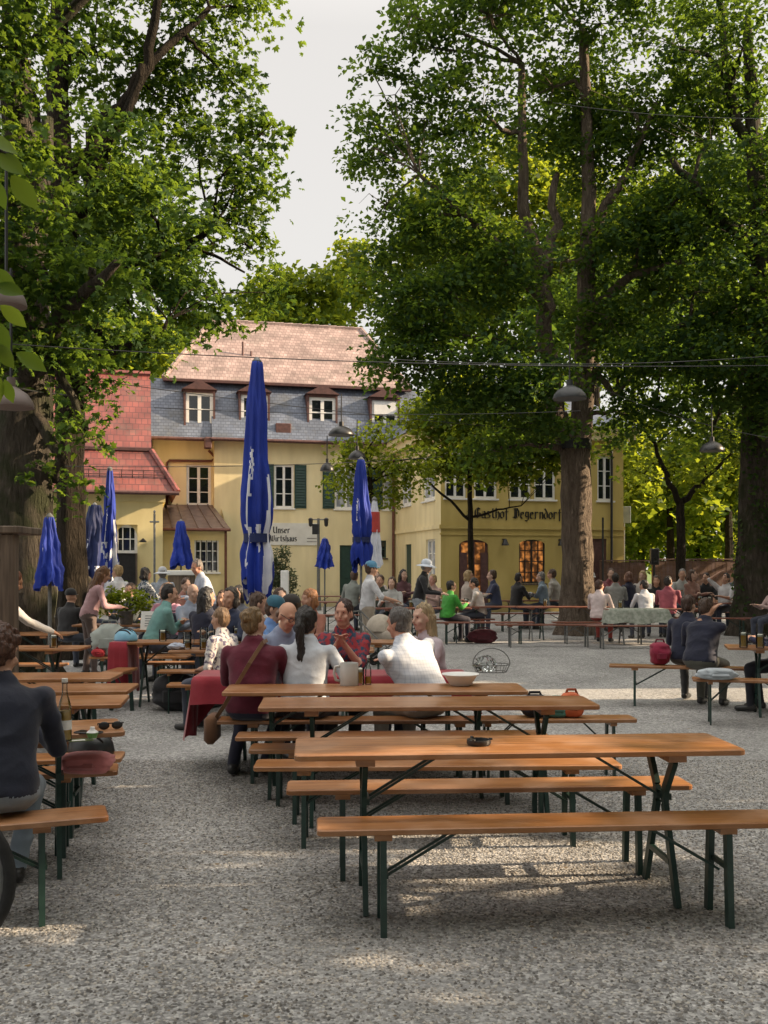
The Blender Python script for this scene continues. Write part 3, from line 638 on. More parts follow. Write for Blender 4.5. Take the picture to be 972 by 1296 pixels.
# ---- lettering: broad-nib strokes on walls and canvas
GL = {
 'G': [[(.55,.85),(.3,1),(.05,.75),(.05,.25),(.3,0),(.55,.2),(.55,.5),(.33,.5)], [(.3,.9),(.3,.1)]],
 'D': [[(.0,.95),(.4,1),(.6,.7),(.6,.25),(.3,0),(.02,.15)], [(.2,.95),(.2,.1)], [(.36,.9),(.36,.1)]],
 'U': [[(.05,1),(.05,.2),(.25,0),(.5,.2)], [(.5,1),(.5,.0)]], 'W': [[(.0,1),(.1,0),(.3,.15),(.3,.9)], [(.3,.15),(.45,0),(.62,.2),(.62,1)]],
 'a': [[(.05,.6),(.3,.68),(.36,.5),(.36,.05),(.45,0)], [(.34,.38),(.08,.3),(.05,.1),(.18,0),(.34,.12)]],
 's': [[(.36,.6),(.12,.66),(.1,.42),(.36,.27),(.33,.05),(.04,.04)]], 't': [[(.16,.95),(.16,.1),(.32,.02)], [(0,.66),(.34,.66)]],
 'h': [[(.1,1),(.1,0)], [(.1,.5),(.3,.66),(.4,.5),(.38,.05),(.26,-.15)]], 'o': [[(.22,.67),(.05,.5),(.05,.15),(.22,0),(.38,.15),(.38,.5),(.22,.67)]],
 'f': [[(.36,1),(.16,.95),(.16,-.2)], [(0,.64),(.36,.64)]], 'e': [[(.06,.36),(.36,.42),(.3,.64),(.1,.6),(.06,.14),(.22,0),(.38,.08)]],
 'g': [[(.34,.62),(.1,.66),(.06,.3),(.2,.14),(.36,.3)], [(.36,.66),(.36,-.1),(.22,-.25),(.04,-.16)]], 'r': [[(.1,.67),(.1,0)], [(.1,.5),(.24,.67),(.36,.58)]],
 'n': [[(.1,.67),(.1,0)], [(.1,.48),(.28,.67),(.38,.52),(.38,0)]], 'd': [[(.1,1),(.36,.6),(.36,.12),(.2,0),(.05,.15),(.05,.45),(.2,.62)]],
 'i': [[(.14,.67),(.14,.06),(.24,0)], [(.14,.86),(.15,.92)]], 'u': [[(.08,.67),(.08,.14),(.2,0),(.36,.14)], [(.36,.67),(.36,0)]],
 'w': [[(.05,.67),(.1,.03),(.26,.15),(.28,.62)], [(.26,.12),(.4,.02),(.48,.2),(.46,.67)]], ' ': []}
ADV = {'G':.7,'D':.74,'U':.68,'W':.78,'w':.6,'i':.32,'t':.4,' ':.35}
def lettering(mb, text, x, z, h, y, T=None, nib=.13, th=.02):
    for ch in text:
        for st in GL[ch]:
            for (ax, az), (bx, bz) in zip(st[:-1], st[1:]):
                nx, nz = nib*h*.62, nib*h*.32
                A = (x+ax*h, z+az*h); B = (x+bx*h, z+bz*h)
                q = [(A[0]-nx, A[1]-nz), (A[0]+nx, A[1]+nz), (B[0]+nx, B[1]+nz), (B[0]-nx, B[1]-nz)]
                vs = [(a, y, b) for a, b in q]+[(a, y+th, b) for a, b in q]
                mb.add(vs, [(0,1,2,3),(7,6,5,4),(0,4,5,1),(1,5,6,2),(2,6,7,3),(3,7,4,0)])
        x += ADV.get(ch, .5)*h
    return x
# white painted board between the windows
a0, a1, z0, z1 = P0.x(333), P0.x(403), P0.z(690, 370), P0.z(662, 370)
sg = thing('painted_sign', 'white sign board with black old-style lettering on the yellow house wall', 'sign', house.matrix_world @ Vector((0,0,0)), 0)
sg.location = house.location; sg.rotation_euler = house.rotation_euler
b = MB(); b.box((a0,-.04,z0),(a1,-.003,z1)); b.build('board', MAT['cream'], sg)
b = MB(); lettering(b, 'Unser', a0+.42, z0+.50, .27, -.047, nib=.13); lettering(b, 'Wirtshaus', a0+.30, z0+.16, .25, -.047, nib=.13)
xx = a0+1.75
b.box((a1-.5,-.047,z0+.28),(a1-.08,-.041,z0+.30)); b.box((a1-.5,-.047,z0+.14),(a1-.08,-.041,z0+.16)); b.build('lettering', MAT['black'], sg)

# ---- front wing (ochre front, pale side)
WC = (2.07, 36.0); WD = 6.9; WL = 7.3; WE = 6.85
wing = thing('guesthouse_wing', 'front wing with shaded ochre facade, arched door and black gothic lettering', 'house', (WC[0], WC[1], 0), TH)
PW = Plane(WC[0], WC[1], CS, SN); PS = Plane(WC[0], WC[1], -SN, CS)
TS = Matrix(((0,1,0,0),(-1,0,0,WD),(0,0,1,0),(0,0,0,1)))     # side wall: s (far to near), inward, z
dz1 = PW.z(683, 600); dh = (PW.x(581), PW.x(618), 0, dz1)
gw = (PW.x(657), PW.x(690), PW.z(738, 673), PW.z(683, 673)); d2 = (PW.x(745), PW.x(768), 0, 2.75)
uz0, uz1 = PW.z(631, 620), PW.z(573, 620)
ups = [(PW.x(a), PW.x(b), uz0, uz1) for a, b in ((563,590), (600,629), (645,672), (676,703), (756,776))]
w = MB(); wall_holes(w, 0, WL, 0, WE, [dh, gw, d2]+ups, y=0)
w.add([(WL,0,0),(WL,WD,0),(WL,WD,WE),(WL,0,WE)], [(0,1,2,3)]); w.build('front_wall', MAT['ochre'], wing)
def sx(px): return WD-PS.x(px)                      # along the side wall from its far end
s1 = (WD-2.35, WD-.75, uz0, uz1); s2 = (WD-5.6, WD-4.0, uz0, uz1); s3 = (WD-1.9, WD-.7, 1.1, 2.72); s4 = (WD-4.9, WD-4.0, 0, 2.6)
w = MB(); wall_holes(w, 0, WD, 0, WE, [s1, s2, s3, s4], y=0); xf(w.build('side_wall', MAT['paleyellow'], wing), TS)
for h_ in (s1, s2): window(wing, *h_, cols=2, rows=3, pm='pane_sky', fw=.12, T=TS)
window(wing, *s3, cols=2, rows=3, T=TS, pm='pane_sky', fm='white')
d = MB(); d.box((s4[0],.06,.02),(s4[1],.12,s4[3])); xf(d.build('side_door', MAT['shutter'], wing), TS)
for h_ in ups: window(wing, *h_, cols=2, rows=3, fw=.08)
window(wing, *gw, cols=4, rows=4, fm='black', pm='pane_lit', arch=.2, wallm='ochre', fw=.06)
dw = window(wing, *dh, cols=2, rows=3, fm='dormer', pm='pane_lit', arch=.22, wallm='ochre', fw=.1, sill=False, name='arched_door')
d = MB(); xm = (dh[0]+dh[1])/2
d.box((dh[0]+.02,-.02,.02),(dh[0]+.30,.05,2.2)); d.box((dh[1]-.30,-.02,.02),(dh[1]-.02,.05,2.2)); d.build('door_leaf', MAT['dormer'], dw)
d = MB(); d.box((d2[0],.06,.02),(d2[1],.12,d2[3])); d.build('red_door', MAT['dormer'], wing)
zc = PW.z(667, 620)
s = MB(); s.box((-.06,-.06,zc-.07),(WL+.05,-.002,zc+.07)); s.box((-.04,-.035,zc-.3),(WL+.03,-.001,zc-.24)); s.build('string_course', MAT['ochre'], wing)
s = MB(); s.box((0,-.06,zc-.07),(WD-.002,-.002,zc+.07)); xf(s.build('side_string_course', MAT['paleyellow'], wing), TS)
s = MB(); s.box((-.35,-.35,WE-.38),(WL+.35,-.002,WE-.12)); s.box((-.5,-.5,WE-.118),(WL+.5,-.002,WE+.06)); s.box((-.35,0,WE-.38),(-.002,WD,WE-.12)); s.box((-.5,0,WE-.118),(-.002,WD,WE+.06)); s.build('cornice', MAT['paleyellow'], wing)
r = MB(); a = -.6; q = 9.6
r.add([(a,a,WE+.07),(WL-a,a,WE+.07),(WL/2+1,3.4,q),(WL/2-1,3.4,q)], [(0,1,2,3)]); r.add([(a,a,WE+.07),(WL/2-1,3.4,q),(WL/2-1,WD,q),(a,WD,WE+.07)], [(0,1,2,3)])
r.add([(WL-a,a,WE+.07),(WL-a,WD+3,WE+.07),(WL/2+1,WD+3,q),(WL/2+1,3.4,q)], [(0,1,2,3)]); r.add([(WL/2-1,3.4,q),(WL/2+1,3.4,q),(WL/2+1,WD+3,q),(WL/2-1,WD+3,q)], [(0,1,2,3)])
r.add([(a,a,WE+.068),(WL-a,a,WE+.068),(WL-a,WD,WE+.068),(a,WD,WE+.068)], [(3,2,1,0)]); r.build('roof', MAT['slate'], wing)
b = MB(); zl = PW.z(656, 640); xe = lettering(b, 'a Gasthof Degerndorf', PW.x(590), zl, .38, -.03, nib=.095, th=.028); b.build('lettering', MAT['black'], wing)
s = MB(); xl = PW.x(637); zq = PW.z(684, 637); s.box((xl-.05,-.2,zq),(xl+.05,-.002,zq+.06)); s.lathe([(.05,.0),(.14,-.2),(.14,-.24),(.02,-.24)], (xl,-.2,zq+.05), 10)
xl = PW.x(708); s.box((xl-.05,-.2,zq),(xl+.05,-.002,zq+.06)); s.lathe([(.05,.0),(.14,-.2),(.14,-.24),(.02,-.24)], (xl,-.2,zq+.05), 10); s.build('wall_lamp', MAT['black'], wing)
s = MB(); xp = WL-.55; s.tube([(xp,-.12,WE-.4),(xp,-.12,0)], .05, 8); s.build('downpipe', MAT['black'], wing)

# ---- side house with the red roof, and the low porch between
AC = (PX(206, 35), 35.0)
side = thing('side_house', 'low yellow side house with steep red clay tiled roof', 'house', (AC[0], AC[1], 0), TH)
PA = Plane(AC[0], AC[1], CS, SN); AE = PA.z(624, 190); XA = -8.0
ar = (PA.x(146), PA.x(174), 0, PA.z(664, 160)); ar2 = (PA.x(112), PA.x(138), .6, PA.z(664, 130)); ar3 = (-7, -5.8, .6, ar[3])
w = MB(); wall_holes(w, XA, 0, 0, AE, [ar, ar2, ar3], y=0, depth=.3)
w.add([(0,0,0),(0,7.6,0),(0,7.6,AE),(0,0,AE)], [(0,1,2,3)]); w.add([(XA,0,0),(XA,7.6,0),(XA,7.6,AE),(XA,0,AE)], [(3,2,1,0)])
sl = 1.2; apz = AE+sl*(3.6+.45)
w.add([(-.40,1.0,AE),(-.40,6.4,AE),(-.40,3.6,apz-.15)], [(0,1,2)]); w.build('wall', MAT['yellow'], side)
window(side, ar[0], ar[1], ar[3]-1.0, ar[3], y=.1, cols=3, rows=2, fw=.1, arch=.5, wallm='yellow', sill=False, name='fanlight')
d = MB(); d.box((ar[0],.28,.02),(ar[1],.3,ar[3]-1.0)); d.build('doorway', MAT['black'], side)  # black sheet in place of the unlit room behind
d = MB(); d.box((ar[1]-.06,-.75,.02),(ar[1]-.01,-.01,ar[3]-1.02)); d.build('open_door', MAT['oldwood'], side)
for h_ in (ar2, ar3): window(side, *h_, y=.1, cols=2, rows=3, fw=.1, arch=.5, wallm='yellow')
s = MB(); s.box((XA,-.09,AE-.32),(.09,-.002,AE-.02)); s.box((.002,0,AE-.32),(.09,6,AE-.02)); s.build('eave_band', MAT['yellow'], side)
r = MB(); zz = lambda y: AE+sl*(y+.45)
r.add([(XA,-.45,AE),(.5,-.45,AE),(-.38,.85,zz(.85)),(-.38,3.6,apz),(XA,3.6,apz)], [(0,1,2,3,4)])
r.add([(.5,-.45,AE),(.5,7.6,AE),(-.38,6.35,zz(.85)),(-.38,.85,zz(.85))], [(0,1,2,3)])
r.add([(XA,3.6,apz),(-.38,3.6,apz),(-.38,6.35,zz(.85)),(.5,7.65,AE),(XA,7.65,AE)], [(0,1,2,3,4)])
r.add([(XA,-.45,AE-.01),(.5,-.45,AE-.01),(.5,0,AE-.01),(XA,0,AE-.01)], [(3,2,1,0)])
r.tube([(.5,-.45,AE+.03),(-.38,.85,zz(.85)+.03)], .11, 6); r.tube([(XA,3.6,apz+.02),(-.38,3.6,apz+.02)], .12, 6)
r.build('tiled_roof', MAT['redtile'], side)
s = MB(); s.tube([(XA,-.5,AE-.03),(.55,-.5,AE-.03)], .07, 8)
zq = zz(.85); s.box((XA,.80,zq+.02),(-.38,.9,zq+.12))  # dark bar along the break between upper and lower roof
for i in range(22):
    xq = XA+.3+i*.37
    if xq < .1: s.bar((xq,-.02,zz(-.02)),(xq,-.05,zz(-.02)+.3), .03, .03)
for zo in (.12, .27): s.bar((XA,-.05,zz(-.02)+zo),(.05,-.05,zz(-.02)+zo), .03, .03)
s.build('gutter', MAT['dormer'], side)
s = MB(); xl = PA.x(181); zq = PA.z(685, 181); s.lathe([(.02,.1),(.12,0),(.12,-.04)], (xl,-.16,zq), 8); s.box((xl-.03,-.16,zq+.02),(xl+.03,-.002,zq+.08)); s.build('wall_lamp', MAT['black'], side)
# fire wall strip where the side house meets the tall house
s = MB(); s.box((XL-.55,.55,AE-1),(XL-.26,9.5,9.35)); s.build('fire_wall', MAT['paleyellow'], house)

PP = main_plane(-2.6); p0, p1 = PP.x(203), PP.x(287); pe = PP.z(668, 250); pt = P5.z(639, 250)
porch = thing('porch', 'low yellow porch with brown sheet metal lean-to roof and barred window', 'porch', house.location, TH)
ph = hole(PP, 246, 277, 684, 724)
w = MB(); wall_holes(w, p0, p1, 0, pe, [ph], y=-2.6); w.add([(p1,-2.6,0),(p1,.5,0),(p1,.5,pt),(p1,-2.6,pe)], [(0,1,2,3)]); w.build('wall', MAT['yellow'], porch)
window(porch, *ph, y=-2.6, cols=4, rows=3, fm='white', fw=.06, bw=.04)
s = MB()
for i in range(5): xq = ph[0]+(i+.5)*(ph[1]-ph[0])/5; s.tube([(xq,-2.57,ph[2]),(xq,-2.57,ph[3])], .014, 6)
s.build('window_bars', MAT['black'], porch)
r = MB(); q1 = p1+.12; q0 = p0-.3
r.add([(q0,-2.85,pe-.03),(q1,-2.85,pe-.03),(P5.x(269),.48,pt),(q0,.48,pt),(q0,-2.85,pe-.09),(q1,-2.85,pe-.09)], [(0,1,2,3),(4,5,1,0)])
r.add([(q1,-2.85,pe-.03),(q1,.48,pe-.03),(P5.x(269),.48,pt)], [(0,1,2)])
for i in range(6):
    f_ = (i+.5)/6; xa, xb = q0+(q1-q0)*f_, q0+(P5.x(269)-q0)*f_; r.bar((xa,-2.85,pe-.01),(xb,.46,pt+.02), .03, .05)
r.build('roof', MAT['metalroof'], porch)
s = MB(); s.tube([(q0,-2.9,pe-.08),(q1,-2.9,pe-.08)], .06, 8); s.tube([(p1-.05,-2.72,pe-.1),(p1-.05,-2.72,0)], .05, 8); s.build('downpipe', MAT['copper'], porch)

# ---- board fence on the right
def board_fence(label, x0, y0, x1, y1, h):
    L = math.hypot(x1-x0, y1-y0); t = thing('board_fence', label, 'fence', (x0, y0, 0), math.atan2(y1-y0, x1-x0))
    b = MB(); n = int(L/.16); rnd = random.Random(3)
    for i in range(n): b.box((i*.16+.004, rnd.uniform(-.004,.004), .06), (i*.16+.152, .024, h+rnd.uniform(-.02,.02)))
    b.build('board_panel', MAT['fence'], t)
    for k in range(int(L/2.5)+1): p = MB(); p.cbox((k*2.5-.05,.03,0),(k*2.5+.05,.13,h+.02), .008); p.build('post', MAT['fence'], t)
    c = MB(); c.cbox((-.06,-.03,h+.022),(L+.06,.14,h+.07), .008); c.build('top_rail', MAT['fence'], t)
fx = 9.2
board_fence('tall brown board fence beyond the tables under the trees', PX(828, 37.5), 37.5, 24, 40.5, 1.92)
board_fence('lower paler board fence beside the ochre house corner', PX(762, 36.9), 36.9, PX(820, 37.3), 37.3, 1.86)

# ================================================================ TREES
# holes cut in the crowns along sun rays, to place the sun patches chosen here
GAPS = []
def gap(p, r, q=None, n=1):
    p = Vector(p); q = Vector(q) if q is not None else p
    for i in range(n): GAPS.append((*p.lerp(q, i/max(1, n-1)), r))
gap((.9,13.5,0), .30, (7.5,12.9,0), 14); gap((2.2,12.7,0), .2, (6.5,12.3,0), 9); gap((-.3,13.9,0), .25, (1.2,14.1,0), 3)
gap((2.5,22.3,0), .3, (5.5,22.8,0), 6); gap((-3.5,12.9,.0), .25, (-2.2,12.7,0), 4)
gap((.2,6.1,0), .05, (1.4,5.7,0), 8); gap((.4,5.6,0), .04, (1.1,5.3,0), 5); gap((1.3,3.72,0), .06, (1.7,3.9,0), 4); gap((-1.6,4.6,0), .05, (-.9,4.75,0), 4)
gap((2.2,7.3,0), .08, (3.4,7.0,0), 6)
gap((5.05,24.2,.3), .34, (5.03,24.2,6.8), 14); gap((-4.7,14,2.6), .35, (-4.7,14,4.6), 4); gap((-4.2,18,2.0), .25, (-4.2,18,3.0), 2)
gap((-9.3,38,8.4), 1.0, (-8.4,36.6,6.3), 3); gap((-9.5,40.5,7.5), .7, (-9.5,40.5,9), 2)
gap((.55,7.8,1.15), .10); gap((-2.75,9.6,.5), .22); gap((-3.4,9.5,1.2), .35); gap((4.75,22,.9), .4); gap((8.0,21.5,1.1), .4); gap((-.5,17.5,1.2), .4); gap((1.0,20,1.4), .4); gap((2.1,22,1.1), .35); gap((-5.6,14,1.2), .3); gap((-3.2,17,1.4), .35)
gap((0,18,3), .25); gap((-5.3,19,3.0), .25); gap((3.2,11.3,.5), .25)
for _x in (-8.5, -6.5, -4.5): gap((_x, 44, 11.4), 1.6)
_gr = np.random.RandomState(9)
for _x, _y, _z in ((11,46,4),(14,50,5),(18,52,5),(12,46,7.5),(16,50,8),(20,52,8),(15,56,3),(20,60,3)): gap((_x, _y, _z), 1.5)
for _ in range(95):                                        # random holes cut to let sun into the crowns
    _p = Vector((_gr.uniform(-7, 10), _gr.uniform(13, 27), _gr.uniform(4.5, 13))); GAPS.append((*_p, _gr.uniform(.25, .6)))
GP = np.array(GAPS); SD = np.array(SDIR)
def sun_keep(P, pad=0.0):
    keep = np.ones(len(P), bool)
    for gx, gy, gz, r in GP:
        d = P-np.array((gx, gy, gz)); al = d@SD; pe = np.linalg.norm(d-al[:,None]*SD, axis=1)
        keep &= ~((al > 1.2) & (pe < pad+r*(1+.35*np.sin(P[:,0]*3+P[:,2]*4))))
    return keep

def leaf_mesh(name, P, Nn, size, mat, parent, rng, palm=False, aspect=.36):
    """one mesh of small folded leaves (or five-fingered leaves)"""
    n = len(P)
    Nn = Nn/np.linalg.norm(Nn, axis=1, keepdims=True)
    t = rng.normal(size=(n,3)); t -= (t*Nn).sum(1)[:,None]*Nn; t /= np.linalg.norm(t, axis=1, keepdims=True)
    b = np.cross(Nn, t); S = (size*rng.uniform(.65, 1.3, n))[:,None]
    if palm: angs = np.radians([-78,-38,0,38,78]); ls = [.7,.9,1,.9,.7]; asp = .24
    else: angs = [0.0]; ls = [1.0]; asp = aspect
    Vs = []
    for a, l in zip(angs, ls):
        d = math.cos(a)*t+math.sin(a)*b; e = -math.sin(a)*t+math.cos(a)*b
        p0 = P; p1 = P+S*l*(.55*d+asp*e+.10*Nn); p2 = P+S*l*(1.0*d-.18*Nn); p3 = P+S*l*(.55*d-asp*e+.10*Nn)
        Vs.append(np.stack([p0,p1,p2,p3], 1))
    V = np.stack(Vs, 1).reshape(-1,3)
    if palm:
        k = len(angs); Vr = V.reshape(n, k, 4, 3)
        # share the leaf's foot so that one leaf is one island
        V = np.concatenate([P[:,None,:], Vr[:,:,1:,:].reshape(n, k*3, 3)], 1); m = 1+3*k
        f = np.array([(0, 1+3*i, 2+3*i, 3+3*i) for i in range(k)])
        Fc = (f[None]+(np.arange(n)*m)[:,None,None]).reshape(-1,4); V = V.reshape(-1,3)
    else:
        Fc = np.arange(n*4).reshape(-1,4)
    return np_mesh(name, V, Fc, mat, parent)

DENS = 3.4
def fill(blobs, rng, per=22, spray=.42, dens=1.0, flat=.5):
    """leaf sprays spread unevenly through a set of crown masses; returns leaf points, normals, spray centres"""
    P, Nn, SPC = [], [], []
    for (cx, cy, cz, rx, ry, rz) in blobs:
        ns = max(4, int(DENS*dens*2.1*(rx*ry+ry*rz+rx*rz)/(spray*spray)/3.2))
        u = rng.normal(size=(ns,3)); u /= np.linalg.norm(u, axis=1, keepdims=True)
        rad = rng.uniform(.12, 1.0, ns)**(1/2.0)*rng.uniform(.86, 1.12, ns)
        c = np.array((cx,cy,cz))+u*rad[:,None]*np.array((rx,ry,rz))
        nn = u*.45+np.array((0,0,1.0))+rng.normal(size=(ns,3))*.25
        nn /= np.linalg.norm(nn, axis=1, keepdims=True)
        SPC.append(np.concatenate([c, np.tile((cx,cy,cz), (ns,1))], 1))
        k = per; rs = spray*rng.uniform(.6, 1.35, ns)
        a = rng.uniform(0, 6.283, (ns,k)); q = np.sqrt(rng.uniform(0,1,(ns,k)))*rs[:,None]
        t = np.cross(nn, rng.normal(size=(ns,3))); t /= np.linalg.norm(t, axis=1, keepdims=True); b = np.cross(nn, t)
        pts = c[:,None]+(np.cos(a)*q)[...,None]*t[:,None]+(np.sin(a)*q)[...,None]*b[:,None]
        pts += nn[:,None]*(rng.normal(size=(ns,k))*.12*flat-.35*(q**2)/spray)[...,None]
        ln = nn[:,None]+rng.normal(size=(ns,k,3))*.55
        P.append(pts.reshape(-1,3)); Nn.append(ln.reshape(-1,3))
    return np.concatenate(P), np.concatenate(Nn), np.concatenate(SPC)

def wob(pts, k, amp, rng):
    """subdivide a limb and make it wander"""
    out = []
    for i in range(len(pts)-1):
        a, b = Vector(pts[i][:3]), Vector(pts[i+1][:3]); ra, rb = pts[i][3], pts[i+1][3]
        for j in range(k):
            f = j/k; r = ra+(rb-ra)*f
            w = amp*r if (i or j) else 0
            out.append((*(a.lerp(b, f)+Vector(rng.normal(size=3)*w)), r))
    out.append(tuple(pts[-1])); return out
def limb_tube(mb, pts, n=8):
    mb.tube([p[:3] for p in pts], [p[3] for p in pts], n)
def trunk_tube(mb, pts, rng, n=20, flare=True):
    """trunk with an uneven, fluted section and a spreading foot"""
    P = wob(pts, 7, .05, rng); ph = rng.uniform(0, 6, 4); k = len(P); vs = []
    for i, (x, y, z, r) in enumerate(P):
        fl = 1+.55*math.exp(-max(0, z)/.35) if flare else 1
        for j in range(n):
            t = 2*PI*j/n
            q = r*fl*(1+.07*math.sin(3*t+ph[0]+z*.4)+.05*math.sin(5*t+ph[1]-z*.7)+.03*math.sin(9*t+ph[2]+z*1.7)+(.10*math.sin(5*t+ph[3])*math.exp(-z/.5) if flare else 0))
            q *= 1+.035*math.sin(z*5+t*2+ph[1])
            vs.append((x+q*math.cos(t), y+q*math.sin(t), z))
    fs = [(i*n+j, i*n+(j+1)%n, (i+1)*n+(j+1)%n, (i+1)*n+j) for i in range(k-1) for j in range(n)]
    fs.append(tuple((k-1)*n+j for j in range(n))); mb.add(vs, fs)
    return P

def make_tree(label, trunk, limbs, blobs, seed, leaf='leaf', bark='bark', size=.13, palm=False, per=22, spray=.42, dens=1.0, group=None, name='tree', twig=True, gaps=True, thin=1.0, extra=None):
    rng = np.random.RandomState(seed)
    bx, by, bz = trunk[0][:3]
    t = thing(name, label, 'tree', (bx, by, 0), 0, group)
    off = np.array((bx, by, 0))
    rel = lambda p: (p[0]-bx, p[1]-by, p[2], p[3])
    mb = MB(); tp = trunk_tube(mb, [rel(p) for p in trunk], rng)
    mb.build('trunk', MAT[bark], t, smooth=True)
    br = MB(); nodes_ = [tp[i] for i in range(len(tp)//2, len(tp))]
    for lm in limbs:
        q = wob([rel(p) for p in lm], 4, .45, rng); limb_tube(br, q, 8); nodes_ += q
    NB = np.array(nodes_)
    Bl = [(b[0]-bx, b[1]-by, *b[2:]) for b in blobs]
    P, Nn, S = fill(Bl, rng, per, spray, dens)
    # a bough from the nearest limb into each mass, twigs from it to the sprays
    if twig:
        for b in Bl:
            c = np.array(b[:3]); lo = c-np.array((0,0,b[5]*.3))
            dd = np.linalg.norm(NB[:,:3]-lo, axis=1)+np.where(NB[:,2] > c[2]+.5, 2.0, 0)
            i = int(np.argmin(dd)); a = NB[i]; r0 = min(a[3]*.6, .05+.015*dd[i])
            m = (a[:3]+c)/2+np.array((0,0,-.12*dd[i]*.5+.2))+rng.normal(size=3)*.12*min(2, dd[i])
            q = wob([(*a[:3], r0), (*m, r0*.75), (*c, r0*.45)], 4, .4, rng); limb_tube(br, q, 6)
        sel = rng.rand(len(S)) < .16
        for row in S[sel]:
            c = Vector(row[:3]); o_ = Vector(row[3:]); m = o_.lerp(c, .5)+Vector(rng.normal(size=3)*.12)
            br.tube([o_, m, c], [.014, .009, .004], 3, cap=False)
    if br.v: br.build('branches', MAT[bark], t, smooth=True)
    if gaps:
        k = sun_keep(P+off, pad=size*.8 if size > .3 else size*.4); P, Nn = P[k], Nn[k]
    if thin < 1: k = rng.rand(len(P)) < thin; P, Nn = P[k], Nn[k]
    leaf_mesh('crown', P, Nn, size, MAT[leaf], t, rng, palm)
    return t
def bl(px, py, Y, rx, rz, ry=None):
    """crown mass measured at (px, py) of the photograph, Y metres away"""
    s = Y/F; a = rx*s; return (PX(px, Y), Y, PZ(py, Y), a, ry if ry else max(.8, a*.95), rz*s)
def lp(px, py, Y, r): return (PX(px, Y), Y, PZ(py, Y), r)

# two big trees on the left
T1 = make_tree('broad grey-barked trunk rising behind the left rows of benches', [(PX(31,14),14,-.1,.41), (PX(31,14),14,2.4,.38), (PX(30,14),14.1,4.4,.36), (PX(24,14),14.2,6.5,.30), (PX(10,14),14.3,9,.2)],
  [[lp(28,480,14,.25), lp(45,300,14.4,.16), lp(60,150,15,.09)], [lp(26,440,14,.25), lp(-40,250,13,.16), lp(-90,60,12,.08)], [lp(28,500,14,.2), lp(80,400,13,.1), lp(150,330,12.4,.05)]],
  [bl(20,60,13.5,80,80), bl(-60,250,13,90,120), bl(40,200,13.5,60,70), bl(60,360,13,70,55), bl(-30,400,13.4,70,70), bl(120,350,12.6,55,40), bl(70,440,13.6,55,30), bl(-60,0,13,120,130), bl(20,-160,13,200,110), bl(160,-120,13,130,60), bl(-150,150,11,110,200), bl(110,545,13.6,14,30), bl(70,610,14,14,26), bl(30,330,13,75,70), bl(22,440,12.9,62,44), bl(30,260,13,60,60)],
  11, leaf='leaf', bark='bark', size=.095, palm=True, per=24, spray=.48, dens=1.35)
T2 = make_tree('slimmer dark trunk just behind the broad one, crown arching towards the house', [(PX(90,18),18,-.1,.27), (PX(90,18),18,3,.255), (PX(88,18),18,5.2,.25), (PX(76,18),18,8.0,.24), (PX(74,18),18,10.8,.18), (PX(80,18),18,13.5,.1)],
  [[lp(82,250,18,.2), lp(40,160,18.3,.15), lp(10,30,18.6,.1), lp(-5,-60,19,.06)], [lp(84,225,18,.17), lp(140,150,17.6,.13), lp(185,80,17.3,.10), lp(205,-20,17,.06)],
   [lp(86,300,18,.16), lp(115,240,17.6,.13), lp(150,160,17.2,.1), lp(180,80,17,.06)], [lp(150,140,17.6,.1), lp(200,70,17.6,.08), lp(265,10,17.8,.05)],
   [lp(92,440,18,.12), lp(145,442,17.8,.09), lp(190,432,17.6,.06), lp(212,405,17.5,.03)], [lp(88,330,18,.13), lp(190,330,18,.09), lp(270,290,18.2,.05)]],
  [bl(120,60,18,80,75), bl(200,120,18.6,70,60), bl(240,55,18.4,80,45), bl(315,10,18.6,42,22), bl(300,110,18.8,45,40), bl(250,190,18.6,70,55), bl(140,190,17,80,70), bl(300,230,18.6,30,50), bl(190,270,17.4,80,55), bl(90,290,17,70,60), bl(270,310,18.2,55,40), bl(170,350,17.4,80,50), bl(120,420,17.4,70,38), bl(215,395,17.8,58,34), bl(255,360,18,40,34), bl(120,500,17.8,18,44), bl(60,520,17,30,40), bl(100,-80,18,200,80), bl(250,-60,18.4,110,50), bl(310,345,18.6,34,30), bl(270,395,18.6,40,22), bl(300,280,18.6,36,34), bl(325,240,18.6,30,40), bl(330,170,18.6,28,36), bl(320,315,18.4,34,34), bl(335,370,18.6,22,22), bl(240,330,17.6,60,50), bl(190,430,17.4,50,26)],
  12, leaf='leaf', bark='barkd', size=.105, palm=True, per=22, spray=.52, dens=1.45)
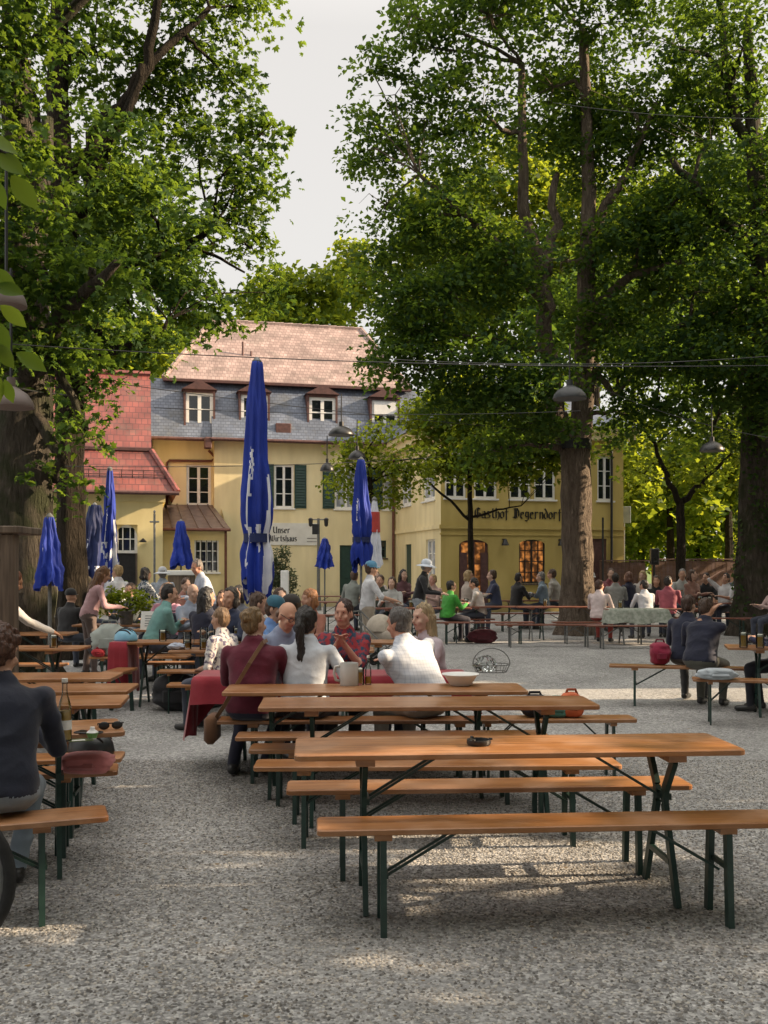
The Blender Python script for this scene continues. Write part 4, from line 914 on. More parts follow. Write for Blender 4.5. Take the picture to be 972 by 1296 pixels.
# big forked tree right of the middle
T3 = make_tree('thick forked trunk with a dark strap, sunlit down one edge, before the ochre wing', [(PX(729,24.4),24.4,-.1,.41), (PX(729,24.4),24.4,2.0,.37), (PX(727,24.4),24.4,4.5,.36), (PX(737,24.4),24.4,5.4,.27), (PX(742,24.4),24.4,8,.22), (PX(746,24.4),24.4,11,.17), (PX(738,24.4),24.4,15,.1)],
  [[lp(722,572,24.4,.27), lp(708,520,24.3,.23), lp(692,420,24.2,.20), lp(690,350,24.2,.17), lp(664,260,24,.14), lp(660,80,24,.08)], [lp(690,350,24.2,.15), lp(697,300,24.3,.13), lp(705,220,24.5,.08)],
   [lp(694,400,24.2,.14), lp(640,320,23.6,.11), lp(572,258,23,.07), lp(530,220,22.6,.04)], [lp(743,400,24.4,.14), lp(800,350,23.8,.1), lp(870,330,23.3,.06)], [lp(745,300,24.4,.14), lp(790,220,24,.1), lp(830,130,23.6,.06)],
   [lp(742,450,24.4,.12), lp(775,500,24,.07), lp(800,480,23.6,.04)], [lp(700,450,24.2,.1), lp(620,430,23.6,.07), lp(540,420,23,.04)]],
  [bl(548,60,23.4,52,55), bl(500,120,23.6,40,40), bl(540,150,23.6,60,60), bl(508,215,23.6,38,42), bl(575,250,23,70,60), bl(520,300,23.4,36,36), bl(610,140,23,80,75), bl(620,20,23,90,60), bl(700,110,24.6,95,80), bl(680,-50,24,160,70), bl(760,200,25,70,70), bl(650,330,23,70,60), bl(560,375,23,70,50), bl(525,425,23,45,40), bl(590,450,22.6,70,38), bl(660,440,23,60,48), bl(710,330,25.4,60,70), bl(800,140,24,80,70), bl(790,300,23.8,70,60), bl(770,400,23.6,60,50), bl(640,500,23,60,26), bl(780,480,24,50,36), bl(760,30,24,80,70), bl(545,468,23,42,30), bl(600,505,23.4,60,30), bl(690,475,22.6,52,40), bl(655,545,24,52,20), bl(800,530,24,44,34), bl(505,380,23,30,40), bl(590,330,24.5,60,60), bl(740,120,26,70,80), bl(840,380,25,60,60), bl(465,190,23.6,36,34), bl(470,90,23.6,30,30), bl(488,260,23.4,36,40), bl(478,340,23.4,30,30), bl(500,440,23,36,26), bl(486,462,22.8,26,18), bl(620,570,23.6,40,18), bl(700,545,23.2,34,20), bl(450,150,23.8,22,22), bl(520,20,23.6,40,30)],
  13, leaf='leaf', bark='barkr', size=.14, palm=False, per=42, spray=.58, dens=1.7)
s = MB(); s.lathe([(.40,-.12),(.44,-.12),(.44,.12),(.40,.12)], (0,0,0), 20)
o = s.build('trunk_strap', MAT['black'], T3); o.location = (PX(726,24.4)-PX(729,24.4), 0, PZ(563,24.4))
# ivy grown tree at the right edge
T4 = make_tree('leaning ivy-grown trunk at the right edge beside the nearest group', [(PX(950,24),24,-.1,.40), (PX(953,24),24,2.5,.36), (PX(958,24),24,5,.33), (PX(966,24),24,8.5,.28), (PX(955,24),24,11.5,.2), (PX(945,24),24,15,.1)],
  [[lp(964,330,24,.18), lp(900,260,23.4,.12), lp(850,200,23,.07)], [lp(960,250,24,.16), lp(925,120,24,.12), lp(905,-20,24,.07)], [lp(965,380,24,.14), lp(900,400,23.4,.09), lp(840,420,23,.05)]],
  [bl(860,60,23.4,80,80), bl(940,60,23,80,90), bl(900,180,23,90,75), bl(850,260,23.2,70,60), bl(930,300,23,80,70), bl(880,370,23,80,55), bl(950,420,22.6,70,60), bl(850,450,23,70,42), bl(920,500,23.4,60,36), bl(880,-60,24,180,70), bl(1040,200,23,90,200), bl(1020,420,22,60,80), bl(990,520,22.6,36,40), bl(830,520,24,40,28), bl(880,470,25,70,50), bl(900,545,24.6,50,30), bl(860,300,25,80,80), bl(900,120,25,80,80)],
  14, leaf='leaf', bark='bark', size=.14, palm=False, per=42, spray=.58, dens=1.7)
rng = np.random.RandomState(3); n = 2600
zz_ = rng.uniform(.1, 9, n); aa = rng.uniform(0, 6.28, n); rr0 = .42-.012*zz_+rng.uniform(0, .06, n)
cx_ = np.interp(zz_, [0,2.5,5,8.5], [0, PX(953,24)-PX(950,24), PX(958,24)-PX(950,24), PX(966,24)-PX(950,24)])
P = np.stack([cx_+rr0*np.cos(aa), rr0*np.sin(aa), zz_], 1); Nn = np.stack([np.cos(aa), np.sin(aa), np.full(n, .5)], 1)+rng.normal(size=(n,3))*.3
k = np.sin(aa*2+zz_*1.1)+rng.normal(size=n)*.5 > -.2
leaf_mesh('ivy', P[k], Nn[k], .10, MAT['leafd'], T4, rng)

# younger trees in front of the house and by the fence
make_tree('young tree with thin stem and light airy leaves before the arched door', [(PX(597,32),32,-.1,.10), (PX(596,32),32,2.5,.085), (PX(594,32),32,5,.07), (PX(592,32),32,7,.03)],
  [[lp(596,660,32,.05), lp(560,625,32,.04), lp(530,600,32,.02)], [lp(595,655,32,.045), lp(630,645,31.6,.03), lp(660,640,31.4,.02)]],
  [bl(590,530,32,52,34), bl(545,555,32,34,24), bl(640,560,32,52,30), bl(600,590,32,44,20), bl(690,575,32,34,30), bl(640,600,31.6,36,14), bl(720,560,32,30,40), bl(590,500,32,60,30), bl(660,520,32,50,34), bl(535,520,32,34,24), bl(690,540,31,50,30), bl(610,555,31,50,26), bl(560,585,31.5,34,18)],
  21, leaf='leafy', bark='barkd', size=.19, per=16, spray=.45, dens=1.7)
make_tree('small round dark green tree behind the second blue umbrella', [(PX(474,29),29,-.1,.09), (PX(473,29),29,3,.075), (PX(468,29),29,4.5,.06)], [[lp(470,610,29,.05), lp(440,590,29,.03)]],
  [bl(440,590,29,28,26), bl(470,575,29,34,28), bl(505,590,29,26,28), bl(425,605,29,16,16), bl(455,625,29,26,14), bl(490,625,29,22,14), bl(520,600,29,24,20), bl(445,560,29,26,18), bl(480,545,29,22,16), bl(535,580,29,24,20)],
  22, leaf='leafy', bark='barkd', size=.15, per=16, spray=.45, dens=1.2)
make_tree('slender dark stemmed tree forking low in front of the board fence', [(PX(862,33),33,-.1,.17), (PX(862,33),33,2.2,.15), (PX(861,33),33,3.9,.13)],
  [[lp(861,640,33,.12), lp(845,600,33,.09), lp(820,550,33,.05)], [lp(862,635,33,.11), lp(888,612,33,.08), lp(925,575,33,.04)]],
  [bl(860,520,33,70,44), bl(800,545,33,50,40), bl(920,540,33,60,40), bl(890,590,33,36,20), bl(815,600,33,36,22), bl(950,590,33,40,30), bl(790,500,33,40,40)],
  23, leaf='leafy', bark='barkd', size=.17, per=16, spray=.55, dens=.8)
# trees beyond the fence and the house
far = [((780,46),(60,80),'leafy',(585,55)),((846,52),(66,70),'leafy',(600,70)),((920,48),(70,80),'leafy',(590,80)),((985,52),(60,90),'leafy',(560,120)),
       ((392,60),(66,46),'leafy',(380,44)),((446,66),(40,50),'leafy',(345,46)),((340,66),(44,40),'leafy',(376,36)),((560,62),(90,130),'leafy',(330,130)),((670,60),(110,150),'leafy',(300,150)),((800,64),(120,150),'leafy',(350,160)),((930,60),(120,180),'leaf',(330,190)),
       ((150,52),(90,44),'leafy',(440,44)),((250,60),(50,40),'leafy',(425,36)),((60,46),(90,150),'leaf',(500,150)),((20,30),(60,80),'leafd',(620,90)),((160,60),(110,120),'leaf',(300,120)),((752,47),(110,50),'leaf',(392,60)),((810,56),(60,50),'leafy',(660,40)),((880,60),(70,50),'leafy',(655,40)),((955,58),(60,60),'leafy',(650,40))]  # hidden tall tree behind the wing is added to shade the lower pink roof
flab = ['bright sunlit tree beyond the fence next to the ochre corner','bright tree beyond the fence behind the slender forked tree','bright yellow-green tree beyond the middle of the board fence','bright tall tree beyond the fence behind the ivy trunk',
        'yellow-green treetop directly above the middle of the pink roof ridge','yellow-green treetop above the right end of the pink roof ridge','yellow-green treetop above the left end of the pink roof ridge','tall dark tree behind the house right of its pink roof','tall tree rising straight behind the ochre wing','tall dark tree behind the corner of the ochre wing','tall dark tree far behind the ivy-grown trunk',
        'sunlit tree behind the red tiled roof','sunlit tree between the red roof and the pink roof','dark tree left of the yellow side house','low dark tree seen behind the broad grey trunk','tall tree behind the red tiled house, above the sunlit one','dark tall tree standing behind the ochre wing beside the forked crown','low sunlit bushy tree just over the fence near the loudspeaker','low sunlit bushy tree just over the middle of the fence','low sunlit bushy tree just over the fence beside the ivy trunk']
for i, (((px, Y), (rx, rz), lf, (py, _)), lb) in enumerate(zip(far, flab)):
    rg = random.Random(40+i); zc = py
    bb = [bl(px+rx*dx, py+rz*dy, Y+rg.uniform(-2,2), rx*sx_, rz*sz_) for dx, dy, sx_, sz_ in ((0,0,.6,.6),(-.5,.15,.5,.5),(.5,.1,.5,.5),(-.2,-.5,.55,.45),(.3,-.55,.5,.4),(0,.55,.55,.4),(.55,.6,.4,.35),(-.6,.6,.4,.35))]
    low = max(2.5, PZ(py+rz*.7, Y))
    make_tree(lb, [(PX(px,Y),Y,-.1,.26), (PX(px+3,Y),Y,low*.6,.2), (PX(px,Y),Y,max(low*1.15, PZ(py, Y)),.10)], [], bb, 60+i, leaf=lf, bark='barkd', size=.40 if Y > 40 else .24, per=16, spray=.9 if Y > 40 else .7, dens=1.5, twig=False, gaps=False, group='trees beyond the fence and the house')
# unseen trees added right of frame and behind the eye to shade the yard
def shade_tree(x, y, h, r, seed, lab, low=2.6):
    rg = random.Random(seed); bb = []
    for i in range(13):
        a = rg.uniform(0, 6.28); q = r*math.sqrt(rg.random())*.8; z = rg.uniform(low+.8, h)
        bb.append((x+q*math.cos(a), y+q*math.sin(a), z, r*.5, r*.5, max(1.0, (h-low)*.2)))
    make_tree(lab, [(x,y,-.1,.4), (x,y,3,.33), (x+.2,y,h*.7,.15)], [], bb, seed, leaf='leaf', bark='bark', size=.34, per=14, spray=.75, dens=2.0, twig=False, group='shade trees out of the picture')
for i, (x, y, h, r) in enumerate([(10,2,11,4.6),(11.5,8,12,4.4),(13,14.5,13,4.6),(15.5,21,13,4.6),(17,28,14,4.8),(18,35,13,4.6),(18,-3,13,5),(20,5,14,5),(21,12,15,5),(23,19,15,5),(26,27,16,5),(5,-4,11,5),(-4,-3,11,5)]):
    shade_tree(x, y, h, r, 300+i, 'leafy shade tree standing beside the yard, out of view of the tables')

# near branch with large leaves hanging in from the left
rng = np.random.RandomState(77)
nt = thing('tree', 'near broadleaf branch with large bright leaves hanging in at the left edge', 'tree', (-2.6, 3.0, 0))
m = MB(); trunk_tube(m, [(0,0,-.1,.16),(0,0,2,.14),(.05,0,3.6,.1),(.1,.1,5,.05)], rng); m.build('trunk', MAT['bark'], nt, smooth=True)
m = MB(); tips = []
for zs, pts in ((2.6, [(PX(-20,4)+2.6, 1.0, PZ(180,4)), (PX(25,4)+2.6, 1.0, PZ(205,4))]), (2.2, [(PX(-30,4)+2.6, .9, PZ(330,4)), (PX(12,4)+2.6, .9, PZ(375,4))]), (1.9, [(PX(-35,4)+2.6, 1.0, PZ(420,4)), (PX(10,4)+2.6, 1.0, PZ(450,4))]), (3.4, [(PX(-40,4)+2.6, .8, PZ(60,4)), (PX(-12,4)+2.6, .9, PZ(120,4))])):
    p = [Vector((0,0,zs+.2))]+[Vector(q) for q in pts]; m.tube(p, [.03,.012,.004], 5); tips.append(p[-1]); tips.append(p[1].lerp(p[2], .3))
m.build('branches', MAT['bark'], nt, smooth=True)
rng = np.random.RandomState(12); m = MB()
prof = [(0,.0),(.10,.10),(.28,.20),(.5,.25),(.72,.19),(.88,.08),(1.0,0)]
for px, py, ang, L_ in ((8,205,-35,.16),(28,232,-52,.17),(2,232,-70,.14),(6,372,-15,.14),(14,396,-40,.13),(4,415,-60,.14),(34,456,-30,.14),(12,446,-55,.13),(6,480,-80,.14),(20,490,-75,.10),(-6,350,-30,.15),(-12,180,-20,.16)):
    b0 = at(px-14, py-10, 4.0)-Vector((-2.6,3.0,0)); a = R(ang); d = Vector((math.cos(a), rng.uniform(-.3,.3), math.sin(a))).normalized()
    nrm = Vector((rng.uniform(-.3,.3), -1, rng.uniform(.1,.7))).normalized(); sd = d.cross(nrm).normalized(); up_ = sd.cross(d); vs = []
    for q, w_ in prof: c_ = b0+d*L_*q-up_*(.05*q*q)*L_*2; vs += [c_-sd*w_*L_+up_*w_*L_*.25, c_, c_+sd*w_*L_+up_*w_*L_*.25]
    m.add(vs, [f_ for k_ in range(6) for f_ in ((3*k_,3*k_+1,3*k_+4,3*k_+3),(3*k_+1,3*k_+2,3*k_+5,3*k_+4))])
m.build('crown', MAT['leafn'], nt, smooth=True)
# the wood far beyond the fence and the house, one green mass
rng = np.random.RandomState(31); X_ = np.arange(-62, 80, 4.5)
P, Nn, _ = fill([(x+rng.uniform(-2,2), rng.uniform(82,96), rng.uniform(2,9 if x > 18 else 7), 4.2, 3, 4.2) for x in X_ for _ in range(2)], rng, 14, 1.3, .55)
P[:,2] = np.abs(P[:,2])
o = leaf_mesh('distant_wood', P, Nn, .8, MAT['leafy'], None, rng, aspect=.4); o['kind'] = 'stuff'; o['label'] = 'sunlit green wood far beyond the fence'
# bushes: potted olive by the house, green plant on a table
def bush(name, label, cat, x, y, z0, blobs, leaf, size, seed, per=14, spray=.22, dens=1.2):
    rng = np.random.RandomState(seed); t = thing(name, label, cat, (x, y, z0))
    P, Nn, S = fill(blobs, rng, per, spray, dens)
    leaf_mesh('foliage', P, Nn, size, MAT[leaf], t, rng, aspect=.22); return t
t = bush('potted_olive', 'grey-green potted olive bush under the white sign board', 'plant', PX(352,34), 34, 0, [(0,0,1.5,.55,.5,.5),(.2,0,1.1,.5,.45,.4),(-.25,0,1.2,.4,.4,.45),(.05,0,2.0,.35,.35,.35)], 'olive', .13, 5)
m = MB(); m.lathe([(.25,0),(.34,.5),(.38,.55),(.36,.6),(.0,.58)], n=14); m.build('pot', MAT['dormer'], t, smooth=True, angle=40)
m = MB(); m.tube([(0,0,.5),(.03,0,1),(0,0,1.5)], [.05,.04,.02], 6); m.build('stem', MAT['bark'], t)

# ================================================================ BEER TABLES AND BENCHES
def make_table(top='wood', steel='steel'):
    t = thing('beer_table', '', 'table')
    b = MB(); b.slab(rrect(-1.1,-.25,1.1,.25,.03,3), .742, .77, .004); b.build('tabletop', MAT[top], t)
    for e in (-1, 1):
        x = e*.76
        b = MB(); b.box((x-.045,-.235,.71),(x+.045,.235,.7415)); b.build('batten', MAT[top], t)
        for sg_ in (-1, 1):
            pts = [(x, sg_*.19, .712), (x, sg_*.062, .54), (x, sg_*.055, .47), (x, sg_*.235, .0)]
            b = MB()
            for p, q in zip(pts[:-1], pts[1:]): b.bar(p, q, .046, .026, up=(1,0,0))
            b.build('leg', MAT[steel], t)
        b = MB(); b.bar((x+.013,-.075,.505),(x+.013,.075,.505), .03, .03); b.build('crossbar', MAT[steel], t)
        b = MB(); b.bar((x-.004,-.145,.20),(x-.004,.145,.20), .022, .026); b.build('foot_rail', MAT[steel], t)
        b = MB()
        for yy in (-.035, .035): b.bar((x-e*.01, yy, .50), (x-e*.40, yy, .735), .014, .012)
        b.build('brace', MAT[steel], t)
    return t
def make_bench(top='woodb', steel='steel'):
    t = thing('beer_bench', '', 'bench')
    b = MB(); b.slab(rrect(-1.1,-.125,1.1,.125,.025,3), .452, .48, .004); b.build('seat', MAT[top], t)
    for e in (-1, 1):
        x = e*.80
        b = MB(); b.box((x-.04,-.115,.425),(x+.04,.115,.4515)); b.build('batten', MAT[top], t)
        for sg_ in (-1, 1):
            b = MB(); b.bar((x, sg_*.10, .425), (x, sg_*.125, .0), .044, .028, up=(1,0,0)); b.build('leg', MAT[steel], t)
        b = MB(); b.bar((x+.013,-.1,.26),(x+.013,.1,.26), .022, .022); b.build('crossbar', MAT[steel], t)
        b = MB()
        for yy in (-.03, .03): b.bar((x-e*.012, yy, .24), (x-e*.36, yy, .445), .012, .011)
        b.build('brace', MAT[steel], t)
    return t
_pro = {}
def furn(kind, label, x, y, rz, group, top=None, steel='steel', L=None):
    top = top or ('wood' if kind == 'table' else 'woodb')
    k = (kind, top, steel)
    if k not in _pro:
        o = make_table(top, steel) if kind == 'table' else make_bench(top, steel)
        _pro[k] = tree_of(o)
    else: o = dup_tree(_pro[k])
    o.location = (x, y, 0); o.rotation_euler = (0, 0, R(rz)); o['label'] = label; o['group'] = group
    if L: o.scale = (L/2.2, 1, 1)
    return o
def place(kind, label, px, Y, rz, group, end='L', **kw):
    """near corner of the left (L) or right (R) end seen at column px, Y metres away"""
    hw = .25 if kind == 'table' else .125; hl = (kw.get('L') or 2.2)/2*(1 if end == 'L' else -1)
    c, s = math.cos(R(rz)), math.sin(R(rz))
    return furn(kind, label, PX(px, Y)+c*hl-s*hw, Y+s*hl+c*hw, rz, group, **kw)
GT, GB = 'beer tables in the gravel yard', 'beer benches in the gravel yard'
# the empty block in front
place('bench', 'nearest empty bench, whole orange seat in front of the nearest empty table', 401, 4.42, 4, GB)
place('table', 'nearest large empty table with a black ashtray on its orange top', 372, 4.66, 4, GT)
place('bench', 'empty bench directly behind the nearest empty table', 362, 5.22, 3.4, GB)
place('bench', 'empty bench second behind the nearest table, seat ending short of its neighbours', 320, 5.83, 1.5, GB)
place('table', 'second empty table back, bare top between nearest table and the mug table', 326, 6.26, 2.5, GT)
place('bench', 'empty bench tucked under the second empty table, slightly nearer of the two', 314, 6.38, 1.2, GB)
place('bench', 'empty bench behind the second empty table, left end catching light', 297, 6.85, 2.0, GB)
place('table', 'third table back carrying the grey mug and the white bowl', 280, 7.02, 2, GT)
place('bench', 'bench carrying the woman in maroon and the woman in white jacket', 270, 7.58, 1, GB)
RT = place('table', 'table under the dark red cloth where the company sits', 248, 8.02, 1, GT)
place('bench', 'bench on the far side of the red clothed table', 300, 8.85, 1, GB)
place('bench', 'short empty bench left of the red clothed table', 210, 9.9, 3, GB, L=1.6)
place('bench', 'bench holding the orange and teal bags, right of the mug table', 588, 7.62, 2, GB, L=1.35)
# rows running out of the picture on the left
lt = [('table', 159, 5.36, 20, 'nearest table of the left rows, sunglasses and spritzer bottle on it'), ('bench', 138, 4.68, 20, 'nearest bench of the left rows, carrying the curly haired person'),
 ('bench', 149, 5.72, 14, 'left row bench with the pink cloth bag lying on it'), ('bench', 153, 6.1, 8, 'left row bench just behind the pink bag bench'), ('bench', 136, 6.65, 8, 'left row bench behind the black helmet, highest of the low ones'),
 ('table', 153, 6.42, 8, 'second table of the left rows, glossy patch at its end'), ('table', 161, 7.1, 4, 'third table of the left rows, reaching furthest to the aisle'), ('table', 140, 7.9, 3, 'fourth table of the left rows, shorter reach than the third'),
 ('bench', 131, 8.9, 2, 'left row bench behind the fourth table'), ('table', 101, 10.8, 2, 'left row table where the leaning man sets down a glass'), ('bench', 84, 9.9, 2, 'dull bench in front of the leaning man\'s table'), ('table', 86, 13.2, 0, 'furthest left row table beside the tall broad trunk'), ('bench', 80, 12.0, 0, 'furthest left row bench beside the broad trunk')]
for kd, px, Y, rz, lb in lt: place(kd, lb, px, Y, rz, GT if kd == 'table' else GB, end='R')
furn('bench', 'bench set end-on to the aisle, its seat lit bright orange', PX(121, 10.6), 10.9, 84, GB, L=1.5)
# the busy tables on the left of the middle
mid = [('table', 150, 11.7, 0, 'table with the blue helmet and a red cloth over its end', 1.6), ('table', 212, 10.5, 2, 'table with beer glasses just behind the maroon cardigan', None), ('bench', 182, 12.2, 1, 'short bench between the red cloth and the glasses table', 1.0), ('bench', 198, 11.2, 2, 'low bench below the helmet table, nearer the aisle', 1.0),
 ('table', 166, 14.0, 0, 'table with the white menu card where the teal shirted man sits', None), ('bench', 112, 13.0, 0, 'bench with the pale bags next to the helmet table', 1.3), ('table', 90, 15.2, 0, 'table with a green plant under the long haired woman', None), ('bench', 175, 13.4, 1, 'bench under the teal shirted man', None),
 ('table', 280, 11.7, 0, 'table of the grey shirted and capped men', None), ('bench', 262, 11.0, 0, 'bench under the brown haired man in grey', 1.8), ('bench', 250, 12.6, 0, 'bench of the navy woman with loose black hair', 1.4), ('table', 200, 17.0, 3, 'table of the standing man in pale blue', None)]
for kd, px, Y, rz, lb, L in mid: place(kd, lb, px, Y, rz, GT if kd == 'table' else GB, L=L)
# red-brown tables before the house and under the forked tree
back = [('table', 585, 22.4, 2, 'red-brown table between green shirt and black vest'), ('bench', 548, 21.2, 2, 'bench under the green shirted person'), ('bench', 628, 20.4, 1, 'empty bench facing the aisle left of the forked trunk'), ('table', 655, 22.2, 1, 'red-brown table directly left of the forked trunk'), ('table', 630, 26.5, 1, 'table of the dark and pale blue pair below the arched window'), ('bench', 622, 25.4, 1, 'bench before the table below the arched window'),
 ('table', 770, 21.0, 0, 'table with the pale checked cloth right of the forked trunk'), ('bench', 700, 21.3, 0, 'long bench seen through behind the pale checked cloth'), ('bench', 745, 20.0, 1, 'empty bench nearest in front of the checked cloth'), ('table', 866, 24.5, 0, 'table of the raised-arm man in white'), ('bench', 838, 23.0, 0, 'bench of the pink-maroon shirted person'), ('bench', 880, 26.0, 0, 'bench under the black shirt before the fence'),
 ('table', 385, 30.5, 3, 'red-brown table under the small blue umbrella by the house'), ('table', 440, 28.0, 3, 'red-brown table near the second blue umbrella'), ('table', 395, 25.5, 2, 'red-brown table behind the cap-wearing man'), ('bench', 400, 24.6, 2, 'red-brown bench behind the cap-wearing man'), ('table', 470, 21.5, 2, 'table of the grey topped woman beyond the pram'), ('bench', 505, 22.5, 1, 'bench of the grey topped woman beyond the pram')]
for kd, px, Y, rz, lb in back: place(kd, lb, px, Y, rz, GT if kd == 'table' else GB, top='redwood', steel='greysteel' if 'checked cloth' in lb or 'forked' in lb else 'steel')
# group at the right
furn('bench', 'bench under the navy T-shirted pair at the right', PX(880, 11.7)+.12, 11.75, -14, GB)
furn('bench', 'short bench end with the white jacket lying on it', PX(920, 10.3)+.35, 10.4, -14, GB, L=1.3)
RGT = furn('table', 'right edge table with two beer mugs', 4.95, 10.95, -14, GT)

# ---- red cloths
def cloth(name, label, x, y, rz, lx, ly, drop, mat, seed, z=.775, group=None, sides=None):
    """draped sheet: flat on top, falling in folds; sides = which edges hang and how far (x-,x+,y-,y+)"""
    rng = random.Random(seed); m = MB(); sides = sides or (drop,)*4
    n = 72; per = []
    for i in range(n):
        t = i/n*4; k = int(t); f = t-k
        p = [(-1+2*f,-1),(1,-1+2*f),(1-2*f,1),(-1,1-2*f)][k]
        per.append((p[0]*lx/2, p[1]*ly/2, k))
    vs = [(0,0,z)]; rows = [(.6,0),(.97,0),(1.0,0)]
    for sc_, _ in rows: vs += [(a*sc_, b*sc_, z+(0 if sc_ < .99 else -.004)) for a, b, k in per]
    K = 7
    for q in range(1, K+1):
        for i, (a, b, k) in enumerate(per):
            dr = {0: sides[2], 1: sides[1], 2: sides[3], 3: sides[0]}[k]
            ph = i*.85+seed; fold = .035*math.sin(ph)+.02*math.sin(ph*2.3+1)
            ox = (1 if a > lx/2-.01 else -1 if a < -lx/2+.01 else 0); oy = (1 if b > ly/2-.01 else -1 if b < -ly/2+.01 else 0)
            f = q/K; out = (.012+(.05*f+fold*f)*min(1, lx))
            vs.append((a+ox*out, b+oy*out, z-.004-dr*f*(1+.06*math.sin(ph*.7))))
    fs = [(0, 1+i, 1+(i+1) % n) for i in range(n)]
    for r_ in range(len(rows)+K-1):
        o_ = 1+r_*n; fs += [(o_+i, o_+n+i, o_+n+(i+1) % n, o_+(i+1) % n) for i in range(n)]
    m.add(vs, fs); o = m.build(name, MAT[mat], None, smooth=True, loc=(x, y, 0), rot=(0,0,R(rz)))
    return tag(o, label, 'tablecloth', group)
rc = RT.location
cloth('tablecloth', 'dark red cloth draped over the company\'s table, hanging low at its end', rc.x, rc.y, 1, 2.24, .54, .3, 'redcloth', 4, sides=(.50,.28,.22,.25))
cloth('tablecloth', 'dark red cloth hanging to the ground below the blue helmet', PX(151, 11.75)+.0, 11.95, 0, .20, .53, .6, 'redcloth', 9)
cloth('tablecloth', 'pale checked cloth over the table beyond the empty benches', PX(808, 21.0), 21.25, 0, 1.25, .56, .3, 'check', 12)

# ================================================================ CLOSED UMBRELLAS
def umbrella(label, px, Y, ztop, zhem, rmax, mat, seed, marks=0, tied=False, sway=0.0, base=True):
    t = thing('closed_umbrella', label, 'umbrella', (PX(px, Y), Y, 0), 0, 'closed blue umbrellas')
    rng = random.Random(seed); H = ztop-zhem; nt_, nz = 96, 84; nf = 8; ph = rng.uniform(0, 6)
    zt = zhem+H*.30
    def prof(f):                     # f: 0 hem .. 1 top
        base_ = rmax*(1+.05*math.sin(f*17+ph))*(.30+.70*(1-f)**.7)
        if tied: base_ *= 1-.24*math.exp(-((f-.24)/.05)**2); base_ *= (1.0 if f > .24 else 1.0-.25*(.24-f)/.24)
        return base_
    # strokes of white print, in (arc metres, height)
    st = []
    def pr(text, th0, z0_, h, vertical=False):
        x = 0
        for ch in text:
            for s_ in GL[ch]:
                for a, b in zip(s_[:-1], s_[1:]): st.append((th0, x+a[0]*h, z0_+a[1]*h, x+b[0]*h, z0_+b[1]*h, h*.085))
            x += ADV.get(ch, .5)*h
    if marks:
        hh = H*.05
        for k_ in (0, 2):
            for q, ch in enumerate('sanrt'): st_n = len(st); pr(ch, 4.25+k_*PI/2-.15, zhem+H*(.60-.045*q), hh)
        if marks > 1:
            for k_ in range(4): pass
            for k_ in range(4): st.append((5.6+k_*PI/2, .0, zhem+H*.02, .03, zhem+H*.5, .022))
    vs, fs, mi = [], [], []
    for i in range(nz+1):
        f = i/nz; z = zhem+H*f
        for j in range(nt_):
            a = 2*PI*j/nt_; tw = .5*math.sin(f*2.2+ph)
            w = math.sin(nf*(a+tw)/1.0)
            r = prof(f)*(1+.25*(1-2*abs(math.sin(nf*(a+tw)/2)))*(1-f*.7)+.09*math.sin(3*a+f*6+ph)+.06*math.sin(13*a+f*9+math.sin(f*23))+.04*noise.noise(Vector((math.cos(a)*4, math.sin(a)*4, f*14+seed))))
            hem = (.05*H*math.sin(2*a+ph)+.03*H*w)*max(0, 1-f*4)
            vs.append((r*math.cos(a)+sway*(1-f), r*math.sin(a), z+hem))
    for i in range(nz):
        for j in range(nt_):
            fs.append((i*nt_+j, i*nt_+(j+1) % nt_, (i+1)*nt_+(j+1) % nt_, (i+1)*nt_+j))
            mk = 0
            if marks > 1:
                f_ = (i+.5)/nz; q_ = Vector((math.cos(2*PI*j/nt_)*1.6, math.sin(2*PI*j/nt_)*1.6, f_*7+seed*3)); nn_ = noise.noise(q_*1.4)+.35*noise.noise(q_*4)
                if .02 < f_ < .30 and nn_ > .17: mk = 1
                if 0.06 < f_ < .46 and math.cos(2*PI*j/nt_+.25) > .93: mk = 1
            if st:
                a = 2*PI*(j+.5)/nt_; z = zhem+H*(i+.5)/nz; rr_ = prof((i+.5)/nz)
                for th0, x0, z0_, x1, z1_, wd in st:
                    dA = (a-th0+PI) % (2*PI)-PI
                    X = dA*rr_*1.15
                    if X < -.1 or X > .6: continue
                    ux, uz = x1-x0, z1_-z0_; L2 = ux*ux+uz*uz+1e-9; tt = max(0, min(1, ((X-x0)*ux+(z-z0_)*uz)/L2))
                    if math.hypot(X-x0-tt*ux, z-z0_-tt*uz) < wd: mk = 1; break
            mi.append(mk)
    fs.append(tuple(nz*nt_+j for j in range(nt_))); mi.append(0)
    m = MB(); m.v = vs; m.f = fs; m.m = mi
    m.build('canopy', [MAT[mat], MAT['print']], t, smooth=True)
    p = MB(); p.tube([(0,0,0),(0,0,ztop-.1)], .025 if rmax < .3 else .032, 10); p.lathe([(.05,ztop-.04),(.055,ztop+.01),(.02,ztop+.05),(0,ztop+.06)], n=10); p.build('pole', MAT['greysteel'], t, smooth=True, angle=40)
    if tied:
        s = MB(); f = .24; r = prof(f); s.lathe([(r*1.12,zhem+H*f-.05),(r*1.22,zhem+H*f-.05),(r*1.22,zhem+H*f+.05),(r*1.12,zhem+H*f+.05)], (sway*(1-f),0,0), 20); s.build('tie_strap', MAT['navy'], t)
    b = MB(); b.cbox((-.3,-.3,0),(.3,.3,.07), .015); b.lathe([(.05,.07),(.05,.35),(.04,.36)], n=10); b.build('base', MAT['greysteel'], t)
    return t
umbrella('tallest blue umbrella, tied closed, with white lettering, in the middle of the yard', 325, 11.2, 3.99, 1.36, .195, 'blue', 1, marks=2, tied=True)
umbrella('slim bright blue umbrella in front of the small round tree', 457, 18, 3.62, 1.70, .20, 'blue', 2, marks=1, tied=True)
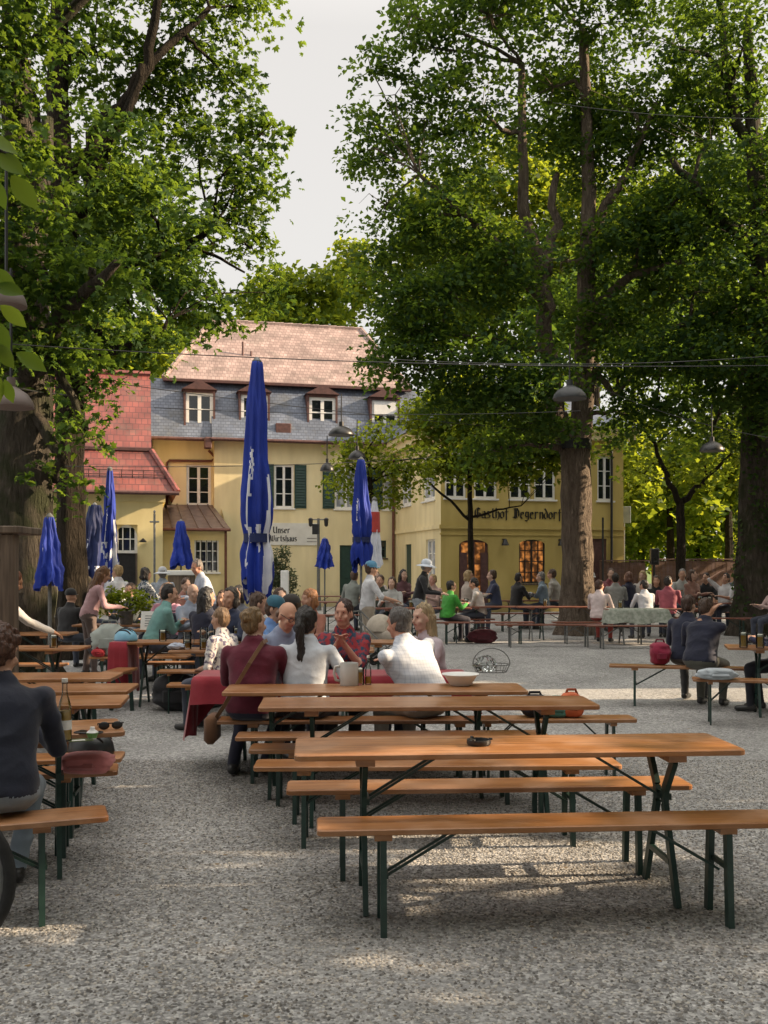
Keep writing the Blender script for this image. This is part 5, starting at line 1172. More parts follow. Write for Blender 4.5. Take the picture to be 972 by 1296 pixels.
umbrella('slim tall blue umbrella beside the wide dark blue one', 139, 19, 3.55, 1.55, .15, 'blue', 3, marks=2)
umbrella('wide dark blue umbrella with white lettering below the red roof', 120, 20.5, 2.95, 1.15, .36, 'navy', 4, marks=2)
umbrella('short blue umbrella between the two left trunks', 63, 13.2, 2.33, 1.40, .165, 'blue', 5, marks=1)
umbrella('blue umbrella standing before the porch with the brown metal roof', 229, 27, 2.92, 1.68, .27, 'blue', 6)
umbrella('smallest blue umbrella beneath the lantern post by the house wall', 411, 33, 2.62, 1.66, .27, 'blue', 7)
o = umbrella('furled white and red umbrella right behind the slim bright blue one', 474, 19.5, 3.0, 1.68, .14, 'print', 8)
m = MB(); m.lathe([(.10,2.35),(.115,2.35),(.105,2.75),(.09,2.75)], n=14); m.build('red_band', CM((.5,.06,.05)), o)
for c in kids(o):
    if c.name.startswith('canopy'): c.data.materials[0] = MAT['print']

# ================================================================ LAMPS AND WIRES OVERHEAD
def lamp(label, px, py, Y, d, mat='black', wire=.9):
    t = thing('pendant_lamp', label, 'lamp', (PX(px, Y), Y, PZ(py, Y)), 0, 'pendant lamps on the overhead wires')
    r = d/2; m = MB(); m.lathe([(r,0),(r,.02),(r*.93,.06),(r*.72,.12),(r*.36,.165),(r*.2,.18),(r*.18,.26),(.0,.265)], n=24); m.lathe([(r*.96,.004),(r*.88,.055),(r*.66,.11),(r*.3,.15),(0,.155)], n=24); m.build('shade', MAT[mat], t, smooth=True, angle=50)
    m = MB(); m.ell((0,0,.06),(.045,.045,.06)); m.build('bulb', MAT['white'], t, smooth=True)
    m = MB(); m.tube([(0,0,.26),(0,0,.3+wire)], .012, 6); m.build('stem', MAT['black'], t)
MAT['shade'] = M('grey_enamel', (.02,.023,.026), (.035,.04,.043), 4, .5)
lamp('large grey-black pendant lamp hanging before the forked trunk', 721, 505, 13.5, .46, 'shade', .45)
lamp('small black pendant lamp hanging near the ivy-grown trunk', 901, 571, 18, .44, 'black', .55)
lamp('black pendant lamp hanging highest of three before the slate roof', 432, 551, 19, .50, 'black', .5)
lamp('black pendant lamp right above the slim bright blue umbrella', 452, 581, 20, .36, 'black', .5)
lamp('smaller black pendant lamp lowest of three before the yellow house', 414, 596, 21, .30, 'black', .45)
MAT['lampw'] = M('pale_brown_enamel', (.10,.075,.065), (.14,.105,.09), 4, .5)
lamp('pale brown pendant lamp cut by the left edge, upper of two', 8, 388, 7.5, .30, 'lampw', .9)
lamp('pale brown pendant lamp cut by the left edge, lower of two', 14, 516, 8.5, .38, 'lampw', .9)
def cable(label, a, b, sag, r=.009):
    a, b = Vector(a), Vector(b); m = MB(); m.tube([a.lerp(b, i/24)-Vector((0,0,sag*4*(i/24)*(1-i/24))) for i in range(25)], r, 5)
    tag(m.build('overhead_cable', MAT['black']), label, 'cable', 'wires strung between the trees')
cable('wire crossing the pink roof and the crowns', at(-40,432,12), at(1010,462,14), .12, .007)
cable('wire holding the large grey pendant lamp', at(500,455,13.5), at(1010,448,13.6), .10, .006)
cable('wire just above the slate roof edge', at(95,478,17.5), at(735,548,24), .1, .007)
cable('wire crossing the red roof and the first floor windows', at(-30,588,14), at(560,578,20), .1, .006)
cable('wire holding the lamps before the slate mansard', at(195,516,18.5), at(735,520,20), .1, .006)
cable('wire holding the lamp near the ivy-grown trunk', at(735,478,24), at(1010,560,16), .2, .007)
cable('wire high in the right-hand crowns', at(700,130,20), at(1010,150,18), .1, .006)
cable('wire running to the pale lamps at the left', at(-60,470,8.5), at(95,500,17.6), .05, .009)

# ================================================================ POSTS, BOOTH, BICYCLE
t = thing('lantern_post', 'thin grey lamp post with dark lanterns before the white sign board', 'lamp post', (PX(403,38),38,0))
zt = PZ(656,38)
m = MB(); m.tube([(0,0,0),(0,0,zt)], [.07,.05], 8); m.tube([(-.32,0,zt-.05),(.32,0,zt-.05)], .025, 6); m.lathe([(.12,0),(.09,.5),(.07,.6)], n=10); m.build('post', MAT['greysteel'], t)
for sx_ in (-.3, .3):
    m = MB(); m.lathe([(.03,.12),(.09,.08),(.07,-.18),(.03,-.22)], (sx_,0,zt-.1), 6); m.build('lantern', MAT['black'], t)
m = MB(); m.cbox((-.24,-.05,zt-.62),(.04,-.0,zt-.22), .01); m.build('plaque', MAT['black'], t)
t = thing('iron_cross_post', 'thin iron post with short crossbar between side house and porch', 'post', (PX(195.5,30),30,0)); zt = PZ(650,30)
m = MB(); m.tube([(0,0,0),(0,0,zt)], .035, 8); m.tube([(-.14,0,zt-.25),(.14,0,zt-.25)], .03, 6); m.lathe([(.0,.12),(.04,.06),(.02,0)], (0,0,zt), 8); m.build('post', MAT['greysteel'], t)
t = thing('thin_pole', 'thin dark pole at the corner of the ochre wing', 'pole', (PX(763,33),33,0)); m = MB(); m.tube([(0,0,0),(0,0,PZ(655,33))], .035, 8); m.lathe([(.09,0),(.09,.02),(.04,.06)], n=10); m.build('shaft', MAT['black'], t)
t = thing('loudspeaker', 'dark loudspeaker box on a post at the fence end', 'loudspeaker', (PX(828,36.4),36.4,0)); m = MB(); m.tube([(0,0,0),(0,0,2.3)], .04, 8); m.build('post', MAT['black'], t); m = MB(); m.cbox((-.15,-.15,1.75),(.15,.1,2.35), .02); m.build('box', MAT['black'], t); m = MB(); m.lathe([(.10,0),(.10,.02),(.02,.0)], (0,-.155,1.93), 14, 0, Matrix.Rotation(PI/2,4,'X')); m.build('cone', MAT['rubber'], t)
t = thing('notice_board', 'small blue-grey notice board on a post right of the ochre wing', 'sign', (PX(790,40),40,0)); m = MB(); m.tube([(0,.05,0),(0,.05,PZ(660,40))], .04, 8); m.build('post', MAT['greysteel'], t)
m = MB(); m.cbox((-.26,-.03,PZ(662,40)),(.26,.02,PZ(641,40)), .01); m.build('board', M('bluegrey_board', (.18,.23,.25), (.26,.30,.31), 3, .5), t)
# wooden serving booth at the left edge
t = thing('wooden_booth', 'weathered wooden booth post and counter cut by the left edge', 'booth', (PX(-30,8.6),8.6,0))
xr = PX(21,8.6)-PX(-30,8.6); zb = PZ(676,8.6)
m = MB(); m.cbox((xr-.12,-.06,0),(xr,.06,zb), .01); m.build('corner_post', MAT['oldwood'], t)
m = MB(); m.cbox((-1.2,-.05,0),(-1.05,.07,zb), .01); m.build('corner_post', MAT['oldwood'], t)
m = MB(); m.cbox((-1.3,-.10,zb+.003),(xr+.05,.5,zb+.07), .01); m.build('roof_board', MAT['oldwood'], t)
m = MB(); m.cbox((-1.049,-.03,zb-.22),(xr-.121,.03,zb-.02), .008); m.build('lintel', MAT['oldwood'], t)
m = MB(); m.box((-1.049,.0,.02),(xr-.121,.03,zb-.23)); m.build('back_panel', MAT['oldwood'], t)
m = MB(); m.cbox((-1.049,-.25,.95),(xr-.125,-.005,1.0), .008); m.build('counter', MAT['oldwood'], t)
# bicycle, mostly beyond the left edge
t = thing('bicycle', 'dark bicycle whose rear tyre shows at the left edge beside the curly haired person', 'bicycle', (PX(18,4.15)-.345, 4.15, 0), R(4))
def ring(mb, c, rr, r2, n=40, k=8):
    vs, fs = [], []
    for i in range(n):
        a = 2*PI*i/n
        for j in range(k):
            b_ = 2*PI*j/k; q = rr+r2*math.cos(b_)*(1+.06*(i % 2)); vs.append((c[0]+q*math.cos(a), c[1]+r2*math.sin(b_), c[2]+q*math.sin(a)))
    for i in range(n):
        for j in range(k): fs.append((i*k+j, i*k+(j+1) % k, ((i+1) % n)*k+(j+1) % k, ((i+1) % n)*k+j))
    mb.add(vs, fs)
for cx in (0, -1.05):
    w_ = MB(); ring(w_, (cx,0,.345), .32, .026, 72); wo = w_.build('wheel', MAT['rubber'], t, smooth=True)
    q = MB(); ring(q, (cx,0,.345), .29, .010, 40, 6); q.tube([(cx,-.03,.345),(cx,.03,.345)], .02, 8)
    for i in range(14): a = 2*PI*i/14; q.tube([(cx,.0,.345),(cx+.285*math.cos(a),0,.345+.285*math.sin(a))], .0018, 4)
    q.build('rim', MAT['greysteel'], wo)
m = MB(); bb = (-.42,0,.30); st_ = (-.28,0,.82); hd = (-.85,0,.86)
for p, q in ((bb,st_),(bb,(-.83,0,.62)),(st_,(-.84,0,.78)),((0,.03,.345),bb),((0,.03,.345),(-.30,0,.74)),((-.83,0,.62),hd),((-.83,0,.62),(-1.05,.04,.345))): m.tube([p, q], .016, 8)
m.build('frame', MAT['black'], t, smooth=True)
m = MB(); m.ell((-.24,0,.88),(.13,.08,.03)); m.build('saddle', MAT['rubber'], t, smooth=True)
m = MB(); m.tube([(-.86,0,.86),(-.87,0,.98)], .014, 8); m.tube([(-.78,-.28,1.0),(-.87,-.1,.99),(-.87,.1,.99),(-.78,.28,1.0)], .013, 8); m.build('handlebar', MAT['black'], t)

# ================================================================ THINGS ON THE TABLES
def put(px, py, Y, z=None): return Vector((PX(px, Y), Y, PZ(py, Y) if z is None else z))
TZ = .7705
def glass_mug(label, p, h=.17, r=.048, fill_=.7, mat='beer', group='beer mugs', handle=True):
    t = thing('beer_mug', label, 'mug', p, random.Random(int(p[0]*1000)).uniform(-1, 1), group)
    m = MB(); m.lathe([(r*.95,0),(r,.01),(r,h),(r*.93,h),(r*.9,.015),(0,.015)], n=18); m.build('glass', MAT['clear'], t, smooth=True, angle=40)
    m = MB(); m.lathe([(0,.016),(r*.89,.016),(r*.89,h*fill_),(0,h*fill_)], n=16); m.build('drink', MAT[mat], t, smooth=True, angle=40)
    if mat == 'beer': m = MB(); m.lathe([(0,h*fill_+.001),(r*.88,h*fill_+.001),(r*.88,h*fill_+.02),(r*.5,h*fill_+.03),(0,h*fill_+.03)], n=14); m.build('foam', MAT['foam'], t, smooth=True, angle=60)
    if handle: m = MB(); m.tube([(r,0,h*.82),(r+.035,0,h*.78),(r+.042,0,h*.5),(r+.03,0,h*.22),(r,0,h*.18)], .009, 8); m.build('handle', MAT['clear'], t, smooth=True)
    return t
# ashtray
t = thing('ashtray', 'small black round ashtray on the nearest empty table', 'ashtray', (PX(606,4.95), 4.95, TZ)); m = MB(); m.lathe([(0,.002),(.055,.0),(.062,.012),(.06,.028),(.052,.028),(.048,.008),(0,.008)], n=20); m.build('bowl', MAT['black'], t, smooth=True, angle=40)
m = MB()
for a in (0, 2.1, 4.2): m.tube([(.05*math.cos(a),.05*math.sin(a),.03),(.068*math.cos(a),.068*math.sin(a),.03)], .006, 6)
m.build('notch', MAT['black'], t)
# stoneware mug, beer glass, bottle and bowl on the third table
t = thing('stoneware_mug', 'pale grey stoneware beer mug with handle on the third table', 'mug', (PX(442,7.45), 7.45, TZ), PI)
m = MB(); m.lathe([(.066,0),(.07,.01),(.069,.165),(.066,.17),(.062,.165),(.061,.02),(0,.02)], n=22); m.build('body', MAT['stone'], t, smooth=True, angle=45)
m = MB(); m.tube([(.068,0,.145),(.105,0,.14),(.115,0,.09),(.10,0,.04),(.068,0,.03)], .011, 8); m.build('handle', MAT['stone'], t, smooth=True)
glass_mug('half full amber beer glass beside the grey stoneware mug', (PX(455,7.48), 7.48, TZ), .13, .036, .75, 'beer', handle=False)
def bottle(label, p, h, r, col, drink, lab=True, fill_=.5):
    t = thing('bottle', label, 'bottle', p); m = MB(); m.lathe([(r*.9,0),(r,.008),(r,h*.55),(r*.8,h*.66),(r*.42,h*.80),(r*.38,h*.97),(r*.44,h*.975),(r*.44,h)], n=18); m.build('glass', col, t, smooth=True, angle=45)
    if drink: m = MB(); m.lathe([(0,.006),(r*.92,.01),(r*.92,h*fill_),(0,h*fill_)], n=16); m.build('drink', MAT[drink], t, smooth=True, angle=45)
    if lab: m = MB(); m.lathe([(r*1.012,h*.2),(r*1.02,h*.2),(r*1.02,h*.36),(r*1.012,h*.36)], n=18); m.build('paper_label', MAT['paper'], t, smooth=True, angle=45)
    m = MB(); m.lathe([(r*.46,h+.001),(r*.46,h+.02),(0,h+.02)], n=12); m.build('cap', MAT['paper'], t)
    return t
bottle('slim clear bottle beside the beer glass on the third table', (PX(466,7.5), 7.5, TZ), .20, .024, MAT['clear'], 'beer', False, .3)
bottle('bottle of yellow spritzer before the curly haired person', (PX(82,5.06), 5.06, TZ), .30, .034, MAT['clear'], 'juice', True, .52)
t = thing('bowl', 'white plastic bowl near the end of the third table', 'bowl', (PX(583,7.45), 7.45, TZ)); m = MB(); m.lathe([(.07,0),(.08,.005),(.125,.075),(.135,.085),(.122,.08),(.075,.012),(0,.012)], n=26); m.build('shell', MAT['white'], t, smooth=True, angle=50)
m = MB(); m.lathe([(.134,.078),(.142,.08),(.142,.088),(.134,.086)], n=26); m.build('rim', MAT['white'], t, smooth=True)
t = thing('wire_basket', 'wire basket with clear plastic bag standing behind the white bowl', 'basket', (PX(622,8.25), 8.25, .79)); t.scale = (.75,.75,.75); m = MB()
for z, r in ((.0,.13),(.08,.16)): ring_pts = [(r*1.3*math.cos(2*PI*i/20), r*math.sin(2*PI*i/20), z) for i in range(21)]; m.tube(ring_pts, .005, 5)
for i in range(14): a = 2*PI*i/14; m.tube([(.17*math.cos(a),.13*math.sin(a),0),(.208*math.cos(a),.16*math.sin(a),.08)], .003, 4)
m.tube([(.208*math.cos(a),0,.08+.18*math.sin(a)) for a in np.linspace(0,PI,12)], .006, 5); m.build('wire_frame', MAT['greysteel'], t)
m = MB(); rr_ = random.Random(2); m.lathe([(.09,.01),(.115,.06),(.11,.10),(.085,.14),(.05,.17),(.02,.18),(0,.181)], (-.06,0,0), 26); m.v = [(x*(1+.6*noise.noise(Vector((x*18,y*18,z*18)))), y*(1+.6*noise.noise(Vector((y*18,z*18,x*18)))), z) for x, y, z in m.v]; m.build('plastic_bag', MAT['clear'], t)
# items on the nearest left table
L0 = Vector((PX(120,5.15), 5.15, TZ))
t = thing('sunglasses', 'black sunglasses lying on the nearest left table', 'sunglasses', (PX(140,5.42), 5.42, TZ), R(20)); m = MB()
for sx_ in (-.035,.035): m.ell((sx_,0,.022),(.03,.008,.022))
m.build('lenses', MAT['black'], t, smooth=True); m = MB(); m.bar((-.07,0,.034),(.07,0,.034), .006, .006)
for sx_ in (-.068,.068): m.bar((sx_,0,.034),(sx_*.9,.12,.008), .005, .006)
m.build('frame', MAT['black'], t)
t = thing('smartphone', 'dark smartphone lying behind the sauce cup', 'phone', (PX(112,5.30), 5.30, TZ), R(70)); m = MB(); m.cbox((-.036,-.072,0),(.036,.072,.009), .003); m.build('body', MAT['black'], t); m = MB(); m.box((-.032,-.067,.0092),(.032,.067,.0098)); m.build('screen', MAT['pane'], t)
t = thing('sauce_cup', 'small white sauce cup on the nearest left table', 'cup', (PX(117,5.12), 5.12, TZ)); m = MB(); m.lathe([(.02,0),(.03,.035),(.012,.05),(.012,.062),(0,.062)], n=14); m.build('body', MAT['white'], t, smooth=True, angle=50); m = MB(); m.lathe([(.022,.006),(.0315,.03),(.0318,.032),(.0222,.006)], n=14); m.build('paper_label', CM((.2,.4,.12), 'plastic'), t)
t = thing('leaflet', 'small green leaflet beside the white sauce cup', 'leaflet', (PX(102,5.08), 5.08, TZ), R(25)); m = MB(); m.box((-.06,-.04,0),(.06,.04,.003)); m.build('sheet', CM((.10,.13,.05), 'plastic'), t); m = MB(); m.box((-.045,-.028,.0032),(.02,.0,.0036)); m.build('print_block', MAT['paper'], t)
# bags, helmets
def bag(name, label, cat, p, rx, ry, rz_, col, seed, strap=True, kind='cloth', rot=0):
    t = thing(name, label, cat, p, rot); rg = np.random.RandomState(seed); m = MB(); m.ell((0,0,rz_*.96),(rx,ry,rz_), 36, 24)
    V = []
    for x, y, z in m.v:
        z = max(0.0, z); q = 1+.32*noise.noise(Vector((x*9+seed, y*9, z*9)))+.20*(abs(noise.noise(Vector((x*19, y*19+seed, z*24))))-.25); V.append((np.sign(x)*abs(x/rx)**.65*rx*q, np.sign(y)*abs(y/ry)**.65*ry*q, z))
    m.v = V; m.build('body', CM(col, kind), t, smooth=True)
    if strap: m = MB(); m.tube([(-rx*.5,0,rz_*1.75),(-rx*.35,0,rz_*2.15),(rx*.35,0,rz_*2.15),(rx*.5,0,rz_*1.75)], .012, 6); m.build('strap', CM(tuple(c*.5 for c in col), kind), t, smooth=True)
    m = MB(); m.cbox((-rx*.5,-ry*1.12,rz_*.45),(rx*.5,-ry*.72,rz_*1.15), .02); m.build('pocket', CM(tuple(c*.75 for c in col), kind), t)
    return t
def helmet(label, p, col, rot=0, tilt=0):
    t = thing('bicycle_helmet', label, 'helmet', p, rot); m = MB()
    prof = [(.135,0),(.14,.02),(.13,.07),(.10,.115),(.05,.14),(0,.146)]; m.lathe([(a,b) for a, b in prof], n=24); m.v = [(x*.82, y*1.08, z) for x, y, z in m.v]; m.build('shell', CM(col, 'plastic'), t, smooth=True)
    m = MB()
    for sx_ in (-.06,-.02,.02,.06): m.tube([(sx_, y, .150*math.sqrt(max(.05, 1-(sx_/.125)**2-(y/.165)**2))) for y in np.linspace(-.11,.11,7)], [.004,.010,.012,.012,.012,.010,.004], 6)
    m.build('vents', MAT['black'], t, smooth=True); return t
helmet('pale blue bicycle helmet on the table above the red cloth', (PX(158,11.85), 11.9, TZ+.004), (.22,.50,.68), 1.2)
b6 = .4805
_bx = PX(118,5.95)
helmet('black bicycle helmet on the left bench behind the pink bag', (PX(113,6.22), 6.26, b6), (.02,.022,.025), 1.4)
bag('cloth_bag', 'pink cloth bag lying on a left row bench', 'bag', (PX(112,5.72), 5.68, b6), .17, .11, .06, (.62,.22,.22), 3, False)
bag('backpack', 'pale grey backpack heaped on the bench beside the blue helmet', 'backpack', (PX(138,13.1), 13.13, b6), .24, .12, .22, (.36,.40,.37), 4)
bag('backpack', 'black backpack with red patch on the bench left of the grey one', 'backpack', (PX(112,13.1)+.15, 13.2, b6), .2, .12, .15, (.03,.025,.03), 5)
bag('handbag', 'bright red small bag next to the black backpack', 'bag', (PX(124,12.96), 13.02, b6), .09, .06, .055, (.42,.02,.03), 6)
bag('bag', 'black square bag standing on the helmet table', 'bag', (PX(222,14.2), 14.25, TZ), .42, .12, .12, (.012,.014,.03), 7)
bag('bag', 'dark bag standing on gravel under the glasses table', 'bag', (PX(226,11.6), 11.5, 0), .26, .18, .22, (.03,.03,.035), 8)
bag('bag', 'orange bag on the short bench right of the third table', 'bag', (PX(728,7.75)-.02, 7.8, b6), .09, .09, .10, (.62,.14,.05), 9)
bag('bag', 'teal bag next to the orange bag', 'bag', (PX(706,7.75), 7.8, b6), .10, .09, .085, (.10,.30,.27), 10, False)
bag('bag', 'dark backpack left of the teal bag', 'backpack', (PX(678,7.75), 7.8, b6), .11, .09, .09, (.02,.02,.03), 11)
bag('backpack', 'maroon backpack at the bench end behind the navy pair', 'backpack', (PX(845,11.65), 11.98, b6), .12, .12, .14, (.28,.015,.05), 12)
bag('jacket', 'folded pale blue-white jacket on the short bench end at the right', 'jacket', (PX(912,10.3), 10.4, b6), .20, .12, .06, (.45,.50,.54), 13, False)
bag('bag', 'dark red bag on gravel below the black vest', 'bag', (PX(612,21.5), 21.6, 0), .3, .15, .16, (.12,.02,.03), 14)
# menu card, glasses, napkins on the busy tables
t = thing('menu_card', 'white menu card standing on the teal shirted man\'s table', 'menu', (PX(193,14.1), 14.15, TZ)); m = MB()
m.add([(-.17,-.08,0),(.17,-.08,0),(.17,0,.26),(-.17,0,.26),(-.17,.08,0),(.17,.08,0)], [(0,1,2,3),(3,2,5,4),(0,3,4),(1,5,2),(0,4,5,1)]); m.build('card', MAT['paper'], t)
m = MB()
for i in range(5): z = .05+i*.035; y = -.08*(1-z/.26)-.004; m.add([(-.11,y,z),(.11 if i % 2 else .08,y,z),(.11 if i % 2 else .08,y+.003,z+.01),(-.11,y+.003,z+.01)], [(0,1,2,3)])
m.build('printed_lines', MAT['greysteel'], t)
gl = [(237,10.75,.19,'clear tall beer glass, first of the pair behind the maroon cardigan'),(258,10.7,.24,'tall empty mug behind the maroon cardigan, nearer her shoulder'),(267,10.8,.23,'tall empty mug beside her shoulder, furthest along the glasses table'),(206,11.9,.14,'greenish tumbler on the helmet table'),(68,10.95,.15,'glass under the leaning man\'s hand'),(941,10.95,.19,'pale beer mug nearer the navy man on the right edge table'),(962,10.9,.17,'full beer mug nearer the picture edge on the right edge table')]
for px, Y, h, lb in gl: glass_mug(lb, (PX(px, Y), Y, TZ), h, .046, .35 if 'empty' in lb or 'tall' in lb else .72, 'beer', 'beer mugs')
for px, Y, lb in ((559,22.6,'first mug on the table before the green shirt'),(590,22.7,'mug between green shirt and black vest'),(580,22.6,'mug nearest the middle of the green shirt table'),(690,22.5,'mug on the table left of the forked trunk'),(785,21.3,'mug on the pale checked cloth'),(885,24.8,'mug on the raised-arm man\'s table'),(898,24.7,'second mug on the raised-arm man\'s table'),(874,24.75,'mug at the near end of the raised-arm man\'s table'),(520,21.8,'mug on the grey topped woman\'s table'),(232,17.3,'mug before the standing man in pale blue'),(300,12.0,'mug on the grey shirted men\'s table')):
    glass_mug(lb, (PX(px, Y), Y, TZ if px != 785 else .778), .18, .05, .65, 'beer', 'beer mugs')
t = thing('napkin', 'crumpled pale blue napkin on the table left of the tall mugs', 'napkin', (PX(222,10.65), 10.7, TZ)); m = MB(); m.ell((0,0,.035),(.1,.08,.035),12,8); rg = random.Random(1); m.v = [(x+rg.uniform(-.012,.012), y+rg.uniform(-.012,.012), max(0,z+rg.uniform(-.008,.008))) for x,y,z in m.v]; m.build('paper', CM((.45,.5,.6)), t)
# plant in a pot on the table
t = bush('potted_plant', 'bushy green potted plant standing between the long haired woman and the teal shirted man', 'plant', PX(160,15.4), 15.4, TZ, [(0,0,.42,.30,.25,.14),(.2,0,.34,.18,.18,.10),(-.22,0,.32,.18,.18,.1)], 'leafy', .10, 8, 12, .14, 1.2)
m = MB(); m.lathe([(.09,0),(.12,.2),(.125,.21),(0,.2)], n=14); m.build('pot', MAT['greysteel'], t, smooth=True, angle=40)
m = MB(); [m.tube([(0,0,.2),(.1*a,.05*b,.4)], .01, 5) for a, b in ((-1,0),(1,.5),(0,1),(2,0),(-2,.3))]; m.build('stem', MAT['bark'], t)
# white pillar box by the house, grill trolley by the porch
t = thing('white_cabinet', 'narrow white stand beside the potted olive', 'stand', (PX(360.5,33),33,0)); m = MB(); m.cbox((-.13,-.12,.08),(.13,.12,PZ(722,33)), .015); m.build('body', MAT['white'], t); m = MB(); m.cbox((-.16,-.15,0),(.16,.15,.078), .01); m.build('foot', MAT['greysteel'], t)
t = thing('serving_stand', 'grey-brown stand with pale lid below the porch umbrella', 'stand', (PX(230,26),26,0)); m = MB(); m.cbox((-.33,-.2,.15),(.33,.2,1.45), .02); m.build('body', MAT['oldwood'], t); m = MB(); m.cbox((-.4,-.26,1.453),(.4,.26,1.58), .02); m.build('lid', MAT['cream'], t)
m = MB(); [m.box((a-.03,b-.03,0),(a+.03,b+.03,.149)) for a in (-.28,.28) for b in (-.15,.15)]; m.build('feet', MAT['black'], t)
# pram
t = thing('pram', 'beige pram with a sun hood standing in the aisle beside the capped man', 'pram', (PX(492,16.4),16.4,0), R(-25)); t.scale = (.85,.85,.9)
m = MB(); m.ell((-.18,0,.68),(.30,.22,.30),22,16); m.v = [(min(x,.0), y, max(z,.665)) for x, y, z in m.v]; m.build('hood', CM((.50,.44,.36)), t, smooth=True, angle=45)
m = MB(); m.ell((.08,0,.60),(.42,.20,.20),20,12); m.v = [(x,y,min(z,.68)) for x,y,z in m.v]; m.build('carrycot', CM((.46,.40,.33)), t, smooth=True, angle=50)
m = MB()
for sy_ in (-.22,.22): m.tube([(-.45,sy_,.14),(.3,sy_,.62)], .014, 6); m.tube([(.42,sy_,.14),(-.2,sy_,.58),(-.72,sy_,1.02)], .014, 6)
m.tube([(-.72,-.22,1.02),(-.72,.22,1.02)], .016, 6); m.build('frame', MAT['greysteel'], t)
for cx in (-.45,.42):
    for sy_ in (-.25,.25): m = MB(); ring(m, (cx,sy_,.14), .12, .02, 24); m.tube([(cx,sy_-.01,.14),(cx,sy_+.01,.14)], .10, 14); m.build('wheel', MAT['rubber'], t, smooth=True, angle=50)

# ================================================================ PEOPLE
DG = None
def cap_mesh(mb, p, q, ra, rb, n=10):
    """tapered limb with round ends"""
    p, q = Vector(p), Vector(q); d = q-p
    if d.length < 1e-6: mb.ell(p, (ra,ra,ra), n, 6); return
    d.normalize(); pts, rad = [], []
    for k in range(4): a = PI/2*(k/4); pts.append(p-d*ra*math.cos(a)); rad.append(max(.0008, ra*math.sin(a)))
    pts.append(p); rad.append(ra); pts.append(q); rad.append(rb)
    for k in range(3,-1,-1): a = PI/2*(k/4); pts.append(q+d*rb*math.cos(a)); rad.append(max(.0008, rb*math.sin(a)))
    mb.tube(pts, rad, n)
def remesh(mb, voxel, it=2):
    """one continuous surface from overlapping volumes"""
    me = bpy.data.meshes.new('tmp'); me.from_pydata(mb.v, [], mb.f); o = bpy.data.objects.new('tmp', me); COL.objects.link(o)
    m = o.modifiers.new('r', 'REMESH'); m.mode = 'VOXEL'; m.voxel_size = voxel; m.adaptivity = 0
    if it: s = o.modifiers.new('s', 'SMOOTH'); s.factor = .5; s.iterations = it
    dg = bpy.context.evaluated_depsgraph_get(); e = o.evaluated_get(dg); r = e.to_mesh()
    n = len(r.vertices); V = np.empty(n*3, np.float32); r.vertices.foreach_get('co', V); V = V.reshape(-1,3).astype(float)
    Fs = np.empty(len(r.loops), np.int32); r.loops.foreach_get('vertex_index', Fs); Fs = Fs.reshape(-1,4)
    e.to_mesh_clear(); bpy.data.objects.remove(o); bpy.data.meshes.remove(me)
    return V, Fs
def folds(V, amp, seed):
    """cheap wrinkle field"""
    x, y, z = V.T; s = seed*1.7
    return amp*(np.sin(17*x+9*z+s+3*np.sin(7*y+4*z))+.7*np.sin(23*y-14*z+2*s+2*np.sin(11*x))+.6*np.sin(31*z+12*x*np.cos(s)+s))

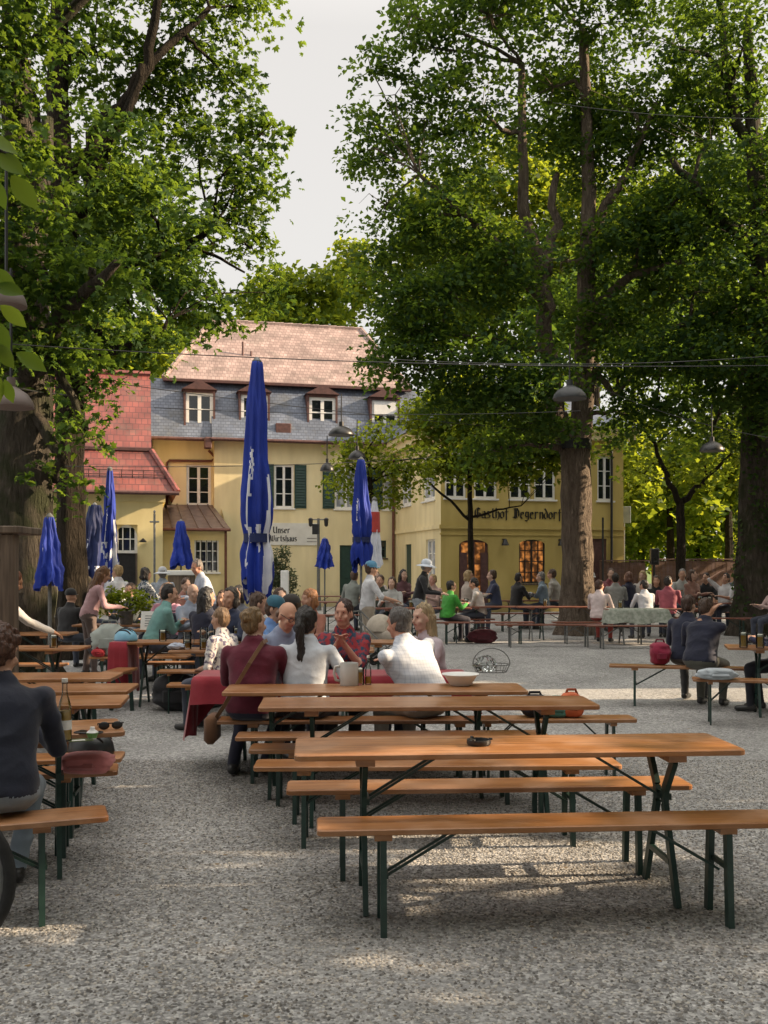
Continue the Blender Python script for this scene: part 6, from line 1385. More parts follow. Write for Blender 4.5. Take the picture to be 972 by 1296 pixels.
SKIN = (.50, .29, .20)
def ik(S, T, a, b, hint):
    S, T = Vector(S), Vector(T); d = T-S; L = min(d.length, (a+b)*.985); d.normalize(); T = S+d*L
    x = (a*a-b*b+L*L)/(2*L); h = math.sqrt(max(0, a*a-x*x)); u = Vector(hint); u = (u-d*u.dot(d)).normalized()
    return S+d*x+u*h, T
def person(label, px, Y, head, pose='sit', shirt=(.5,.5,.5), pants=(.05,.06,.09), hair='short', hc=(.05,.03,.02), skin=SKIN, lean=8, side=0, yaw=0, pitch=0, arms='table', L=None, Rr=None, s=1.0, w=1.0, vox=.014, sleeve='long', sk='cloth', female=False, bald=False, cap=None, dress=False, x=None, shoes=(.03,.03,.03), extra=None, beard=False, legs=None, lift=0.0, glasses=False):
    X = PX(px, Y) if x is None else x
    prims = []                                      # (label, p, q, ra, rb) for capsules, (label, c, radii, rot) for ellipsoids
    sit = pose == 'sit'; zp = .575 if sit else .93
    A = R(lean); B = R(side); ax = Vector((math.sin(B), math.sin(A)*math.cos(B), math.cos(A)*math.cos(B)))
    fw = Vector((0, math.cos(A), -math.sin(A))); rt = Vector((1,0,0)); rt = (rt-ax*rt.dot(ax)).normalized(); fw = ax.cross(rt)
    Rt = Matrix((rt, fw, ax)).transposed()
    P = Vector((0,0,zp)); at_ = lambda a, b, c: P+rt*a+fw*b+ax*c
    C = lambda lb, p, q, ra, rb: prims.append((lb, Vector(p), Vector(q), ra, rb))
    E = lambda lb, c, r, rot=None: prims.append((lb, Vector(c), r, rot))
    k = w*(.92 if female else 1.0); sh = .185*k
    SH, PT, SK, SO = 1, 2, 0, 3
    lowp = SH if dress else PT
    # trunk of the body: one loft from seat to collar (ellipsoids below only tell which garment a face belongs to)
    TB = []
    for (f_, b_, rx_, ry_) in ((-.10,0,.05,.04),(-.085,0,.13,.10),(-.03,0,.170,.128),(.05,-.005,.168,.122),(.14,-.008,.156,.112),(.22,-.006,.160,.112),(.31,-.006,.172,.118),(.38,-.010,.178,.112),(.43,-.012,.165,.094),(.465,-.012,.125,.072),(.495,-.010,.078,.060),(.515,-.008,.060,.054)):
        kx = (w if f_ < .1 else k); TB.append((f_, b_, rx_*kx, ry_*(1 if f_ > .3 else w)))
    E(lowp, P+Vector((0,.01,0)), (.15*w, .11*w, .10)); NTB = len(prims)
    E(SH, at_(0,0,.14), (.158*k, .118*w, .20), Rt); E(SH, at_(0,0,.30), (.178*k, .122*w, .19), Rt); E(SH, at_(0,-.01,.05), (.170*w, .125*w, .11), Rt)
    C(SH, at_(-sh*.6,-.01,.44), at_(sh*.6,-.01,.44), .07, .07)
    NTC = len(prims)
    C(SH, at_(-sh*.93,-.005,.415), at_(sh*.93,-.005,.415), .056, .056)
    C(SH, at_(-.03,-.012,.500), at_(.03,-.012,.500), .050, .050)
    if female: E(SH, at_(-.07,.085,.30), (.062,.06,.062), Rt); E(SH, at_(.07,.085,.30), (.062,.06,.062), Rt)
    C(SH, at_(-.03,-.012,.495), at_(.03,-.012,.495), .060, .060)
    NC_ = 9
    for q_ in range(NC_):
        a0, a1 = 2*PI*q_/NC_, 2*PI*(q_+1)/NC_; C(SH, at_(.060*math.cos(a0),-.004+.062*math.sin(a0),.512-.022*math.sin(a0)), at_(.060*math.cos(a1),-.004+.062*math.sin(a1),.512-.022*math.sin(a1)), .013, .013)
    N = at_(0,-.005,.50); HA = R(lean*.45+pitch); hd = Vector((math.sin(B*.5), math.sin(R(lean*.6+pitch*.5)), math.cos(R(lean*.6+pitch*.5)))).normalized()
    Hc = N+hd*.150+Vector((0,.015,0)); C(SK, N-hd*.03, Hc-hd*.04, .055*(.92 if female else 1.06), .054)
    HR = Matrix.Rotation(R(yaw), 3, 'Z') @ Matrix.Rotation(B*.4, 3, 'Y') @ Matrix.Rotation(-HA, 3, 'X')
    h = lambda a, b, c: Hc+HR @ Vector((a,b,c))
    E(SK, Hc+HR @ Vector((0,-.008,.02)), (.074,.093,.098), HR); E(SK, h(0,.022,-.045), (.060,.068,.068), HR); C(SK, h(-.02,.055,-.088), h(.02,.055,-.088), .022, .022)
    C(SK, h(0,.088,.012), h(0,.106,-.020), .009, .014); C(SK, h(-.03,.078,.034), h(.03,.078,.034), .013, .013)   # nose, brow
    C(SK, h(-.018,.083,-.052), h(.018,.083,-.052), .011, .011)
    for e in (-1, 1): E(SK, h(e*.076,-.005,-.012), (.010,.020,.032), HR); E(SK, h(e*.042,.066,-.028), (.022,.022,.022), HR)
    # legs
    hipz = zp-.01
    if sit:
        kz, ky = .50, .43
        lg = legs or ((-.13,.43,.0),(.13,.43,.0))
        for e, (fx, fy, dk) in zip((-1, 1), lg):
            hp = Vector((e*.09, .02, hipz)); kn = Vector((e*(.13+abs(fx)*.1), ky, kz)); an = Vector((fx, fy+.0, .085))
            C(lowp, hp, kn, .088*w, .066); C(PT, kn, an, .062, .045); C(SO, an+Vector((0,-.03,-.035)), an+Vector((0,.15,-.05)), .042, .034)
    else:
        lg = legs or ((-.10,-.02,0),(.11,.06,0))
        for e, (fx, fy, dk) in zip((-1, 1), lg):
            hp = Vector((e*.09, 0, hipz)); an = Vector((fx, fy, .09)); kn = hp.lerp(an, .48)+Vector((0,.035,0))
            C(lowp, hp, kn, .092*w, .066); C(PT, kn, an, .062, .046); C(SO, an+Vector((0,-.03,-.035)), an+Vector((0,.16,-.05)), .044, .034)
        if dress: prims.append((SH, P, P+Vector((0,0,-.38)), .165, .20))
    # arms
    dz = 0 if sit else .355
    def sk_(v): return Vector((v[0], v[1], v[2]+dz))
    TG = {'table': ((-.13,.40,.83),(.13,.40,.83)), 'lap': ((-.10,.27,.68),(.10,.27,.68)), 'clasp': ((-.035,.30,.96),(.035,.30,.96)), 'face': ((-.13,.38,.83),(.07,.21,1.17)), 'side': ((-.26,.06,.50),(.26,.06,.50)),
          'drink': ((-.13,.38,.83),(.06,.27,1.08)), 'cross': ((.10,.33,.83),(-.08,.36,.83)), 'push': ((-.2,.42,.70),(.2,.42,.70)), 'reach': ((-.16,.30,.72),(.20,.58,.84)), 'up': ((-.13,.36,.83),(.17,-.02,1.34))}
    tl, tr = TG[arms]
    tl = Vector(L) if L else sk_(tl); tr = Vector(Rr) if Rr else sk_(tr)
    up = .285; fo = .25
    for e, T in ((-1, tl), (1, tr)):
        S = at_(e*sh, -.005, .425); hint = Vector((e*.55,-.35,-.9)) if (T.z < S.z+.12 or arms in ('face','drink')) else Vector((e*.9,.5,-.1))
        El, Wr = ik(S, T, up, fo, hint)
        C(SH, S, El, .056*(.9 if female else 1.0), .044) if sleeve != 'none' else C(SK, S, El, .048, .040)
        if sleeve == 'short': C(SK, S.lerp(El,.55), El, .043, .039); C(SH, S, S.lerp(El,.55), .058, .055)
        C(SH if sleeve == 'long' else SK, El, Wr, .042 if sleeve == 'long' else .039, .033 if sleeve == 'long' else .027)
        d = (Wr-El).normalized(); sd = d.cross(Vector((0,0,1))); sd = sd.normalized() if sd.length > .05 else Vector((1,0,0)); dn = sd.cross(d)
        if dn.z > 0: dn = -dn
        pc = Wr+d*.055; RM = Matrix((sd, d, -dn)).transposed()
        E(SK, pc, (.040,.048,.018), RM); C(SK, Wr-d*.01, Wr+d*.03, .027, .028)
        for i, (o_, l_) in enumerate(((-.030,.062),(-.010,.074),(.011,.070),(.031,.055))):
            b0 = pc+d*.034+sd*o_; b1 = b0+d*l_*.5+sd*o_*.22+dn*.006; b2 = b1+d*l_*.38+dn*.022
            C(SK, b0, b1, .0095, .0088); C(SK, b1, b2, .0088, .0075)
        th = -e if abs(T.x) < .2 else -e
        t0 = pc+sd*th*.030-d*.02; t1 = t0+sd*th*.030+d*.030; t2 = t1+d*.032+sd*th*.004+dn*.008
        C(SK, t0, t1, .012, .0105); C(SK, t1, t2, .0105, .0085)
    mb = MB()
    nr = 28; vs = []
    for f_, b_, rx_, ry_ in TB:
        for j_ in range(nr):
            a = 2*PI*j_/nr; ca, sa = math.cos(a), math.sin(a)
            vs.append(at_(rx_*math.copysign(abs(ca)**.85, ca), b_+ry_*math.copysign(abs(sa)**.85, sa), f_))
    nk = len(TB); mb.add(vs, [(i_*nr+j_, i_*nr+(j_+1) % nr, (i_+1)*nr+(j_+1) % nr, (i_+1)*nr+j_) for i_ in range(nk-1) for j_ in range(nr)]+[tuple(range(nr-1,-1,-1)), tuple((nk-1)*nr+j_ for j_ in range(nr))])
    for ip, p in enumerate(prims):
        if NTB <= ip < NTC: continue
        if len(p) == 5: cap_mesh(mb, p[1], p[2], p[3], p[4])
        else: mb.ell(p[1], p[2], 14, 10, rot=p[3])
    V, Fq = remesh(mb, vox, 2)
    # which garment each face belongs to
    Cn = V[Fq].mean(1); best = np.full(len(Cn), 9e9); lab = np.zeros(len(Cn), np.int32)
    bias = {0: .004, 1: -.004, 2: 0, 3: -.006}
    for p in prims:
        if len(p) == 5:
            a, b = np.array(p[1]), np.array(p[2]); ab = b-a; t_ = np.clip(((Cn-a)@ab)/(ab@ab+1e-9), 0, 1)
            dd = np.linalg.norm(Cn-a-t_[:,None]*ab, axis=1)-(p[3]+(p[4]-p[3])*t_)
        else:
            q = Cn-np.array(p[1]); M_ = np.array(p[3]) if p[3] is not None else np.eye(3); q = q@M_
            rr_ = np.array(p[2]); kk = np.linalg.norm(q/rr_, axis=1); dd = (kk-1)*min(p[2])
        dd = dd+bias[p[0]]; m_ = dd < best; best[m_] = dd[m_]; lab[m_] = p[0]
    # skin under the neck stays shirt; eyes, brows and lips are coloured skin
    def dab(c, r, l): lab[(np.linalg.norm(Cn-np.array(c), axis=1) < r) & (lab == 0)] = l
    if vox <= .0125:
        for e in (-1, 1): dab(h(e*.031,.084,.012), .0105, 4)
        for q in np.linspace(-.02,.02,5): dab(h(q,.094,-.052), .007, 5)
    seed = (abs(hash(label)) % 97) if False else sum(map(ord, label)) % 97
    vl = np.zeros(len(V)); np.maximum.at(vl, Fq.ravel(), np.repeat((lab == 1)*1.0+(lab == 2)*.8, 4))
    # cloth hangs smoother than the body under it
    cloth_v = np.zeros(len(V)); np.maximum.at(cloth_v, Fq.ravel(), np.repeat(((lab == 1)|(lab == 2))*1.0, 4)); skin_v = np.zeros(len(V)); np.maximum.at(skin_v, Fq.ravel(), np.repeat(((lab == 0)|(lab > 3))*1.0, 4))
    mv = ((cloth_v > 0) & (skin_v == 0))[:,None]*.6
    for _ in range(int(9*(.0095/vox)**1.0)):
        ac = np.zeros_like(V); ct = np.zeros(len(V))
        for a_, b_ in ((0,1),(1,2),(2,3),(3,0)): np.add.at(ac, Fq[:,a_], V[Fq[:,b_]]); np.add.at(ct, Fq[:,a_], 1)
        V = V+(ac/np.maximum(ct,1)[:,None]-V)*mv
    # normals for wrinkling
    fn = np.cross(V[Fq[:,1]]-V[Fq[:,0]], V[Fq[:,2]]-V[Fq[:,0]]); vn = np.zeros_like(V)
    for c_ in range(4): np.add.at(vn, Fq[:,c_], fn)
    vn /= (np.linalg.norm(vn, axis=1, keepdims=True)+1e-9); so = Vector((seed*.37, seed*.71, 0)); nz_ = np.zeros(len(V))
    for q_ in np.nonzero(vl > 0)[0]:
        v_ = V[q_]; a_ = noise.noise(Vector((v_[0]*6+v_[2]*3, v_[1]*6, v_[2]*9))+so); b_ = noise.noise(Vector((v_[0]*15-v_[2]*5, v_[1]*14, v_[2]*17))-so)
        nz_[q_] = .009*(.35-abs(a_)*1.6)+.0028*(.3-abs(b_)*1.5)
    V = V+vn*(vl*(.006+nz_))[:,None]
    V[:,2] = np.maximum(V[:,2], .004)
    o = np_mesh('person', V, Fq, [CM(skin,'skin'), CM(shirt, sk), CM(pants), CM(shoes,'plastic'), CM((.02,.015,.012),'plastic'), CM((.42,.12,.10),'skin')], None, True, lab)
    o.location = (X, Y, lift); o.rotation_euler = (0,0,R(head)); o.scale = (s,s,s); tag(o, label, 'person', None)
    # hair
    hp = MB(); hE = lambda a, b, c, r: hp.ell(h(a,b,c), r, 14, 10, rot=HR); hC = lambda p, q, ra, rb: cap_mesh(hp, h(*p), h(*q), ra, rb)
    rg = random.Random(seed)
    if hair in ('short','pony','bun','long','curly','bob'):
        hE(0,-.026,.036,(.083,.096,.098)); hE(0,-.045,-.005,(.078,.070,.082))
        if hair != 'short': hC((0,.035,.092),(0,-.03,.11), .028,.03)
    if hair == 'long':
        hC((0,-.065,.0),(0,-.085,-.30),.070,.055)
        for e in (-1,1): hC((e*.062,-.02,.0),(e*.075,-.02,-.16),.036,.034); hC((e*.06,-.055,-.02),(e*.07,-.07,-.30),.045,.030)
    if hair == 'bob':
        for e in (-1,1): hC((e*.062,-.015,.02),(e*.072,-.005,-.10),.034,.026)
        hC((-.04,-.07,-.06),(.04,-.07,-.06),.045,.045)
    if hair == 'pony':
        hE(0,-.115,.045,(.036,.034,.036)); pts = [(0,-.115,.04),(.005,-.150,-.03),(.0,-.135,-.14),(.01,-.125,-.27),(.0,-.13,-.40)]; rr = [.030,.036,.038,.034,.014]
        for i in range(4): hC(pts[i], pts[i+1], rr[i], rr[i+1])
        for q in range(3): hC((.01*q-.01,-.13,-.30),(.03*q-.03,-.12,-.43-.02*q),.016,.006)
    if hair == 'bun': hE(.0,-.105,.055,(.046,.040,.044)); hE(.02,-.115,.035,(.03,.03,.03))
    if hair == 'curly':
        for _ in range(90):
            u = Vector((rg.gauss(0,1), rg.gauss(-.35,.8), rg.gauss(.25,.8))).normalized()
            if u.y > .45 and u.z < .55: continue
            hE(u.x*.088, -.018+u.y*.10, .03+u.z*.10, (rg.uniform(.018,.028),)*3)
    if hair == 'fringe':
        for a in np.linspace(.15*PI, .85*PI, 9): hE(.073*math.cos(a)*1.0, -.01-.086*math.sin(a), -.006, (.016,.016,.032))
    if beard:
        for a in np.linspace(-1,1,7): hE(a*.052, .062-.028*a*a, -.082+.03*a*a, (.020,.022,.026))
    if hair != 'none':
        HV, HF = remesh(hp, max(.0085, vox*.8), 1)
        fn = np.cross(HV[HF[:,1]]-HV[HF[:,0]], HV[HF[:,2]]-HV[HF[:,0]]); vn = np.zeros_like(HV)
        for c_ in range(4): np.add.at(vn, HF[:,c_], fn)
        vn /= (np.linalg.norm(vn, axis=1, keepdims=True)+1e-9)
        st = np.sin(HV[:,0]*190+8*np.sin(HV[:,2]*21))*np.sin(HV[:,1]*150+6*np.sin(HV[:,2]*17))
        hn_ = np.array([noise.noise(Vector((v_[0]*26, v_[1]*26, v_[2]*9+seed)))+.6*noise.noise(Vector((v_[0]*60, v_[1]*60, v_[2]*16+seed))) for v_ in HV])
        HV = HV+vn*(.003*st+.013*hn_)[:,None]
        np_mesh('hair', HV, HF, CM(hc,'hair'), o, True)
    if cap:
        col, style = cap; m = MB(); ns = 18; vs = []
        prof = [(.090,.0),(.094,.03),(.088,.065),(.065,.098),(.03,.114),(0,.117)]
        for r_, z_ in prof:
            for j in range(ns): a = 2*PI*j/ns; vs.append(h(r_*.95*math.cos(a), r_*1.12*math.sin(a)-.012, z_+.035))
        m.add(vs, [(i*ns+j, i*ns+(j+1)%ns, (i+1)*ns+(j+1)%ns, (i+1)*ns+j) for i in range(5) for j in range(ns)])
        if style == 'peak': n_ = 8; v2 = []; \
            [v2.extend([h(.075*math.sin(a), .085*math.cos(a)+.005, .042+dz_), h(.072*math.sin(a), .16*math.cos(a)**.8+.005, .030+dz_)]) for dz_ in (0,.006) for a in np.linspace(-1.25,1.25,n_)]; \
            m.add(v2, [(2*i,2*i+1,2*i+3,2*i+2) for i in range(n_-1)]+[(16+2*i,16+2*i+2,16+2*i+3,16+2*i+1) for i in range(n_-1)])
        if style == 'brim':
            v2 = []; n_ = 24
            for r_, z_ in ((.088,.036),(.185,.0),(.185,.006),(.088,.044)):
                for j in range(n_): a = 2*PI*j/n_; v2.append(h(r_*math.cos(a), r_*1.1*math.sin(a)-.01, z_))
            m.add(v2, [(i*n_+j, i*n_+(j+1)%n_, (i+1)*n_+(j+1)%n_, (i+1)*n_+j) for i in range(3) for j in range(n_)])
        m.build('cap', CM(col), o, smooth=True, angle=55)
    if glasses:
        m = MB()
        for e in (-1,1):
            m.tube([h(e*.034+.024*math.cos(a), .100, .008+.018*math.sin(a)) for a in np.linspace(0,2*PI,13)], .003, 5, cap=False); m.tube([h(e*.058,.098,.014), h(e*.079,.0,.016)], .003, 5)
        m.tube([h(-.01,.103,.012), h(.01,.103,.012)], .003, 5); m.build('glasses', MAT['black'], o)
    if extra: extra(o, h, at_, HR)
    return o
WH = (.66,.66,.68); NV = (.010,.014,.035); BK = (.012,.012,.014); BLOND = (.38,.26,.12); BROWN = (.07,.035,.018); DARK = (.018,.013,.011); GREY = (.22,.21,.20)
PALE = (.56,.36,.27)
# ---- nearest: the curly haired person at the left
person('curly brown haired person in navy jacket and pale jeans, seen from behind at the left', -6, 4.72, 16, shirt=(.012,.016,.034), pants=(.24,.30,.36), hair='curly', hc=(.075,.028,.014), lean=18, yaw=-30, pitch=8, arms='table', s=1.03, w=1.12, vox=.0095, legs=((-.2,.40,0),(.06,.46,0)))
# ---- the company at the red clothed table
person('woman in maroon cardigan with pinned-up dark blonde hair, seen from behind', 319, 7.66, -4, shirt=(.11,.005,.022), pants=(.012,.014,.035), hair='bun', hc=(.19,.12,.055), skin=PALE, lean=8, yaw=-32, arms='table', female=True, w=1.2, vox=.0095, legs=((-.2,.22,0),(.05,.28,0)))
t = thing('shoulder_bag', 'brown shoulder bag slung across the maroon cardigan', 'bag', (PX(319,7.66), 7.66, 0)); zz = 1.07
m = MB(); pts = [(.11,.05,1.09),(.09,-.055,1.08),(.0,-.145,.93),(-.10,-.155,.76),(-.20,-.10,.60),(-.27,-.04,.50)]
for a, b in zip(pts[:-1], pts[1:]): m.bar(a, b, .03, .008, up=(0,1,.3))
m.build('strap', CM((.17,.085,.04)), t); m = MB(); m.cbox((-.36,-.11,.30),(-.26,.14,.52), .03); m.build('pouch', CM((.16,.075,.035)), t, smooth=True, angle=60)
person('woman in white denim jacket with long black ponytail, seen from behind', 386, 7.76, -6, shirt=(.56,.60,.66), pants=(.02,.022,.03), hair='pony', hc=(.014,.010,.009), lean=7, yaw=-12, arms='table', Rr=(.30,.26,.84), female=True, w=1.14, vox=.0095)
person('grey haired man in white checked shirt leaning towards the talking woman', 541, 7.82, 34, shirt=(.54,.57,.63), sk='plaid', pants=(.36,.33,.29), hair='short', hc=(.11,.10,.095), skin=(.52,.27,.19), lean=24, side=-10, yaw=14, arms='cross', sleeve='short', w=1.18, vox=.0095, s=1.03)
person('woman with long blonde hair and pale top behind the grey haired man', 551, 8.80, 118, shirt=(.50,.42,.46), hair='long', hc=(.33,.24,.13), skin=PALE, lean=12, yaw=10, arms='table', female=True, vox=.012)
person('short haired woman in teal and red dress talking with clasped hands', 436, 8.93, 176, shirt=(.30,.03,.04), sk='print', pants=(.02,.02,.03), hair='short', hc=(.045,.02,.015), skin=(.50,.27,.19), lean=7, yaw=-12, arms='clasp', sleeve='short', female=True, w=1.06, vox=.0095, s=1.02)
person('bald man with glasses in blue-grey shirt bending towards the table', 350, 9.0, -148, shirt=(.26,.31,.44), hair='fringe', hc=(.16,.11,.08), skin=(.55,.31,.21), lean=18, yaw=12, pitch=18, arms='table', vox=.0095, glasses=True, w=1.05, s=1.03)
# ---- table behind them
person('man in dark flat cap with reddish face behind the black ponytail', 374, 10.7, 108, shirt=(.03,.03,.04), hair='short', hc=BROWN, skin=(.55,.24,.17), lean=5, cap=((.035,.028,.025),'peak'), vox=.012)
person('person in teal cap and sky blue shirt between the bald man and brown haired man', 337, 10.4, -110, shirt=(.16,.30,.62), hair='short', hc=BROWN, lean=8, cap=((.03,.12,.18),'peak'), vox=.012, pitch=10)
person('brown haired man in pale grey shirt beside the teal cap', 316, 10.9, -85, shirt=(.40,.42,.45), hair='short', hc=(.08,.045,.028), lean=10, yaw=-5, vox=.012, s=1.03)
person('dark haired person in navy top behind the maroon cardigan', 296, 12.2, 150, shirt=(.02,.03,.07), hair='bob', hc=DARK, lean=6, vox=.013, s=1.05)
person('woman in floral pale top turned away behind the blonde bun', 287, 9.95, 62, shirt=(.12,.10,.16), sk='floral', arms='lap', hair='short', hc=(.25,.15,.08), lean=8, female=True, sleeve='short', vox=.012, s=.93)
# ---- busy left side
person('woman with loose black hair in navy sweater, seen from behind', 258, 12.75, -22, shirt=(.010,.013,.035), hair='long', hc=(.012,.010,.010), lean=7, yaw=-25, female=True, vox=.012, s=1.04, w=1.12)
person('dark haired man in teal shirt leaning over the menu table', 194, 13.55, -68, shirt=(.17,.36,.34), hair='short', hc=DARK, lean=20, yaw=-10, arms='cross', vox=.012, s=1.08, w=1.1)
person('pink shirted person facing the teal shirted man', 214, 14.9, 152, shirt=(.52,.24,.32), hair='short', hc=(.2,.13,.09), skin=PALE, lean=6, yaw=-20, vox=.013, s=1.06)
person('balding man in light grey shirt beside the loose black hair', 241, 14.2, -140, shirt=(.34,.39,.50), hair='fringe', hc=GREY, skin=PALE, lean=6, vox=.013, s=1.06)
person('woman with very long brown hair and pink jacket bending over the potted plant', 112, 15.0, -62, 'stand', shirt=(.50,.30,.32), pants=(.14,.10,.09), hair='long', hc=(.16,.075,.03), lean=20, yaw=-6, pitch=14, arms='push', female=True, vox=.0125, s=1.0)
person('blond person in white shirt standing before the side house doorway', 152, 17.6, 60, 'stand', shirt=WH, hair='short', hc=BLOND, lean=6, arms='push', vox=.014)
person('dark haired woman in black flowered top standing behind the potted plant', 181, 18.0, -50, 'stand', shirt=(.5,.5,.5), sk='print', hair='bob', hc=DARK, lean=5, female=True, vox=.014, s=.97)
person('person in white sun hat standing before the porch', 206, 19.5, 20, 'stand', shirt=(.46,.52,.60), hair='short', hc=GREY, cap=((.62,.64,.68),'brim'), lean=4, vox=.014, s=.97)
person('grey haired man in pale blue shirt standing and bending by the porch', 265, 17.3, 115, 'stand', shirt=(.46,.51,.62), pants=(.10,.10,.13), hair='short', hc=(.20,.17,.15), skin=(.52,.27,.19), lean=18, yaw=25, pitch=12, arms='push', vox=.013, s=1.07, w=1.1)
person('brown haired child sized person in grey behind the woman in navy sweater', 283, 14.5, 170, shirt=(.45,.46,.48), hair='bob', hc=BROWN, lean=4, vox=.014, s=.98)
person('man in white sleeves and black apron leaning out to set down a glass', -19, 9.9, -58, 'stand', shirt=(.60,.57,.54), pants=BK, hair='short', hc=(.20,.07,.03), skin=(.55,.28,.16), lean=24, yaw=-10, pitch=14, Rr=(.20,.60,1.02), L=(-.2,.2,.9), vox=.0115, s=.99)
person('dark clothed person resting against the slimmer left trunk', 84, 15.9, -20, shirt=BK, hair='none', lean=12, pitch=-6, vox=.014, s=.97, cap=((.014,.014,.016),'peak'))
# ---- middle aisle
person('man in white T-shirt and pale blue cap standing by the pram', 465, 17.2, -78, 'stand', shirt=(.62,.63,.66), pants=(.40,.34,.27), hair='short', hc=BROWN, cap=((.10,.28,.45),'peak'), arms='push', sleeve='short', lean=6, vox=.0125, s=1.03)
person('dark green shirted person seated behind the pale blue cap', 482, 22.6, 160, shirt=(.05,.06,.045), hair='short', hc=BROWN, lean=4, vox=.015, s=1.10)
person('grey topped woman with brown hair seated beyond the pram', 497, 22.1, 165, shirt=(.42,.42,.40), hair='bob', hc=BROWN, skin=PALE, lean=6, female=True, vox=.015, s=1.07)
person('person with pink face and pale scarf seated far behind the pram', 476, 25.0, -170, shirt=(.52,.44,.40), hair='short', hc=(.3,.2,.12), skin=PALE, lean=4, vox=.015, s=1.15)
person('person in large white cap and black top with pale scarf, walking through', 530, 20.2, -100, 'stand', shirt=BK, pants=(.30,.33,.36), hair='short', hc=GREY, skin=PALE, cap=((.62,.68,.76),'brim'), arms='push', lean=14, vox=.0135, s=1.07)
person('blushing person seated behind the bright green shirt', 549, 24.4, 140, shirt=(.45,.30,.26), hair='short', hc=BLOND, skin=(.58,.30,.24), lean=4, vox=.015, s=1.1)
person('person in bright green shirt seated at the red-brown table', 566, 21.6, -62, shirt=(.05,.32,.035), pants=(.015,.015,.03), hair='short', hc=DARK, lean=10, yaw=-20, arms='table', vox=.0125, s=1.02, w=1.15)
person('person in black vest over white sleeves facing the green shirt', 609, 22.7, 82, shirt=(.66,.60,.56), hair='short', hc=DARK, skin=(.55,.30,.2), lean=14, yaw=10, pitch=10, arms='cross', vox=.013, s=1.06)
person('dark clothed person below the arched window', 653, 26.3, -60, shirt=(.02,.018,.02), hair='short', hc=DARK, lean=8, vox=.015, s=1.12)
person('grey haired man in pale blue shirt below the arched window', 689, 26.6, 75, shirt=(.24,.31,.38), hair='short', hc=GREY, skin=PALE, lean=8, arms='cross', vox=.015, s=1.14)
# ---- beyond the forked trunk
person('person in pale pink shirt seated just right of the forked trunk', 757, 21.6, -30, shirt=(.66,.55,.54), pants=(.32,.05,.04), hair='short', hc=(.07,.03,.02), lean=9, yaw=-20, vox=.013, s=1.03)
person('person in grey striped top behind the pale pink shirt', 779, 24.8, -12, shirt=(.33,.34,.33), hair='short', hc=DARK, lean=4, vox=.015, s=1.12)
person('person in navy top beside the grey striped one', 797, 26.2, 40, shirt=(.018,.02,.05), hair='bob', hc=(.16,.07,.04), lean=4, vox=.015, s=1.14)
person('dark haired person in white shirt with black strap at the checked cloth', 818, 22.6, 12, shirt=(.62,.64,.68), hair='short', hc=DARK, lean=12, yaw=25, vox=.013, s=1.02)
person('blond person behind the white shirt with black strap', 814, 26.8, 150, shirt=(.55,.50,.45), hair='bob', hc=BLOND, skin=PALE, lean=4, vox=.015, s=1.16)
person('person in dark brown hair and black top left of the maroon shirt', 831, 24.2, 160, shirt=BK, hair='long', hc=BROWN, lean=5, vox=.015, s=1.08)
person('person in maroon-pink shirt seated with back turned before the fence', 845, 22.9, -25, shirt=(.30,.07,.10), hair='short', hc=DARK, lean=8, yaw=-20, vox=.013, s=1.08, w=1.1)
person('dark haired man in black shirt before the fence', 893, 26.2, 168, shirt=BK, hair='short', hc=DARK, lean=6, yaw=-30, vox=.015, s=1.12)
person('man in white shirt with one arm raised behind his head', 917, 25.2, 128, shirt=(.62,.62,.63), hair='short', hc=DARK, lean=-6, arms='up', sleeve='short', vox=.013, s=1.12)
person('white capped person in black shirt half hidden by the forked trunk', 747, 26.0, -160, shirt=BK, hair='short', hc=GREY, skin=PALE, cap=((.6,.6,.6),'peak'), lean=4, vox=.015, s=1.12)
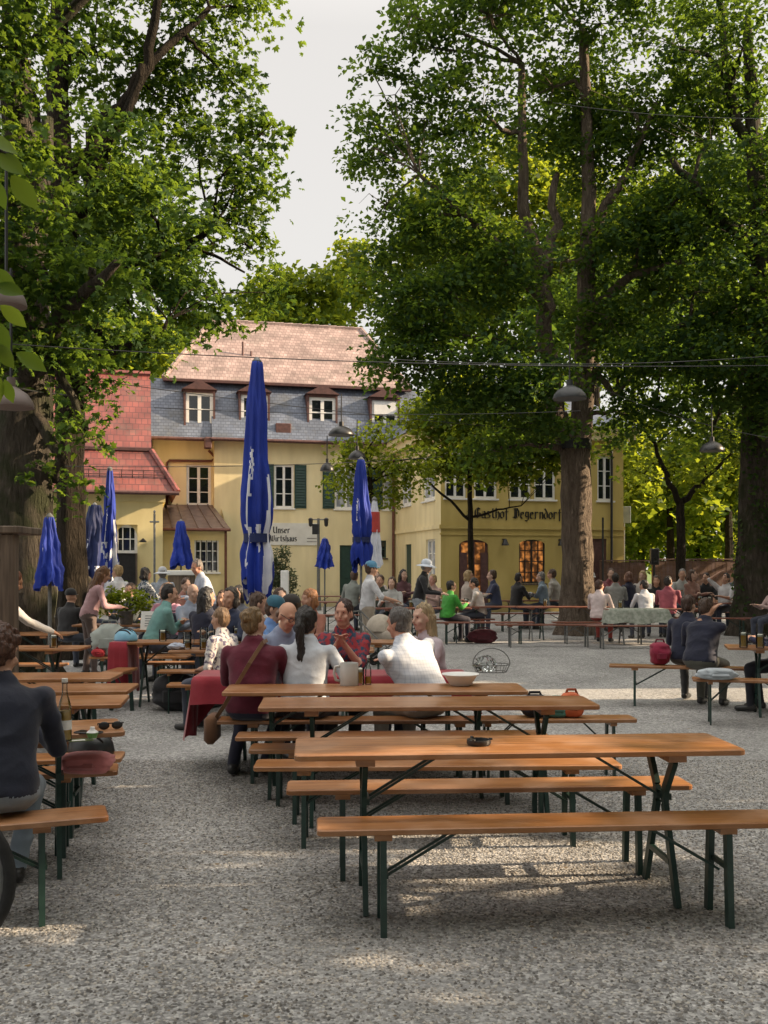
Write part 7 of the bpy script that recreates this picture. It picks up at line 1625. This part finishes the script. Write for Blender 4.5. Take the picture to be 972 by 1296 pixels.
# ---- nearest group at the right
person('man in navy T-shirt raising a hand to his face at the right', 886, 11.62, -38, shirt=(.010,.013,.034), pants=(.10,.10,.08), hair='short', hc=(.055,.03,.018), skin=(.50,.28,.18), lean=20, yaw=-24, pitch=10, arms='face', sleeve='short', vox=.0105, s=.98, w=1.16, legs=((-.12,.35,0),(.14,.38,0)))
person('person in navy top sitting close beyond the man raising his hand', 866, 12.0, -35, shirt=(.010,.014,.038), pants=(.06,.06,.06), hair='short', hc=(.06,.03,.02), skin=PALE, lean=16, yaw=-10, arms='table', vox=.012, s=.99)
person('person in black trousers sitting at the right edge table', 1002, 11.25, 60, shirt=(.014,.018,.06), pants=(.012,.012,.02), hair='short', hc=BROWN, lean=6, arms='table', vox=.013, legs=((-.14,.42,0),(.12,.36,0)))
person('pale-shirted person seen past the ivy-grown trunk', 981, 21.5, 100, shirt=(.5,.36,.34), hair='short', hc=BROWN, skin=PALE, lean=5, vox=.015)
# ---- more guests filling the rows before the house
more = [(591,24.6,-70,(.5,.42,.36),BLOND,'bob','pale topped blond person behind the mugs of the green shirt table'),(628,25.6,95,(.04,.05,.10),BROWN,'short','navy topped person left of the arched window pair'),(706,27.4,60,(.42,.40,.36),BROWN,'short','beige topped person just left of the forked trunk'),
 (771,27.4,-160,(.24,.06,.07),BROWN,'short','person in dull red top far behind the pale pink shirt'),(862,27.2,175,(.48,.48,.46),GREY,'short','grey haired person in white top behind the maroon-pink shirt'),(874,25.6,-150,(.30,.16,.12),BROWN,'bob','brown topped person across from the raised-arm man'),(934,26.6,150,(.10,.12,.16),DARK,'short','slate blue topped person beside the raised-arm man'),
 (101,19.2,-40,(.38,.36,.34),BLOND,'bob','blond grey topped person beside the slimmer left trunk'),(170,17.0,140,(.07,.08,.08),BROWN,'short','charcoal topped person behind the potted plant'),(229,18.2,-130,(.42,.20,.16),BROWN,'short','rust topped person before the serving stand'),(304,14.6,160,(.16,.17,.2),DARK,'bob','charcoal topped person between the navy woman and the tall umbrella'),
 (352,13.4,-160,(.5,.5,.48),BROWN,'short','white topped person behind the teal cap'),(394,12.3,150,(.30,.12,.08),(.30,.13,.05),'bob','ginger haired person just behind the dark flat cap'),(508,26.4,-150,(.14,.06,.07),DARK,'long','dark haired person in wine top behind the grey topped woman'),(444,25.2,-30,(.20,.22,.20),BROWN,'short','olive topped person by the slim bright blue umbrella'),(724,28.6,-150,(.55,.5,.45),BLOND,'short','pale person half behind the forked trunk')]
for i_, (px_, Y_, hd_, c_, hc_, hr_, lb_) in enumerate(more): person(lb_, px_, Y_, hd_, shirt=c_, hair=hr_, hc=hc_, skin=PALE if i_ % 2 else SKIN, lean=4+(i_*5) % 12, yaw=(i_*17) % 50-25, arms=('table','cross','lap','drink')[i_ % 4], vox=.015, s=1.02+.012*(Y_-12) if Y_ > 18 else 1.03, female=hr_ != 'short')
